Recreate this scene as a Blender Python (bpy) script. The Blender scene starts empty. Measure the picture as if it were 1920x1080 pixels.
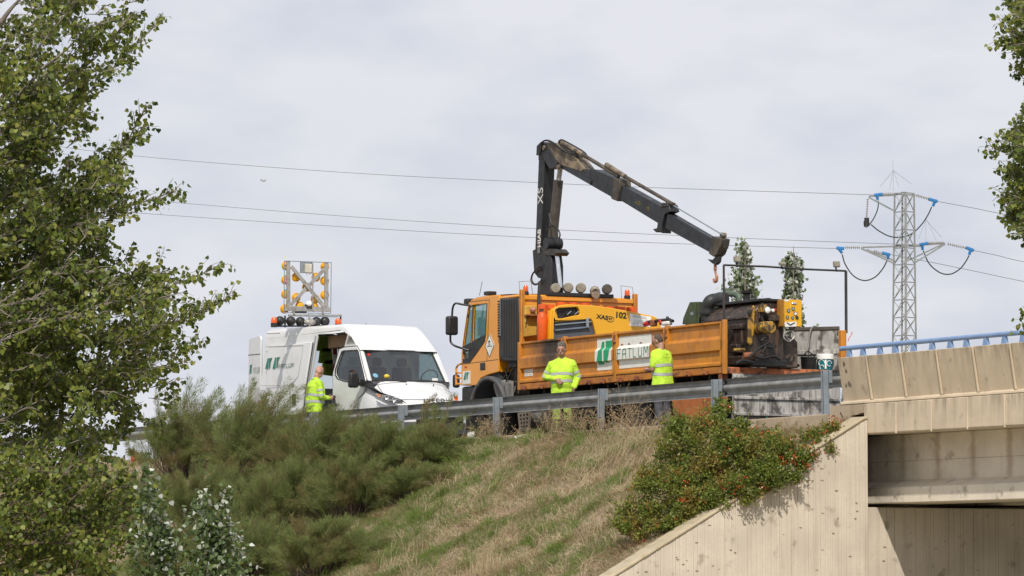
import bpy, bmesh, math, random
import numpy as np
from mathutils import Vector, Matrix
from mathutils.geometry import delaunay_2d_cdt

random.seed(7); RNG = np.random.default_rng(7)
scene = bpy.context.scene
COL = scene.collection

# ---------------------------------------------------------------- camera (metres; X runs along the road towards us, Y across it, Z up)
FPX, VPX, HOR = 7800.0, -4360.0, 1100.0        # focal length in photo pixels, road vanishing point, horizon row
CAM = Vector((62.6854, -39.1641, -2.8761))
_a = math.atan2(-VPX, FPX); _p = math.atan2(HOR - 540.0, FPX)
FH = Vector((-math.cos(_a), math.sin(_a), 0)); RT = Vector((math.sin(_a), math.cos(_a), 0)); UP = Vector((0, 0, 1))
FW = FH * math.cos(_p) + UP * math.sin(_p); CU = UP * math.cos(_p) - FH * math.sin(_p)
cd = bpy.data.cameras.new('camera'); cam = bpy.data.objects.new('camera', cd); COL.objects.link(cam)
cd.sensor_width = 36.0; cd.lens = 36.0 * FPX / 1920.0; cd.clip_start = 0.5; cd.clip_end = 6000
mw = Matrix((RT, CU, -FW)).transposed().to_4x4(); mw.translation = CAM; cam.matrix_world = mw
scene.camera = cam

# ---------------------------------------------------------------- daylight
SUNL = Vector((-0.56, 0.36, -0.745)).normalized()          # the way the sunlight travels
sd = bpy.data.lights.new('sun', 'SUN'); sun = bpy.data.objects.new('sun', sd); COL.objects.link(sun)
sd.energy = 4.1; sd.angle = math.radians(0.8); sd.color = (1.0, 0.93, 0.82)
sun.rotation_euler = SUNL.to_track_quat('-Z', 'Y').to_euler(); sun.location = (30, -30, 60)
world = bpy.data.worlds.new('World'); scene.world = world; world.use_nodes = True
nt = world.node_tree; nt.nodes.clear(); N = nt.nodes.new; L = nt.links.new
wo = N('ShaderNodeOutputWorld'); bg = N('ShaderNodeBackground'); bg.inputs['Strength'].default_value = 0.1
sky = N('ShaderNodeTexSky'); sky.sky_type = 'NISHITA'; sky.sun_disc = False
sky.sun_elevation = math.asin(-SUNL.z); sky.sun_rotation = math.atan2(-SUNL.x, -SUNL.y); sky.air_density = 1.0; sky.dust_density = 2.0
tc = N('ShaderNodeTexCoord'); mp = N('ShaderNodeMapping'); mp.inputs['Scale'].default_value = (1, 1, 2.4); mp.inputs['Location'].default_value = (0.35, 0.1, 0.2)
n1 = N('ShaderNodeTexNoise'); n1.inputs['Scale'].default_value = 17.0; n1.inputs['Detail'].default_value = 4; n1.inputs['Roughness'].default_value = 0.5
n2 = N('ShaderNodeTexNoise'); n2.inputs['Scale'].default_value = 4.0; n2.inputs['Detail'].default_value = 3
cr = N('ShaderNodeValToRGB')
for e, (p, c) in zip((cr.color_ramp.elements[0], cr.color_ramp.elements[1]), ((0.34, (6.3, 6.65, 7.6, 1)), (0.60, (7.75, 7.88, 8.4, 1)))): e.position = p; e.color = c
mk = N('ShaderNodeMapRange'); mk.inputs['From Min'].default_value = 0.25; mk.inputs['From Max'].default_value = 0.55; mk.inputs['To Min'].default_value = 0.86; mk.inputs['To Max'].default_value = 1.0
mx = N('ShaderNodeMixRGB')
L(tc.outputs['Generated'], mp.inputs['Vector']); L(mp.outputs[0], n1.inputs['Vector']); L(mp.outputs[0], n2.inputs['Vector'])
L(n1.outputs['Fac'], cr.inputs[0]); L(n2.outputs['Fac'], mk.inputs['Value']); L(mk.outputs[0], mx.inputs[0])
L(sky.outputs[0], mx.inputs[1]); L(cr.outputs[0], mx.inputs[2]); L(mx.outputs[0], bg.inputs['Color']); L(bg.outputs[0], wo.inputs[0])
vs = scene.view_settings; vs.view_transform = 'Standard'; vs.look = 'None'; vs.exposure = 0.0; vs.gamma = 1.0; vs.use_curve_mapping = False
scene.render.engine = 'CYCLES'; scene.cycles.use_denoising = True; scene.cycles.max_bounces = 8; scene.cycles.transparent_max_bounces = 12
try: scene.cycles.denoising_prefilter = 'ACCURATE'
except Exception: pass

# ---------------------------------------------------------------- survey helpers
def ray(px, py): return (FW * FPX + RT * (px - 960.0) - CU * (py - 540.0)).normalized()
def at(px, py, ax, c):
    """The point of the plane axis ax = c (a wall, a vehicle's side, the road) that the photograph shows there."""
    d = ray(px, py); return CAM + d * ((c - CAM[ax]) / d[ax])
def far(px, py, dist, dd=0.0):
    """A point of a distant upright plane, dist metres off."""
    d = ray(px, py); return CAM + d * (dist / d.dot(FW)) + FH * dd

# ---------------------------------------------------------------- objects
WL = {}                                                     # world place of each Empty
def props(o, label=None, cat=None, group=None, kind=None):
    for k, v in (('label', label), ('category', cat), ('group', group), ('kind', kind)):
        if v: o[k] = v
    return o
def thing(name, label, cat, loc=(0, 0, 0), group=None):
    o = bpy.data.objects.new(name, None); COL.objects.link(o); o.location = loc; o.empty_display_size = 0.2
    WL[o.name] = Vector(loc); return props(o, label, cat, group)
def link(o, parent=None):
    COL.objects.link(o)
    if parent is not None:
        o.parent = parent; w = WL.get(parent.name)
        if w is not None: o.matrix_parent_inverse = Matrix.Translation(-w)
    return o
def inst(name, me, loc, parent=None, rot=(0, 0, 0), scl=(1, 1, 1)):
    o = bpy.data.objects.new(name, me); o.location = loc; o.rotation_euler = rot; o.scale = scl
    WL[o.name] = Vector(loc); return link(o, parent)
def dup(root, off, label=None):
    """A thing again, off metres away, with copies of its parts and sub-parts."""
    def cp(o, par):
        c = o.copy(); COL.objects.link(c)
        if par is not None: c.parent = par
        for ch in o.children: cp(ch, c)
        return c
    r = cp(root, None); r.location = Vector(root.location) + Vector(off)
    WL[r.name] = Vector(r.location)
    if label: r['label'] = label
    return r

class MB:
    def __init__(s): s.v = []; s.f = []
    def add(s, vs, fs):
        b = len(s.v); s.v += [tuple(v) for v in vs]; s.f += [tuple(i + b for i in f) for f in fs]; return s
    def box(s, a, b, M=None):
        x0, y0, z0 = a; x1, y1, z1 = b
        vs = [Vector(p) for p in ((x0,y0,z0),(x1,y0,z0),(x1,y1,z0),(x0,y1,z0),(x0,y0,z1),(x1,y0,z1),(x1,y1,z1),(x0,y1,z1))]
        if M is not None: vs = [M @ v for v in vs]
        return s.add(vs, [(0,3,2,1),(4,5,6,7),(0,1,5,4),(1,2,6,5),(2,3,7,6),(3,0,4,7)])
    def bar(s, p, q, w, h=None, up=(0, 0, 1), t0=0, t1=0):
        """rectangular bar from p to q"""
        h = h or w; p = Vector(p); q = Vector(q); d = (q - p); ln = d.length; d.normalize()
        u = Vector(up); u = u - d * u.dot(d)
        if u.length < 1e-4: u = Vector((1, 0, 0)) - d * d.x
        u.normalize(); r = d.cross(u)
        M = Matrix((d, r, u)).transposed().to_4x4(); M.translation = p
        return s.box((-t0, -w/2, -h/2), (ln + t1, w/2, h/2), M)
    def tube(s, pts, r, n=8, caps=True):
        pts = [Vector(p) for p in pts]; m = len(pts)
        rs = r if isinstance(r, (list, tuple)) else [r] * m
        d0 = (pts[1] - pts[0]).normalized(); u = Vector((0, 0, 1)) if abs(d0.z) < .9 else Vector((1, 0, 0))
        vs = []
        for i, p in enumerate(pts):
            d = (pts[min(i+1, m-1)] - pts[max(i-1, 0)]).normalized()
            u = (u - d * u.dot(d)).normalized(); w = d.cross(u)
            vs += [p + (u * math.cos(2*math.pi*k/n) + w * math.sin(2*math.pi*k/n)) * rs[i] for k in range(n)]
        fs = [(i*n+k, i*n+(k+1) % n, (i+1)*n+(k+1) % n, (i+1)*n+k) for i in range(m-1) for k in range(n)]
        if caps: fs += [tuple(range(n))[::-1], tuple((m-1)*n + k for k in range(n))]
        return s.add(vs, fs)
    def lathe(s, prof, o, ax, n=20):
        """prof: (radius, height along ax) list"""
        ax = Vector(ax).normalized(); u = Vector((0, 0, 1)) if abs(ax.z) < .9 else Vector((1, 0, 0))
        u = (u - ax * u.dot(ax)).normalized(); w = ax.cross(u); o = Vector(o); vs = []
        for r, h in prof: vs += [o + ax * h + (u * math.cos(2*math.pi*k/n) + w * math.sin(2*math.pi*k/n)) * max(r, 1e-4) for k in range(n)]
        m = len(prof)
        fs = [(i*n+k, i*n+(k+1) % n, (i+1)*n+(k+1) % n, (i+1)*n+k) for i in range(m-1) for k in range(n)]
        fs += [tuple(range(n))[::-1], tuple((m-1)*n + k for k in range(n))]
        return s.add(vs, fs)
    def plate(s, outer, fn, t, holes=()):
        """flat sheet with holes; fn(a, b, d) maps sheet coordinates and depth d (0..t) to space"""
        polys = [list(outer)] + [list(h) for h in holes]
        def area(p): return sum(p[i][0]*p[(i+1) % len(p)][1] - p[(i+1) % len(p)][0]*p[i][1] for i in range(len(p)))
        if area(polys[0]) < 0: polys[0].reverse()
        for h in polys[1:]:
            if area(h) > 0: h.reverse()
        flat = [p for pl in polys for p in pl]; n = len(flat)
        ix, k = [], 0
        for pl in polys: ix.append(list(range(k, k+len(pl)))); k += len(pl)
        ov, _e, of, orig, _oe, _of = delaunay_2d_cdt([Vector(p) for p in flat], [], ix, 2, 1e-7); tri = []
        for f in of:
            g = [orig[q][0] if orig[q] else None for q in f]
            if None in g:
                for q, w in enumerate(f):
                    if g[q] is None: flat.append(tuple(ov[w])); orig[w].append(len(flat)-1); g[q] = len(flat)-1
            tri.append(tuple(g))
        n = len(flat)
        vs = [fn(p[0], p[1], 0) for p in flat] + [fn(p[0], p[1], t) for p in flat]; fs = []
        for a, b, c in tri:
            ar = (flat[b][0]-flat[a][0])*(flat[c][1]-flat[a][1]) - (flat[c][0]-flat[a][0])*(flat[b][1]-flat[a][1])
            if abs(ar) < 1e-12: continue
            if ar < 0: b, c = c, b
            fs += [(a, b, c), (c+n, b+n, a+n)]
        k = 0
        for pl in polys:
            m = len(pl)
            fs += [(k+(i+1) % m, k+i, k+i+n, k+(i+1) % m+n) for i in range(m)]; k += m
        return s.add(vs, fs)
    def grid(s, rows, closed=False):
        m = len(rows); n = len(rows[0]); vs = [p for r in rows for p in r]
        fs = [(i*n+k, i*n+(k+1) % n, (i+1)*n+(k+1) % n, (i+1)*n+k) for i in range(m-1) for k in range(n if closed else n-1)]
        return s.add(vs, fs)
    def ball(s, c, r, n=12, m=8, M=None):
        rx, ry, rz = r if isinstance(r, (list, tuple)) else (r, r, r); c = Vector(c); rows = []
        for i in range(m+1):
            t = math.pi*i/m; rows.append([(rx*math.sin(t)*math.cos(2*math.pi*k/n), ry*math.sin(t)*math.sin(2*math.pi*k/n), -rz*math.cos(t)) for k in range(n)])
        rows[0] = [(1e-5*math.cos(2*math.pi*k/n), 1e-5*math.sin(2*math.pi*k/n), -rz) for k in range(n)]; rows[-1] = [(a[0], a[1], rz) for a in rows[0]]
        rows = [[(c + (M @ Vector(p) if M is not None else Vector(p))) for p in r] for r in rows]
        return s.grid(rows, True)
    def capsule(s, p, q, r0, r1=None, n=12):
        r1 = r0 if r1 is None else r1; p = Vector(p); q = Vector(q); d = (q-p).normalized()
        pts, rs = [], []
        for k in range(5):
            t = math.pi/2*k/4; pts.append(p - d*r0*math.cos(t)); rs.append(max(r0*math.sin(t), 1e-4))
        for k in range(5):
            t = math.pi/2*k/4; pts.append(q + d*r1*math.sin(t)); rs.append(max(r1*math.cos(t), 1e-4))
        return s.tube(pts, rs, n)
    def mesh(s, name, mat, smooth=35):
        me = bpy.data.meshes.new(name); me.from_pydata(s.v, [], s.f); me.validate()
        bm = bmesh.new(); bm.from_mesh(me); bmesh.ops.recalc_face_normals(bm, faces=bm.faces[:]); bm.to_mesh(me); bm.free()
        for m in (mat if isinstance(mat, (list, tuple)) else [mat]): me.materials.append(m)
        if smooth:
            me.polygons.foreach_set('use_smooth', [True]*len(me.polygons)); me.set_sharp_from_angle(angle=math.radians(smooth))
        me.update(); return me
    def build(s, name, mat, parent=None, bevel=0, smooth=35, seg=2, kind=None):
        o = bpy.data.objects.new(name, s.mesh(name, mat, smooth)); link(o, parent)
        if bevel:
            b = o.modifiers.new('bevel', 'BEVEL'); b.width = bevel; b.segments = seg; b.limit_method = 'ANGLE'; b.angle_limit = math.radians(40); b.harden_normals = False
        if kind: o['kind'] = kind
        return o
def mass(name, V, mat, parent=None, kind=None):
    """V (n, k, 3): n loose k-cornered faces in one mesh"""
    n, k, _ = V.shape; me = bpy.data.meshes.new(name)
    me.vertices.add(n*k); me.vertices.foreach_set('co', np.ascontiguousarray(V, dtype=np.float32).reshape(-1))
    me.loops.add(n*k); me.loops.foreach_set('vertex_index', np.arange(n*k, dtype=np.int32))
    me.polygons.add(n); me.polygons.foreach_set('loop_start', np.arange(0, n*k, k, dtype=np.int32))
    me.materials.append(mat); me.update(); me.validate()
    o = bpy.data.objects.new(name, me); link(o, parent)
    if kind: o['kind'] = kind
    return o
def text(s, size, mat, loc, rot, parent, name='lettering', bold=0.0, ext=0.0015, sx=1.0, align='CENTER', shear=0):
    c = bpy.data.curves.new(name, 'FONT'); c.body = s; c.size = size; c.extrude = ext; c.offset = bold; c.align_x = align; c.align_y = 'CENTER'; c.shear = shear
    c.resolution_u = 3; o = bpy.data.objects.new(name, c); COL.objects.link(o); dg = bpy.context.evaluated_depsgraph_get()
    me = bpy.data.meshes.new_from_object(o.evaluated_get(dg)); bpy.data.objects.remove(o); me.materials.clear(); me.materials.append(mat)
    return inst(name, me, loc, parent, rot, (sx, 1, 1))
ROT_SIDE = (math.pi/2, 0, 0); ROT_REAR = (math.pi/2, 0, math.pi/2)      # writing on a face that looks to -Y / to +X

# ---------------------------------------------------------------- materials
def M(name, col, rough=.55, metal=0.0, var=.15, vs=3.0, col2=None, dirt=None, ds=2.5, dlo=.5, dhi=.7, da=.8, streak=None, sa=.5, ss=14.0, slo=.5, shi=.75, bump=0.0, bs=60.0, bd=.01, coat=0.0, spec=.5, trans=None):
    m = bpy.data.materials.new(name); m.use_nodes = True; t = m.node_tree; b = t.nodes['Principled BSDF']
    Nn = t.nodes.new; Ll = t.links.new
    b.inputs['Roughness'].default_value = rough; b.inputs['Metallic'].default_value = metal; b.inputs['Specular IOR Level'].default_value = spec
    if coat: b.inputs['Coat Weight'].default_value = coat; b.inputs['Coat Roughness'].default_value = .12
    g = Nn('ShaderNodeNewGeometry'); pos = g.outputs['Position']
    def noise(scale, det=4, vec=None):
        n = Nn('ShaderNodeTexNoise'); n.inputs['Scale'].default_value = scale; n.inputs['Detail'].default_value = det; Ll(vec or pos, n.inputs['Vector']); return n.outputs['Fac']
    def ramp(f, lo, hi, mul=1.0):
        r = Nn('ShaderNodeMapRange'); r.inputs['From Min'].default_value = lo; r.inputs['From Max'].default_value = hi; r.inputs['To Max'].default_value = mul; Ll(f, r.inputs['Value']); return r.outputs[0]
    def mix(fac, a, c):
        x = Nn('ShaderNodeMixRGB'); Ll(fac, x.inputs[0])
        for i, q in ((1, a), (2, c)):
            if isinstance(q, tuple): x.inputs[i].default_value = (*q, 1)
            else: Ll(q, x.inputs[i])
        return x.outputs[0]
    c2 = col2 or tuple(c*(1-var*2) for c in col)
    out = mix(ramp(noise(vs, 5), .35, .65), col, c2)
    if streak:
        mp = Nn('ShaderNodeMapping'); mp.inputs['Scale'].default_value = (ss, ss, ss*.06); Ll(pos, mp.inputs['Vector'])
        out = mix(ramp(noise(1.0, 4, mp.outputs[0]), slo, shi, sa), out, streak)
    if dirt: out = mix(ramp(noise(ds, 6), dlo, dhi, da), out, dirt)
    Ll(out, b.inputs['Base Color'])
    rr = ramp(noise(vs*2.3, 3), .3, .7, 1.0); q = Nn('ShaderNodeMapRange'); q.inputs['To Min'].default_value = max(rough-.1, .03); q.inputs['To Max'].default_value = min(rough+.12, 1); Ll(rr, q.inputs['Value']); Ll(q.outputs[0], b.inputs['Roughness'])
    if bump:
        bp = Nn('ShaderNodeBump'); bp.inputs['Strength'].default_value = bump; bp.inputs['Distance'].default_value = bd; Ll(noise(bs, 5), bp.inputs['Height']); Ll(bp.outputs[0], b.inputs['Normal'])
    return m
def leafmat(name, cols, trans=.3, rough=.5, spec=.35, patch=None, pscale=1.0, plo=.45, phi=.6):
    """foliage: each leaf takes one of the colours; patch = second list of colours by place"""
    m = bpy.data.materials.new(name); m.use_nodes = True; t = m.node_tree; b = t.nodes['Principled BSDF']; Nn = t.nodes.new; Ll = t.links.new
    g = Nn('ShaderNodeNewGeometry')
    def rampc(cs):
        r = Nn('ShaderNodeValToRGB'); e = r.color_ramp.elements
        while len(e) < len(cs): e.new(.5)
        for i, c in enumerate(cs): e[i].position = i/(len(cs)-1); e[i].color = (*c, 1)
        Ll(g.outputs['Random Per Island'], r.inputs[0]); return r.outputs[0]
    col = rampc(cols)
    if patch:
        n = Nn('ShaderNodeTexNoise'); n.inputs['Scale'].default_value = pscale; n.inputs['Detail'].default_value = 4; Ll(g.outputs['Position'], n.inputs['Vector'])
        r = Nn('ShaderNodeMapRange'); r.inputs['From Min'].default_value = plo; r.inputs['From Max'].default_value = phi; Ll(n.outputs['Fac'], r.inputs['Value'])
        x = Nn('ShaderNodeMixRGB'); Ll(r.outputs[0], x.inputs[0]); Ll(col, x.inputs[1]); Ll(rampc(patch), x.inputs[2]); col = x.outputs[0]
    Ll(col, b.inputs['Base Color']); b.inputs['Roughness'].default_value = rough; b.inputs['Specular IOR Level'].default_value = spec
    tr = Nn('ShaderNodeBsdfTranslucent'); Ll(col, tr.inputs['Color']); ms = Nn('ShaderNodeMixShader'); ms.inputs[0].default_value = trans
    Ll(b.outputs[0], ms.inputs[1]); Ll(tr.outputs[0], ms.inputs[2]); Ll(ms.outputs[0], t.nodes['Material Output'].inputs[0]); return m
def glassmat(name, tint, refl=.12):
    m = bpy.data.materials.new(name); m.use_nodes = True; t = m.node_tree; t.nodes.remove(t.nodes['Principled BSDF']); Nn = t.nodes.new
    tr = Nn('ShaderNodeBsdfTransparent'); tr.inputs[0].default_value = (*tint, 1); gl = Nn('ShaderNodeBsdfGlossy'); gl.inputs['Roughness'].default_value = .03
    fc = Nn('ShaderNodeLayerWeight'); fc.inputs[0].default_value = .5; pw = Nn('ShaderNodeMath'); pw.operation = 'POWER'; pw.inputs[1].default_value = 4.0
    lw = Nn('ShaderNodeMath'); lw.operation = 'MULTIPLY_ADD'; lw.inputs[1].default_value = .8; lw.inputs[2].default_value = refl*.5; ms = Nn('ShaderNodeMixShader')
    t.links.new(fc.outputs['Facing'], pw.inputs[0]); t.links.new(pw.outputs[0], lw.inputs[0])
    t.links.new(lw.outputs[0], ms.inputs[0]); t.links.new(tr.outputs[0], ms.inputs[1]); t.links.new(gl.outputs[0], ms.inputs[2]); t.links.new(ms.outputs[0], t.nodes['Material Output'].inputs[0]); return m

ORANGE = M('orange_paint', (.55, .215, .017), .5, col2=(.45, .165, .016), vs=2, dirt=(.20, .075, .022), ds=3.5, dlo=.5, dhi=.75, da=.6, streak=(.18, .075, .03), sa=.5, slo=.52, shi=.78)
CABPAINT = M('cab_orange_paint', (.72, .29, .018), .32, var=.03, vs=1.5, coat=.4, dirt=(.3, .15, .05), ds=2, dlo=.6, dhi=.85, da=.25)
RUST = M('rusty_orange', (.34, .12, .04), .8, col2=(.17, .06, .03), vs=9, dirt=(.06, .03, .02), ds=7, dlo=.55, dhi=.7, bump=.3)
GASORANGE = M('gas_bottle_orange', (.72, .105, .012), .4, var=.1, vs=6)
YELLOW = M('yellow_canopy', (.72, .36, .012), .35, var=.04, vs=2, dirt=(.35, .2, .05), ds=3, dlo=.6, dhi=.85, da=.35, coat=.2)
OLDYEL = M('scorched_yellow', (.46, .28, .03), .65, col2=(.32, .175, .03), vs=7, dirt=(.04, .026, .018), ds=9, dlo=.46, dhi=.58, da=.9, streak=(.05, .03, .018), sa=.8, ss=25)
BURNT = M('tarred_steel', (.045, .032, .026), .5, col2=(.02, .015, .013), vs=5, streak=(.16, .085, .045), sa=.75, ss=16, slo=.48, shi=.75, dirt=(.01, .009, .008), ds=6, dlo=.5, dhi=.6, bump=.5, bs=30)
TAR = M('black_tar', (.012, .011, .011), .35, var=.2, vs=20, bump=.6, bs=40)
BLACK = M('black_plastic', (.018, .018, .019), .5, var=.1)
CRANEP = M('crane_charcoal_paint', (.013, .0145, .019), .45, var=.15, vs=3, dirt=(.07, .06, .045), ds=3.0, dlo=.6, dhi=.85, da=.25)
DUSTD = M('grimy_crane_steel', (.10, .08, .06), .65, col2=(.035, .03, .027), vs=4)
DUSTY = M('dusty_crane_steel', (.26, .20, .135), .7, col2=(.08, .065, .052), vs=3.5, dirt=(.04, .03, .025), ds=6, dlo=.5, dhi=.65)
DARKMET = M('dark_metal', (.05, .048, .045), .5, .3, var=.2, dirt=(.1, .07, .05), ds=5, dlo=.55, dhi=.7, da=.6)
CHASSIS = M('chassis_black', (.02, .018, .017), .7, var=.2, dirt=(.10, .075, .05), ds=4, dlo=.5, dhi=.75, da=.6)
GALV = M('galvanised_steel', (.30, .31, .315), .5, .25, col2=(.23, .235, .235), vs=5, dirt=(.13, .125, .105), ds=4, dlo=.5, dhi=.75, da=.6, bump=.05, spec=.35)
GALVP = M('galvanised_post', (.27, .31, .35), .55, .3, var=.08, vs=8)
PYLONM = M('pylon_zinc', (.25, .265, .27), .6, .1, var=.12)
CHROME = M('chrome_rod', (.8, .8, .8), .15, 1.0, var=.02)
WHITE = M('white_paint', (.66, .67, .685), .3, var=.03, vs=1.2, coat=.3, dirt=(.42, .39, .34), ds=2.6, dlo=.52, dhi=.8, da=.35)
WHITEP = M('white_sticker', (.74, .74, .70), .5, var=.05, vs=6, dirt=(.4, .3, .2), ds=8, dlo=.55, dhi=.75, da=.35)
GREENL = M('logo_green', (.012, .30, .13), .5, var=.05)
DKGREEN = M('logo_dark_green', (.012, .17, .12), .5, var=.05)
INK = M('black_ink', (.02, .016, .012), .6, var=0)
GREYINK = M('grey_ink', (.32, .34, .34), .6, var=0)
GLASS = glassmat('vehicle_glass', (.62, .74, .72))
DKGLASS = glassmat('tinted_glass', (.45, .52, .52))
LENSY = M('amber_lens', (.90, .47, .012), .25, var=.12, vs=20, coat=.4)
BEACON = M('beacon_orange', (.75, .11, .01), .2, var=.1, vs=15, coat=.5)
REDP = M('red_paint', (.5, .02, .015), .45)
LAMPGREY = M('dusty_lamp_back', (.27, .25, .20), .8, var=.15, vs=15)
ALU = M('aluminium', (.42, .41, .39), .5, .5, var=.12, vs=8, dirt=(.22, .19, .15), ds=8, dlo=.5, dhi=.75)
TYRE = M('tyre_rubber', (.02, .02, .02), .85, var=.15, vs=8, dirt=(.10, .08, .06), ds=5, dlo=.5, dhi=.7, da=.5)
OLIVE = M('green_hopper_paint', (.05, .075, .03), .65, col2=(.035, .055, .025), vs=4, dirt=(.045, .035, .025), ds=5, dlo=.48, dhi=.65, streak=(.09, .075, .05), sa=.5)
GREYBOARD = M('weathered_grey_sheet', (.40, .39, .37), .7, col2=(.30, .29, .28), vs=4, streak=(.10, .085, .07), sa=.85, ss=22, slo=.48, shi=.66, dirt=(.045, .04, .035), ds=4.5, dlo=.52, dhi=.62, da=.85, bump=.1)
TEAL = M('teal_label', (.01, .22, .27), .5, var=.1)
BLUEP = M('blue_rail_paint', (.15, .25, .46), .5, col2=(.19, .29, .48), vs=5, dirt=(.33, .36, .40), ds=9, dlo=.58, dhi=.75, da=.5)
BLUEC = M('blue_cover', (.02, .17, .44), .5, var=.1, vs=2)
CER = M('insulator_glass', (.30, .27, .24), .3, var=.1)
WIREM = M('wire_grey', (.16, .16, .16), .6, var=0)
SKIN = M('skin', (.46, .27, .20), .5, col2=(.38, .19, .145), vs=14)
SKINT = M('tanned_skin', (.36, .20, .145), .5, col2=(.28, .14, .105), vs=14)
HIVIS = M('fluorescent_yellow_cloth', (.52, .80, .055), .85, col2=(.36, .58, .035), vs=7, bump=.8, bs=11, bd=.03)  # darker second tone paints the shading of the cloth folds
HIVISD = M('soiled_fluorescent_cloth', (.36, .56, .06), .9, col2=(.25, .38, .06), vs=8, dirt=(.16, .19, .06), ds=5, dlo=.5, dhi=.7, bump=.8, bs=11, bd=.03)
SILVER = M('reflective_tape', (.40, .42, .43), .5, var=.05, vs=12)
GREYCLOTH = M('grey_cloth', (.085, .088, .105), .9, var=.2, vs=12, bump=.8, bs=11, bd=.03)
HAIRG = M('grey_hair', (.13, .115, .10), .8, col2=(.06, .05, .045), vs=60)
HAIRB = M('brown_hair', (.10, .065, .05), .8, col2=(.06, .04, .03), vs=60)
BOOT = M('boot_leather', (.03, .022, .016), .7)
PAPER = M('white_paper', (.82, .82, .80), .7, var=.03)
BARK = M('pale_bark', (.24, .21, .17), .85, col2=(.11, .095, .08), vs=8, bump=.5)
TWIG = M('brown_twig', (.13, .09, .065), .85, col2=(.07, .05, .04), vs=10)
RUBBERH = M('hose_rubber', (.022, .021, .02), .55)
BEIGEIN = M('van_lining', (.30, .19, .11), .8)
DASH = M('dashboard_grey', (.05, .055, .06), .7)
VESTG = M('folded_green_vest', (.62, .78, .18), .8, var=.15, vs=9)
CONE = M('red_orange_plastic', (.50, .035, .02), .6, var=.15, vs=9)
# ================================================================ the setting
def concrete(name, base=(.53, .455, .345), stain=(.20, .155, .10), sa=.45, top=None, joints=None, bump=.25):
    m = bpy.data.materials.new(name); m.use_nodes = True; t = m.node_tree; b = t.nodes['Principled BSDF']; Nn = t.nodes.new; Ll = t.links.new
    b.inputs['Roughness'].default_value = .88; b.inputs['Specular IOR Level'].default_value = .25
    pos = Nn('ShaderNodeNewGeometry').outputs['Position']
    def noise(sc, det=5, scale=None):
        n = Nn('ShaderNodeTexNoise'); n.inputs['Scale'].default_value = sc; n.inputs['Detail'].default_value = det; v = pos
        if scale: mp = Nn('ShaderNodeMapping'); mp.inputs['Scale'].default_value = scale; Ll(pos, mp.inputs['Vector']); v = mp.outputs[0]
        Ll(v, n.inputs['Vector']); return n.outputs['Fac']
    def rng(f, a, c, lo=0., hi=1.):
        r = Nn('ShaderNodeMapRange')
        for k, q in (('From Min', a), ('From Max', c), ('To Min', lo), ('To Max', hi)): r.inputs[k].default_value = q
        Ll(f, r.inputs['Value']); return r.outputs[0]
    def mix(f, a, c, mode='MIX'):
        x = Nn('ShaderNodeMixRGB'); x.blend_type = mode
        if isinstance(f, float): x.inputs[0].default_value = f
        else: Ll(f, x.inputs[0])
        for i, q in ((1, a), (2, c)):
            if isinstance(q, tuple): x.inputs[i].default_value = (*q, 1)
            else: Ll(q, x.inputs[i])
        return x.outputs[0]
    def math_(op, a, c):
        x = Nn('ShaderNodeMath'); x.operation = op
        for i, q in ((0, a), (1, c)):
            if isinstance(q, (int, float)): x.inputs[i].default_value = q
            else: Ll(q, x.inputs[i])
        return x.outputs[0]
    c = mix(rng(noise(1.6), .35, .65), base, tuple(q*.84 for q in base))
    c = mix(rng(noise(22., 3), .4, .7, 0, .35), c, tuple(q*.8 for q in base))
    c = mix(rng(noise(1.0, 5, (7, 7, .5)), .5, .75, 0, sa), c, stain)
    sx = Nn('ShaderNodeSeparateXYZ'); Ll(pos, sx.inputs[0])
    if top is not None:      # weathering that hangs from the top edge at height top
        h = rng(sx.outputs['Z'], top-.30, top, 0, 1)
        c = mix(math_('MULTIPLY', h, rng(noise(1., 5, (9, 9, 1.2)), .42, .75, 0, .62)), c, (.10, .088, .062))
    if joints is not None:   # rust-brown runs below the panel joints, one per metre
        fr = math_('FRACT', math_('ADD', sx.outputs['X'], 10.5 - joints), 0); d = math_('ABSOLUTE', math_('SUBTRACT', fr, .5), 0)
        w = math_('ADD', d, rng(noise(5., 4), .3, .7, -.05, .05))
        c = mix(math_('MULTIPLY', rng(w, .13, .0, 0, .5), rng(sx.outputs['Z'], -1.2, -1.05)), c, (.27, .17, .09))
    c = mix(rng(noise(3.5, 6), .62, .72, 0, .5), c, (.16, .13, .095))
    Ll(c, b.inputs['Base Color'])
    bp = Nn('ShaderNodeBump'); bp.inputs['Strength'].default_value = bump; bp.inputs['Distance'].default_value = .008; Ll(noise(45., 6), bp.inputs['Height']); Ll(bp.outputs[0], b.inputs['Normal'])
    return m
CONC_P = concrete('parapet_concrete', (.58, .48, .355), top=.93, sa=.22)
CONC_F = concrete('fascia_concrete', (.62, .52, .395), top=.13, sa=.3)
CONC_G = concrete('girder_concrete', (.76, .69, .58), joints=6.53, sa=.15)
CONC_W = concrete('board_marked_concrete', (.65, .58, .485), sa=.22)
CONC_K = concrete('kerb_concrete', (.46, .37, .27))
CONC_L = concrete('lichen_capping', (.46, .39, .275), stain=(.22, .18, .10), sa=.6)
CHIPD = M('chipped_concrete', (.27, .215, .16), .9, var=.3, vs=30)
HOLE = M('hollow_shade', (.035, .025, .017), .9)
ASPH = M('asphalt', (.05, .049, .047), .9, var=.15, vs=6, bump=.3, bs=80)
SOILC = dict(var=.2)
SOIL = M('embankment_soil', (.27, .205, .14), .95, col2=(.17, .15, .075), vs=1.6, dirt=(.33, .26, .18), ds=2.3, dlo=.5, dhi=.65, da=.8, bump=.8, bs=18)
GRND = M('dry_field', (.40, .34, .25), .95, col2=(.11, .11, .045), vs=.15)

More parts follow.
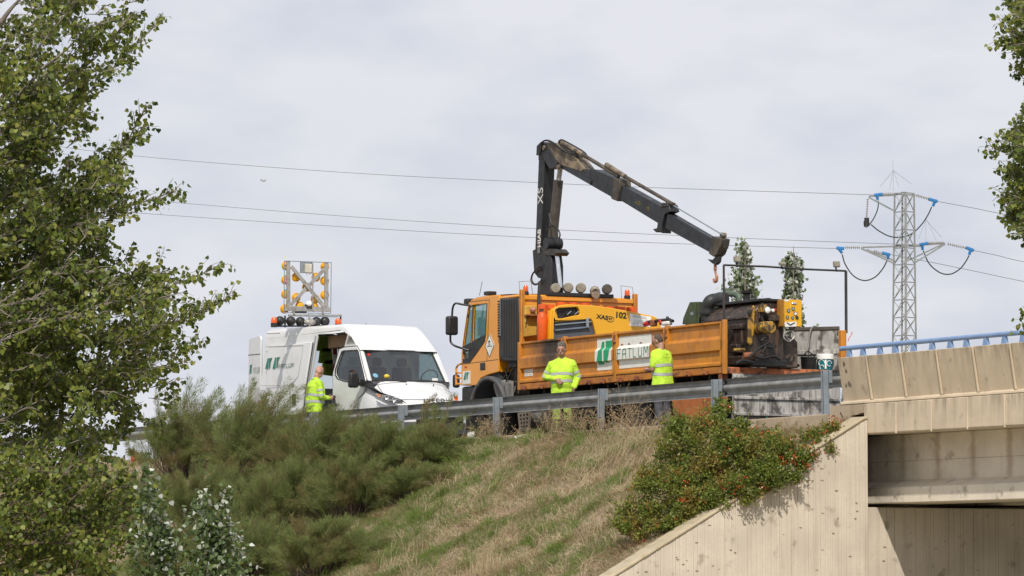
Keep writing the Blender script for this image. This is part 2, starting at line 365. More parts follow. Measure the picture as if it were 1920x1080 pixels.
def hump(x, y):
    return .05*math.sin(1.7*x+.6*y)+.04*math.sin(3.1*x-2.3*y+1)+.03*math.sin(5.3*x+4.1*y)
def bank(x, y):
    """height of the near embankment"""
    s = max(0.0, -.62 - y); z = -.11 - .54*s - .15*min(1, max(0, (x+2)/3))*max(0, 1-s/1.5)*min(1, max(0, (5.1-x)/.6))
    return max(z + hump(x, y)*min(1, s*.8), -4.92)

props(MB().box((-2500, -2500, -5.3), (2500, 2500, -4.95)).build('ground', GRND, smooth=0), kind='structure')
rows = []
for xi in np.concatenate([np.linspace(-260, -40, 45), np.linspace(-39.5, 5.34, 160)]):
    rows.append([Vector((xi, y, bank(xi, y))) for y in np.concatenate([np.linspace(-.22, -6, 40), np.linspace(-6.4, -10.5, 10)])])
props(MB().grid(rows).build('embankment', SOIL, smooth=60), label='near slope of the road embankment, dry grass and soil', kind='structure')
props(MB().grid([[Vector((x, 8.6, -.12)), Vector((x, 18, -5.0))] for x in (-260, 5.7)]).build('far_embankment', SOIL), kind='structure')
props(MB().box((-260, -.02, -.6), (2.9, 8.6, 0)).build('road', ASPH, smooth=0), kind='structure')
mk = MB()
mk.box((-260, .62, .004), (26, .74, .006)); mk.box((-260, 7.6, .004), (26, 7.72, .006))
for i in range(-30, 4): mk.box((i*8, 4.1, .004), (i*8+3.5, 4.2, .006))
props(mk.build('road_markings', M('road_paint', (.7, .7, .68), .7)), kind='structure')
# kerb: one concrete unit per 2 m, those near enough to be told apart
k0 = MB().box((0, -.2, -.42), (1.985, -.021, .03)).mesh('kerb_stone', CONC_K, 0)
kerb = MB().box((-260, -.2, -.42), (-24.02, -.021, .03)).build('kerb', CONC_K, smooth=0); kerb['kind'] = 'structure'
for i in range(14):
    o = inst('kerb_stone', k0, (-24+2*i, 0, .004*math.sin(i*2.1)), kerb)
    b = o.modifiers.new('bevel', 'BEVEL'); b.width = .012; b.segments = 2

# ---------------------------------------------------------------- bridge
BX1 = 27.0
bridge = thing('road_bridge', 'beige concrete road bridge with ribbed panels, seen at the right edge', 'bridge', (5.7, 4, -5))
MB().box((4.95, -.28, -.35), (BX1, 8.7, 0.0)).build('deck_slab', CONC_G, bridge, smooth=0)
MB().box((2.905, 0.0, -.35), (4.945, 8.6, -.003)).build('approach_slab', ASPH, bridge, smooth=0)
MB().box((2.3, .0, -1.55), (2.9, 8.6, -.36)).build('back_wall', CONC_G, bridge, smooth=0)
sec = [(-.62, .93), (-.50, .205), (-.56, .19), (-.57, .145), (-.30, .145), (-.30, .93)]
def prism_x(sec, x0, x1): return MB().plate(sec, lambda a, c, d: Vector((x0 + d, a, c)), x1 - x0)
pm = prism_x(sec, 0.012, .988).mesh('parapet_panel', CONC_P, 30)
j0 = 5.72
for i in range(-1, 21):
    if i == -1:
        prism_x(sec, 4.85, j0-.012).build('parapet_panel', CONC_P, bridge, bevel=.01)
    else:
        o = inst('parapet_panel', pm, (j0+i, .004*math.sin(i*3), 0), bridge); b = o.modifiers.new('bevel', 'BEVEL'); b.width = .01; b.segments = 2
rb = MB().tube([(0, -.632, .918), (0, -.575, .57), (0, -.515, .21)], [.018, .021, .023], 8).mesh('panel_rib', CONC_P)
for i in range(0, 21): inst('panel_rib', rb, (j0+i, 0, 0), bridge)
fsec = [(-.60, .135), (-.60, -.355), (-.57, -.375), (-.30, -.36), (-.30, .135)]
fm = prism_x(fsec, .012, .988).mesh('fascia_panel', CONC_F, 30); f0 = 6.53
for i in range(-1, 20):
    if i == -1: prism_x(fsec, 5.60, f0-.012).build('fascia_panel', CONC_F, bridge, bevel=.01)
    else:
        o = inst('fascia_panel', fm, (f0+i, .004*math.cos(i*2), 0), bridge); b = o.modifiers.new('bevel', 'BEVEL'); b.width = .01; b.segments = 2
fr = MB().tube([(0, -.598, .12), (0, -.60, -.1), (0, -.598, -.38)], .018, 8).mesh('fascia_rib', CONC_F)
for i in range(0, 20): inst('fascia_rib', fr, (f0+i, 0, 0), bridge)
# edge girder with sloping bottom flange, further girders behind it
gsec = [(.22, -.352), (.22, -1.12), (-.10, -1.24), (-.10, -1.50), (1.0, -1.50), (1.0, -1.24), (.68, -1.12), (.68, -.352)]
for yo in (.0, 2.6, 5.2):
    prism_x([(a+yo, c) for a, c in gsec], 3.0, BX1).build('girder', CONC_G, bridge, bevel=.015)
MB().box((3.0, .214, -.80), (BX1, .222, -.793)).build('web_joint', CONC_K, bridge, smooth=0)
# abutment under the deck
ab = MB().box((2.2, -.56, -5.3), (5.16, 8.6, -1.56)).build('abutment', CONC_W, bridge, smooth=0)
# concrete corner between parapet end, kerb and wing wall, with a crack and a spalled hollow
cb = MB().plate([(4.55, .14), (5.585, .14), (5.585, -.005), (5.42, -.012), (5.34, -.035), (5.22, -.03), (5.14, -.06), (5.26, -.085), (5.36, -.10), (5.585, -.095), (5.585, -.14), (5.35, -.15), (5.28, -.2), (4.9, -.2), (4.55, -.3)], lambda a, c, d: Vector((a, -.56+d, c)), .10).build('corner_block', CONC_K, bridge)
MB().box((4.6, -.459, -.28), (5.58, -.31, .12)).build('hollow_shade', HOLE, cb, smooth=0)  # near-black box stands in for the shade inside the hollow
MB().tube([(4.85, -.562, .02), (4.92, -.562, -.06), (4.9, -.562, -.13), (5.05, -.562, -.17), (5.22, -.562, -.19)], .010, 5).build('crack', HOLE, cb)
pc = MB()
for (x, z, s) in ((5.02, .82, .05), (5.06, .70, .035), (5.0, .46, .035), (5.09, .49, .04), (5.13, .47, .03)):
    pts = [(x+s*math.cos(k*1.05)*(.6+.6*random.random()), z+1.3*s*math.sin(k*1.05)*(.6+.6*random.random())) for k in range(6)]
    pc.plate(pts, lambda a, c, d: Vector((a, -.50-(c-.205)*.1655-.004+d, c)), .006)
pc.build('chipped_patch', CHIPD, bridge)

# board-marked faces: one strip of set concrete per form board, a few mm proud
def boards(name, parent, y0, y1, ztop, x, w=.055):
    mb = MB(); y = y0
    while y < y1-.02:
        ww = min(w*(.6+.9*random.random()), y1-y); d = random.random()**2*.012
        a, c = ztop(y), ztop(y+ww)
        mb.plate([(y+.0016, -5.2), (y+ww-.0016, -5.2), (y+ww-.0016, c), (y+.0016, a)], lambda p, q, t: Vector((x-.02+t*(1+d/.02), p, q)), .02); y += ww
    return mb.build(name, CONC_W, parent, smooth=0, kind='stuff')
def marks(name, parent, n, y0, y1, ztop, x):
    mb = MB()
    for _ in range(n):
        y = random.uniform(y0, y1); zt = ztop(y)-.15
        if zt < -2.9: continue
        z = random.uniform(-2.9, zt); s = random.uniform(.012, .032)
        mb.box((x-.004, y-s, z-.003), (x+.008, y+s, z+.003+random.random()*.004))
    return mb.build(name, CHIPD, parent, smooth=0, kind='stuff')
wtop = lambda y: -.11+.5417*(y+.67) if y < -.67 else -.11
wing = MB().plate([(-.605, -5.2), (-.605, -.13), (-.67, -.13), (-9.8, wtop(-9.8)-.02), (-9.8, -5.2)], lambda a, c, d: Vector((5.36+d, a, c)), .33).build('wing_wall', CONC_W, smooth=0)
props(wing, 'tall board-marked concrete wing wall with a sloping top beside the grassy bank', 'wall')
boards('board_face', wing, -9.8, -.61, lambda y: wtop(y)-.03, 5.705)
marks('form_tie_mark', wing, 45, -5.6, -.7, wtop, 5.712)
MB().plate([(-.61, -.13), (-.67, -.135), (-9.8, wtop(-9.8)-.025), (-9.8, wtop(-9.8)+.03), (-.67, -.08), (-.61, -.075)], lambda a, c, d: Vector((5.30+d, a, c)), .43).build('capping', CONC_L, wing, bevel=.015)
boards('board_face', ab, -.555, 8.6, lambda y: -1.57, 5.175, .07)
marks('form_tie_mark', ab, 25, -.5, 5, lambda y: -1.6, 5.182)

# blue railing on the parapet
rail = thing('blue_railing', 'pale blue tube railing on tapered brackets along the bridge parapet', 'railing', (5, -.45, .93))
MB().tube([(4.70, -.45, 1.095), (26, -.45, 1.095)], .040, 12).build('handrail', BLUEP, rail)
pb = MB().plate([(-.075, .92), (.075, .92), (.028, 1.09), (-.028, 1.09)], lambda a, c, d: Vector((a, -.475+d, c)), .05).mesh('bracket', BLUEP)
px = [1592, 1618, 1650, 1679, 1713, 1748, 1782, 1812, 1849, 1884, 1918]
xs = [at(p, 650, 1, -.45).x for p in px]
for k in range(26):
    x = xs[k] if k < len(xs) else xs[-1]+.6*(k-len(xs)+1)
    inst('bracket', pb, (x, 0, 0), rail)

# ---------------------------------------------------------------- guardrail
gr = thing('guardrail', 'galvanised steel crash barrier with W-shaped beam along the road edge', 'guardrail', (0, 0, 0))
prof = [(0, .800), (.018, .797), (.060, .782), (.083, .760), (.083, .728), (.06, .705), (.02, .685), (.004, .665), (0, .645), (.004, .625), (.02, .605), (.06, .585), (.083, .562), (.083, .530), (.060, .508), (.018, .493), (0, .490)]
prof = prof[:]; back = [(y+.004, z) for y, z in prof[::-1]]
bsec = prof + back
bm_ = MB().plate(bsec, lambda a, c, d: Vector((d, .13+a, c)), 4.16).mesh('rail_beam', GALV, 50)
for k in range(-1, 24):
    x = -4*k
    if k == -1: inst('rail_beam', MB().plate(bsec, lambda a, c, d: Vector((d, .13+a, c)), 4.35).mesh('rail_beam', GALV, 50), (0.0, .0, 0), gr)
    else: inst('rail_beam', bm_, (x-4.08, .0045 if k % 2 else 0, 0), gr)
pom = MB()
pom.box((-.028, -.06, -.9), (-.022, .06, .795)); pom.box((-.022, -.06, -.9), (.032, -.054, .795)); pom.box((-.022, .054, -.9), (.032, .06, .795))
pom.box((.026, -.06, -.9), (.032, .06, .795))
pom = pom.mesh('post', GALVP, 0)
spm = MB().box((-.04, .062, .585), (.045, .128, .80)).mesh('spacer_block', GALVP, 0)
bo = MB().lathe([(.016, 0), (.016, .014), (.01, .018)], (0, 0, 0), (0, -1, 0), 6)
bo.lathe([(.012, 0), (.012, .05)], (-.06, .0, .62-.645), (0, -1, 0), 6)
bom = bo.mesh('bolt', GALV, 30)
for x in [3.55] + [-4.0*k for k in range(0, 24)]:
    p = inst('post', pom, (x, 0, 0), gr, rot=(random.uniform(-.012, .012), random.uniform(-.02, .02), random.uniform(-.05, .05)))
    if x > -40:
        s = bpy.data.objects.new('spacer_block', spm); COL.objects.link(s); s.parent = p
        s2 = bpy.data.objects.new('bolt', bom); COL.objects.link(s2); s2.parent = p; s2.location = (0, .055, .66)
# ================================================================ the orange truck
TY, TF = 1.5, 4.08                           # near and far side of the load bed
def ST(px, py, y=TY): p = at(px, py, 1, y); return (p.x, p.z)
def side(y): return lambda a, c, d: Vector((a, y + d, c))
def rear(x): return lambda a, c, d: Vector((x - d, a, c))
def SX(px, py, x): p = at(px, py, 0, x); return (p.y, p.z)
def qbez(a, b, c, n=8):
    a, b, c = Vector(a), Vector(b), Vector(c); return [a*(1-t)**2 + b*2*t*(1-t) + c*t*t for t in [i/n for i in range(n+1)]]
def spline(pts, n=5):
    P = [Vector(p) for p in pts]; P = [P[0]*2-P[1]] + P + [P[-1]*2-P[-2]]; out = []
    for i in range(1, len(P)-2):
        for k in range(n):
            t = k/n; a, b, c, d = P[i-1:i+3]; out.append(.5*((2*b)+(c-a)*t+(2*a-5*b+4*c-d)*t*t+(3*b-a-3*c+d)*t**3))
    return out + [P[-2]]
def pair_logo(parent, fn, x, z, h, mat, mirror=1, w=None, name='emblem'):
    """two leaning green strokes, narrow above and wide below / wide above and narrow below"""
    w = w or h*.8
    MB().plate([(x-w*.48, z-h/2), (x-w*.08, z-h/2), (x-w*.06, z+h/2), (x-w*.22, z+h/2)], fn, .002).build(name, mat, parent, smooth=0)
    MB().plate([(x+w*.06, z-h/2+h*.04), (x+w*.24, z-h/2+h*.04), (x+w*.28, z+h*.1), (x+w*.52, z+h/2), (x+w*.02, z+h/2)], fn, .002).build(name, mat, parent, smooth=0)
GLYPH = {'F': [[(0, 0), (0, 1), (.75, 1)], [(0, .55), (.6, .55)]], 'A': [[(0, 0), (0, .75), (.12, .95), (.3, 1), (.65, 1), (.75, .9), (.75, 0)], [(0, .45), (.75, .45)]],
         'T': [[(0, 1), (.85, 1)], [(.42, 1), (.42, 0)]], 'L': [[(0, 1), (0, .15), (.1, 0), (.6, 0)]], 'U': [[(0, 1), (0, .2), (.15, 0), (.6, 0), (.75, .2), (.75, 1)]],
         'M': [[(0, 0), (0, 1), (.15, 1), (.48, .35), (.8, 1), (.95, 1), (.95, 0)]]}
def strokes(word, parent, o, ux, h, wd, mat, lw=.012, nrm=(0, -1, 0)):
    """thin-lined lettering, h tall and wd wide, from its lower left corner o along ux"""
    o = Vector(o); ux = Vector(ux); n = Vector(nrm); adv = wd/len(word); sc = adv*.82
    for i, ch in enumerate(word):
        mb = MB()
        for st in GLYPH[ch]:
            for a, b in zip(st, st[1:]):
                p = o + ux*(i*adv + a[0]*sc) + Vector((0, 0, a[1]*h)); q = o + ux*(i*adv + b[0]*sc) + Vector((0, 0, b[1]*h))
                mb.bar(p, q, lw, .003, up=n, t0=lw*.4, t1=lw*.4)
        mb.build('letter', mat, parent, smooth=0)

truck = thing('flatbed_truck', 'orange flatbed lorry with ribbed drop sides, seen from its rear left', 'truck', (-6, 2.8, 0))
# --- chassis and wheels
ch = MB(); ch.box((-11.9, 2.35, .62), (-2.1, 2.45, .92)); ch.box((-11.9, 3.2, .62), (-2.1, 3.3, .92))
for x in (-9.4, -7.5, -4.6, -2.4): ch.box((x, 2.45, .68), (x+.12, 3.2, .86))
for x in np.arange(-9.6, -2.2, .62): ch.box((x, 1.6, .93), (x+.07, 4.0, 1.07))
ch.build('chassis', CHASSIS, truck, bevel=.01)
def wheel(x, y, r, parent, out=-1, w=.28, rimmat=None):
    o = Vector((x, y, r)); ax = Vector((0, out, 0))
    t = MB().lathe([(r*.58, 0), (r*.8, -.01), (r*.95, .03), (r, .08), (r, w-.08), (r*.95, w-.03), (r*.8, w+.01), (r*.58, w)], o - ax*w/2, ax, 32).build('tyre', TYRE, None, smooth=50)
    rm = MB().lathe([(r*.59, -.09), (r*.59, .10), (r*.52, .10), (r*.46, .04), (r*.3, .03), (r*.25, .09), (r*.12, .1), (.01, .1)], o, ax, 24).build('rim', rimmat or GALV, None)
    wt = MB().lathe([(r*.12, .06), (r*.12, .14), (r*.08, .16)], o, ax, 12).build('wheel', DARKMET, parent)
    t.parent = wt; rm.parent = wt
    nb = MB()
    for k in range(8):
        a = k*math.pi/4; nb.lathe([(.018, 0), (.018, .03), (.01, .04)], o + ax*.035 + Vector((r*.38*math.cos(a), 0, r*.38*math.sin(a))), ax, 6)
    q = nb.build('wheel_nut', DARKMET, None, kind='stuff'); q.parent = wt
    return wt
for x, y, w in ((-11.0, 1.82, .28), (-11.0, 3.85, .28), (-5.55, 1.85, .27), (-5.55, 2.15, .27), (-5.55, 3.5, .27), (-5.55, 3.8, .27)):
    wheel(x, y, .47, truck, -1 if y < 2.8 else 1, w)
def arc_strip(cx, cz, r, a0, a1, y0, y1, t, n=14):
    sec = [(cx+r*math.cos(a), cz+r*math.sin(a)) for a in np.linspace(a0, a1, n)] + [(cx+(r-t)*math.cos(a), cz+(r-t)*math.sin(a)) for a in np.linspace(a1, a0, n)]
    return MB().plate(sec, side(y0), y1-y0)
MUDG = M('mudguard_grey', (.075, .08, .088), .6, var=.1, dirt=(.16, .14, .11), ds=3, dlo=.5, dhi=.75)
DUSTP = M('dusty_grey_plastic', (.20, .195, .185), .8, var=.15, vs=5, dirt=(.10, .09, .075), ds=5)
arc_strip(-11.05, .58, .80, math.radians(2), math.radians(118), 1.46, 2.0, .09).build('mudguard', MUDG, truck, bevel=.03)
arc_strip(-11.05, .58, .80, math.radians(118), math.radians(178), 1.46, 2.0, .09).build('mudguard', MUDG, truck, bevel=.03)
arc_strip(-5.55, .5, .66, math.radians(15), math.radians(165), 1.62, 2.35, .03).build('mudguard', BLACK, truck)
MB().plate([ST(918, 718), ST(938, 712), ST(958, 716), ST(957, 738), ST(944, 752), ST(928, 752), ST(922, 735)], side(1.56), .45).build('mud_flap', DUSTP, truck, bevel=.03)
MB().plate([ST(944, 716), ST(960, 718), ST(960, 745), ST(950, 752)], side(1.5), .05).build('mud_flap', DUSTP, truck, bevel=.015)
# --- cab
CY0, CY1 = 1.53, 4.03
cab_out = [ST(*p, CY0) for p in ((864.5, 723), (864.5, 662), (869, 625), (875.5, 581), (878, 568), (884, 562), (893, 558), (908, 555), (936, 552.5), (935, 697), (915, 703), (902, 709), (893, 723))]
w_main = [ST(*p, CY0) for p in ((888.5, 572.5), (912.5, 570), (910, 627.5), (886, 640))]
w_quart = [ST(*p, CY0) for p in ((878.6, 577), (886, 573), (883, 642), (868.5, 650))]
w_low = [ST(*p, CY0) for p in ((868.8, 661), (878, 657), (879, 672), (868.3, 673))]
cabn = MB().plate(cab_out, side(CY0), .05, [w_main, w_quart, w_low]).build('cab_side', CABPAINT, truck, bevel=.018)
cabf = MB().plate(cab_out, side(CY1-.05), .05, [w_main, w_quart]).build('cab_side', CABPAINT, truck, bevel=.018)
top = [(p[0], p[1]) for p in cab_out[4:9]]
rf = MB().grid([[Vector((x, y, z + .05*math.sin(math.pi*(y-CY0)/(CY1-CY0))**.6 - .002)) for y in np.linspace(CY0+.01, CY1-.01, 14)] for x, z in top])
rf.build('cab_roof', CABPAINT, truck, smooth=60)
xb = cab_out[9][0]
MB().box((xb-.05, CY0+.05, cab_out[9][1]), (xb, CY1-.05, cab_out[8][1])).build('cab_back', CABPAINT, truck)
fr = [cab_out[0], cab_out[1]]
MB().plate([cab_out[0], cab_out[1], (cab_out[1][0]+.06, cab_out[1][1]), (cab_out[0][0]+.06, cab_out[0][1])], side(CY0+.05), CY1-CY0-.1).build('cab_front', CABPAINT, truck)
MB().plate([cab_out[1], cab_out[3], (cab_out[3][0]+.012, cab_out[3][1]), (cab_out[1][0]+.012, cab_out[1][1])], side(CY0+.07), CY1-CY0-.14).build('windscreen', GLASS, truck)
MB().box((cab_out[0][0]+.1, CY0+.06, cab_out[0][1]+.02), (xb-.06, CY1-.06, cab_out[0][1]+.3)).build('cab_floor', DASH, truck)
zw = w_main[3][1]
MB().plate([(cab_out[1][0]+.1, zw-.35), (cab_out[1][0]+.15, zw-.03), (cab_out[1][0]+.55, zw-.08), (cab_out[1][0]+.6, zw-.35)], side(CY0+.1), CY1-CY0-.2).build('dashboard', DASH, truck, bevel=.03)
for y in (1.72, 3.3):
    s = MB().box((-11.55, y, zw-.45), (-11.0, y+.5, zw-.2)).build('seat', DASH, truck, bevel=.05)
    q = MB().box((-11.05, y, zw-.3), (-10.9, y+.5, zw+.42)).build('backrest', DASH, None, bevel=.05); q.parent = s
MB().tube([Vector((-11.62+.07*math.sin(k*.524), 2.0+.22*math.cos(k*.524), zw+.03+.2*math.sin(k*.524))) for k in range(13)], .018, 6).build('steering_wheel', BLACK, truck)
for i, (w, nm) in enumerate(((w_main, 'door_glass'), (w_quart, 'quarter_glass'), (w_low, 'lower_glass'))):
    MB().plate(w, side(CY0+.02), .008).build(nm, GLASS, truck, smooth=0)
for w in (w_main, w_quart): MB().plate(w, side(CY1-.03), .008).build('door_glass', GLASS, truck, smooth=0)
trim = [ST(*p, CY0) for p in ((868.2, 651), (884, 643), (911, 628.5), (909.5, 640), (896, 660), (881.5, 680), (868, 681))]
MB().plate(trim, side(CY0-.008), .01, [[(a+.004, c) for a, c in w_low]]).build('door_trim', BLACK, truck)
gas = [w_main, w_quart]
for w in gas:
    cx = sum(p[0] for p in w)/4; cz = sum(p[1] for p in w)/4
    big = [(cx+(a-cx)*1.10, cz+(c-cz)*1.035) for a, c in w]
    MB().plate(big, side(CY0-.005), .007, [w]).build('window_seal', BLACK, truck, smooth=0)
def dline(pts, parent, name='door_gap', w=.009, mat=INK, y=CY0-.002):
    mb = MB()
    for p, q in zip(pts, pts[1:]): mb.bar(Vector((p[0], y, p[1])), Vector((q[0], y, q[1])), .004, w, up=(0, 0, 1) if abs(p[0]-q[0]) > abs(p[1]-q[1]) else (1, 0, 0))
    return mb.build(name, mat, parent, smooth=0)
dline([ST(879, 566, CY0), ST(917.5, 562, CY0), ST(913, 676, CY0)], truck)
dline([ST(866, 683, CY0), ST(881, 681, CY0), ST(934, 674, CY0)], truck)
hx, hz = ST(905.5, 687, CY0)
MB().box((hx-.11, CY0-.012, hz-.075), (hx+.10, CY0+.01, hz+.075)).build('door_handle', BLACK, truck, bevel=.02)
# visor lamp, roof box, aerial
p = at(877, 566, 1, 1.62); MB().box((p.x-.12, 1.58, p.z-.07), (p.x+.06, 1.9, p.z+.07)).build('roof_marker_lamp', BLACK, truck, bevel=.03)
p = at(919, 551, 1, 1.8); MB().box((p.x-.1, 1.7, p.z-.03), (p.x+.1, 1.9, p.z+.05)).build('roof_box', BLACK, truck, bevel=.015)
a0 = at(899, 554, 1, 1.8); a1 = at(904, 528, 1, 1.8); MB().tube([a0, a1], .006, 5).build('aerial', BLACK, truck)
# mirror on its tube arms, standing out from the cab front corner
mc = at(849.5, 610, 1, 1.2)
ms = MB().box((mc.x-.10, 1.06, mc.z-.20), (mc.x+.06, 1.30, mc.z+.19)).build('mirror', BLACK, truck, bevel=.045, seg=3)
A = lambda x, y, yy: at(x, y, 1, yy)
MB().tube(spline([A(882, 573, 1.5), A(867, 571, 1.35), A(854, 569, 1.22), A(849, 577, 1.2), A(847.5, 594, 1.2)], 4), .022, 7).build('mirror_arm', BLACK, truck)
MB().tube(spline([A(844.5, 626, 1.2), A(845, 641, 1.2), A(852, 648, 1.25), A(866, 653, 1.4), A(880, 657, 1.52)], 4), .022, 7).build('mirror_arm', BLACK, truck)
# step frame on the front corner
sf = [A(855.5, 722, 1.53), A(855.5, 690, 1.53), A(859, 684, 1.53), A(865, 682, 1.53)]
MB().tube(sf, .022, 6).build('grab_frame', CABPAINT, truck)
for yy in (699, 709, 720): MB().tube([A(855.5, yy, 1.53), A(865, yy, 1.53)], .018, 6).build('grab_bar', CABPAINT, truck)
MB().box((cab_out[0][0]-.05, CY0+.03, cab_out[0][1]-.35), (cab_out[0][0]+.55, CY1-.03, cab_out[0][1]-.02)).build('bumper', BLACK, truck, bevel=.05)
MB().box((cab_out[0][0]-.02, CY0+.1, .32), (cab_out[0][0]+.5, CY1-.1, cab_out[0][1]-.33)).build('front_spoiler', CHASSIS, truck, bevel=.05)
# signs on the door
cx, cz = ST(918.5, 648, CY0); q = .24
dm = MB().plate([(cx-.195, cz), (cx, cz-q), (cx+.195, cz), (cx, cz+q)], side(CY0-.006), .007).build('hazard_sign', WHITEP, truck, smooth=0)
for a in range(4):
    pts = [(cx-.185, cz), (cx, cz-q+.012), (cx+.185, cz), (cx, cz+q-.012)]
    p0, p1 = pts[a], pts[(a+1) % 4]; MB().bar((p0[0], CY0-.008, p0[1]), (p1[0], CY0-.008, p1[1]), .003, .010).build('sign_border', INK, dm, smooth=0)
MB().box((cx-.10, CY0-.009, cz-.018), (cx+.11, CY0-.006, cz-.004)).build('symbol', INK, dm, smooth=0)
for dx, hh in ((-.035, .075), (.012, .06)): MB().box((cx+dx-.008, CY0-.009, cz+.004), (cx+dx+.008, CY0-.006, cz+hh)).build('symbol', INK, dm, smooth=0)
MB().box((cx-.05, CY0-.0092, cz+.07), (cx+.02, CY0-.006, cz+.10)).build('symbol', INK, dm, smooth=0)
lp = [ST(*p, CY0) for p in ((867.6, 696.5), (882, 695), (881.8, 719), (867.4, 721))]
lpo = MB().plate(lp, side(CY0-.006), .007).build('logo_plate', WHITEP, truck, smooth=0)
pair_logo(lpo, side(CY0-.009), sum(a for a, c in lp)/4, sum(c for a, c in lp)/4+.03, .15, DKGREEN, w=.24)
tx, tz = ST(873, 688.5, CY0); text('102', .055, REDP, (tx, CY0-.004, tz), ROT_SIDE, truck, sx=1.5)
# --- black ribbed panel behind the cab
bp = [ST(*p, 1.5) for p in ((935, 559), (971, 558), (971, 679), (950, 679), (938, 676), (934, 668))]
bpan = MB().plate(bp, side(1.5), 2.4).build('air_intake_panel', BLACK, truck, bevel=.04)
for i, u in enumerate(np.linspace(944, 967, 6)):
    a, b = ST(u, 563, 1.5), ST(u, 668, 1.5); MB().tube([(a[0], 1.5, a[1]), (b[0], 1.5, b[1])], .022, 6).build('panel_ridge', BLACK, bpan)
a, b = ST(938.5, 562, 1.5), ST(938.5, 630, 1.5); MB().box((a[0]-.02, 1.485, b[1]), (a[0], 1.51, a[1])).build('edge_strip', GALVP, bpan)
for i in range(14):
    u = ST(935.5, 564+i*5, 1.5); MB().box((u[0]-.02, 1.478, u[1]-.03), (u[0]+.06, 1.502, u[1])).build('louvre', CHASSIS, bpan, smooth=0)
l = ST(960, 552.5, 1.5); l2 = ST(934, 552.5, 1.5); l3 = ST(973, 558, 1.5)
MB().box((l2[0]-.02, 1.53, l3[1]+.005), (l3[0], 4.0, l[1]+.0)).build('roof_fairing', CABPAINT, truck, bevel=.03)
# machinery below the panel
mb = MB(); 
for (x0, y0, x1, y1, yy, dp) in ((938, 681, 948, 710, 1.7, .5), (952, 672, 968, 690, 1.56, .3), (958, 690, 971, 735, 1.75, .6), (940, 700, 958, 716, 1.8, .5)):
    a = ST(x0, y1, yy); b = ST(x1, y0, yy); mb.box((a[0], yy, a[1]), (b[0], yy+dp, b[1]))
mb.build('pump_unit', CHASSIS, truck, bevel=.02, kind='stuff')
a, b = ST(952, 673, 1.52), ST(968, 673, 1.52); MB().tube([(a[0], 1.6, a[1]+.03), (b[0], 1.6, b[1]+.03)], .09, 12).build('air_tank', DARKMET, truck)
for i, pts in enumerate((((962, 690), (955, 705), (946, 722), (949, 735)), ((968, 690), (965, 715), (955, 738)), ((957, 680), (950, 700), (942, 712)), ((970, 700), (968, 730), (960, 745)), ((948, 690), (952, 712), (962, 722)))):
    MB().tube(spline([A(x, y, 1.54+.02*i) for x, y in pts], 4), .014, 6).build('hose', RUBBERH, truck)
MB().lathe([(.20, 0), (.22, .02), (.22, .70), (.20, .72)], (-9.75, 1.9, .52), (1, 0, 0), 20).build('fuel_tank', DUSTP, truck)
# perforated step plate hanging below the bed
s0 = [ST(*p, 1.55) for p in ((970, 774), (994, 770), (991, 807), (974, 809))]
hs = []
for i in range(3):
    for j in range(4):
        u = .14+.27*i; v = .12+.2*j
        f = lambda u, v: tuple(np.array(s0[0])*(1-u)*(1-v)+np.array(s0[1])*u*(1-v)+np.array(s0[2])*u*v+np.array(s0[3])*(1-u)*v)
        hs.append([f(u, v), f(u+.17, v), f(u+.17, v+.12), f(u, v+.12)])
MB().plate(s0, side(1.55), .03, hs).build('perforated_step', M('muddy_steel', (.20, .165, .13), .85, var=.2), truck)
for nm_, a, b in (('battery_box', (-8.5, 2.0, .42), (-7.3, 2.34, .98)), ('tool_locker', (-7.1, 2.0, .5), (-6.3, 2.34, 1.0)), ('spare_wheel_carrier', (-4.7, 1.9, .45), (-3.9, 3.4, .95)), ('gearbox', (-10.6, 2.5, .35), (-8.9, 3.15, .95)), ('fuel_box', (-9.3, 3.35, .4), (-7.0, 3.95, 1.0))):
    MB().box(a, b).build(nm_, CHASSIS, truck, bevel=.04)
# --- load bed
MB().box((-9.75, TY+.03, 1.075), (-2.02, TF-.02, 1.15)).build('bed_floor', GREYBOARD, truck)
MB().box((-9.75, TY-.035, 1.035), (-2.03, TY+.06, 1.165)).build('side_rail', M('rail_orange', (.50, .19, .025), .65, col2=(.36, .125, .03), vs=5, dirt=(.08, .045, .03), ds=6, dlo=.55, dhi=.7), truck, bevel=.012)
MB().box((-2.10, TY+.06, 1.03), (-2.0, TF-.05, 1.15)).build('rear_sill', M('faded_orange_sill', (.50, .17, .07), .7, col2=(.36, .11, .04), vs=6, dirt=(.05, .035, .025), ds=7, dlo=.5, dhi=.6), truck, bevel=.01)
hk = MB().box((-.05, -.055, -.02), (.05, .01, .025)); hk.lathe([(.03, -.04), (.035, 0), (.03, .05)], (0, -.05, -.03), (1, 0, 0), 8); hk = hk.mesh('hinge', RUST)
xs_h = [-9.45, -8.75, -8.15, -7.5, -6.9, -6.35, -5.7, -5.1, -4.45, -3.8, -3.2, -2.6]
for x in xs_h: inst('hinge', hk, (x, TY-.035, 1.085), truck)
PZ = [1.175, 1.20, 1.235, 1.255, 1.435, 1.465, 1.665, 1.725, 1.935, 1.955, 1.995]
PYo = [-.045, -.05, -.045, 0, 0, -.055, -.055, 0, 0, -.045, -.045]
def sy(z): return TY + float(np.interp(z, PZ, PYo))
psec = [(TY+o, z) for z, o in zip(PZ, PYo)] + [(TY+.035, 1.995), (TY+.035, 1.175)]
SOOT = ORANGE.copy(); SOOT.name = 'sooted_orange'
t = SOOT.node_tree; b = t.nodes['Principled BSDF']; src = b.inputs['Base Color'].links[0].from_socket
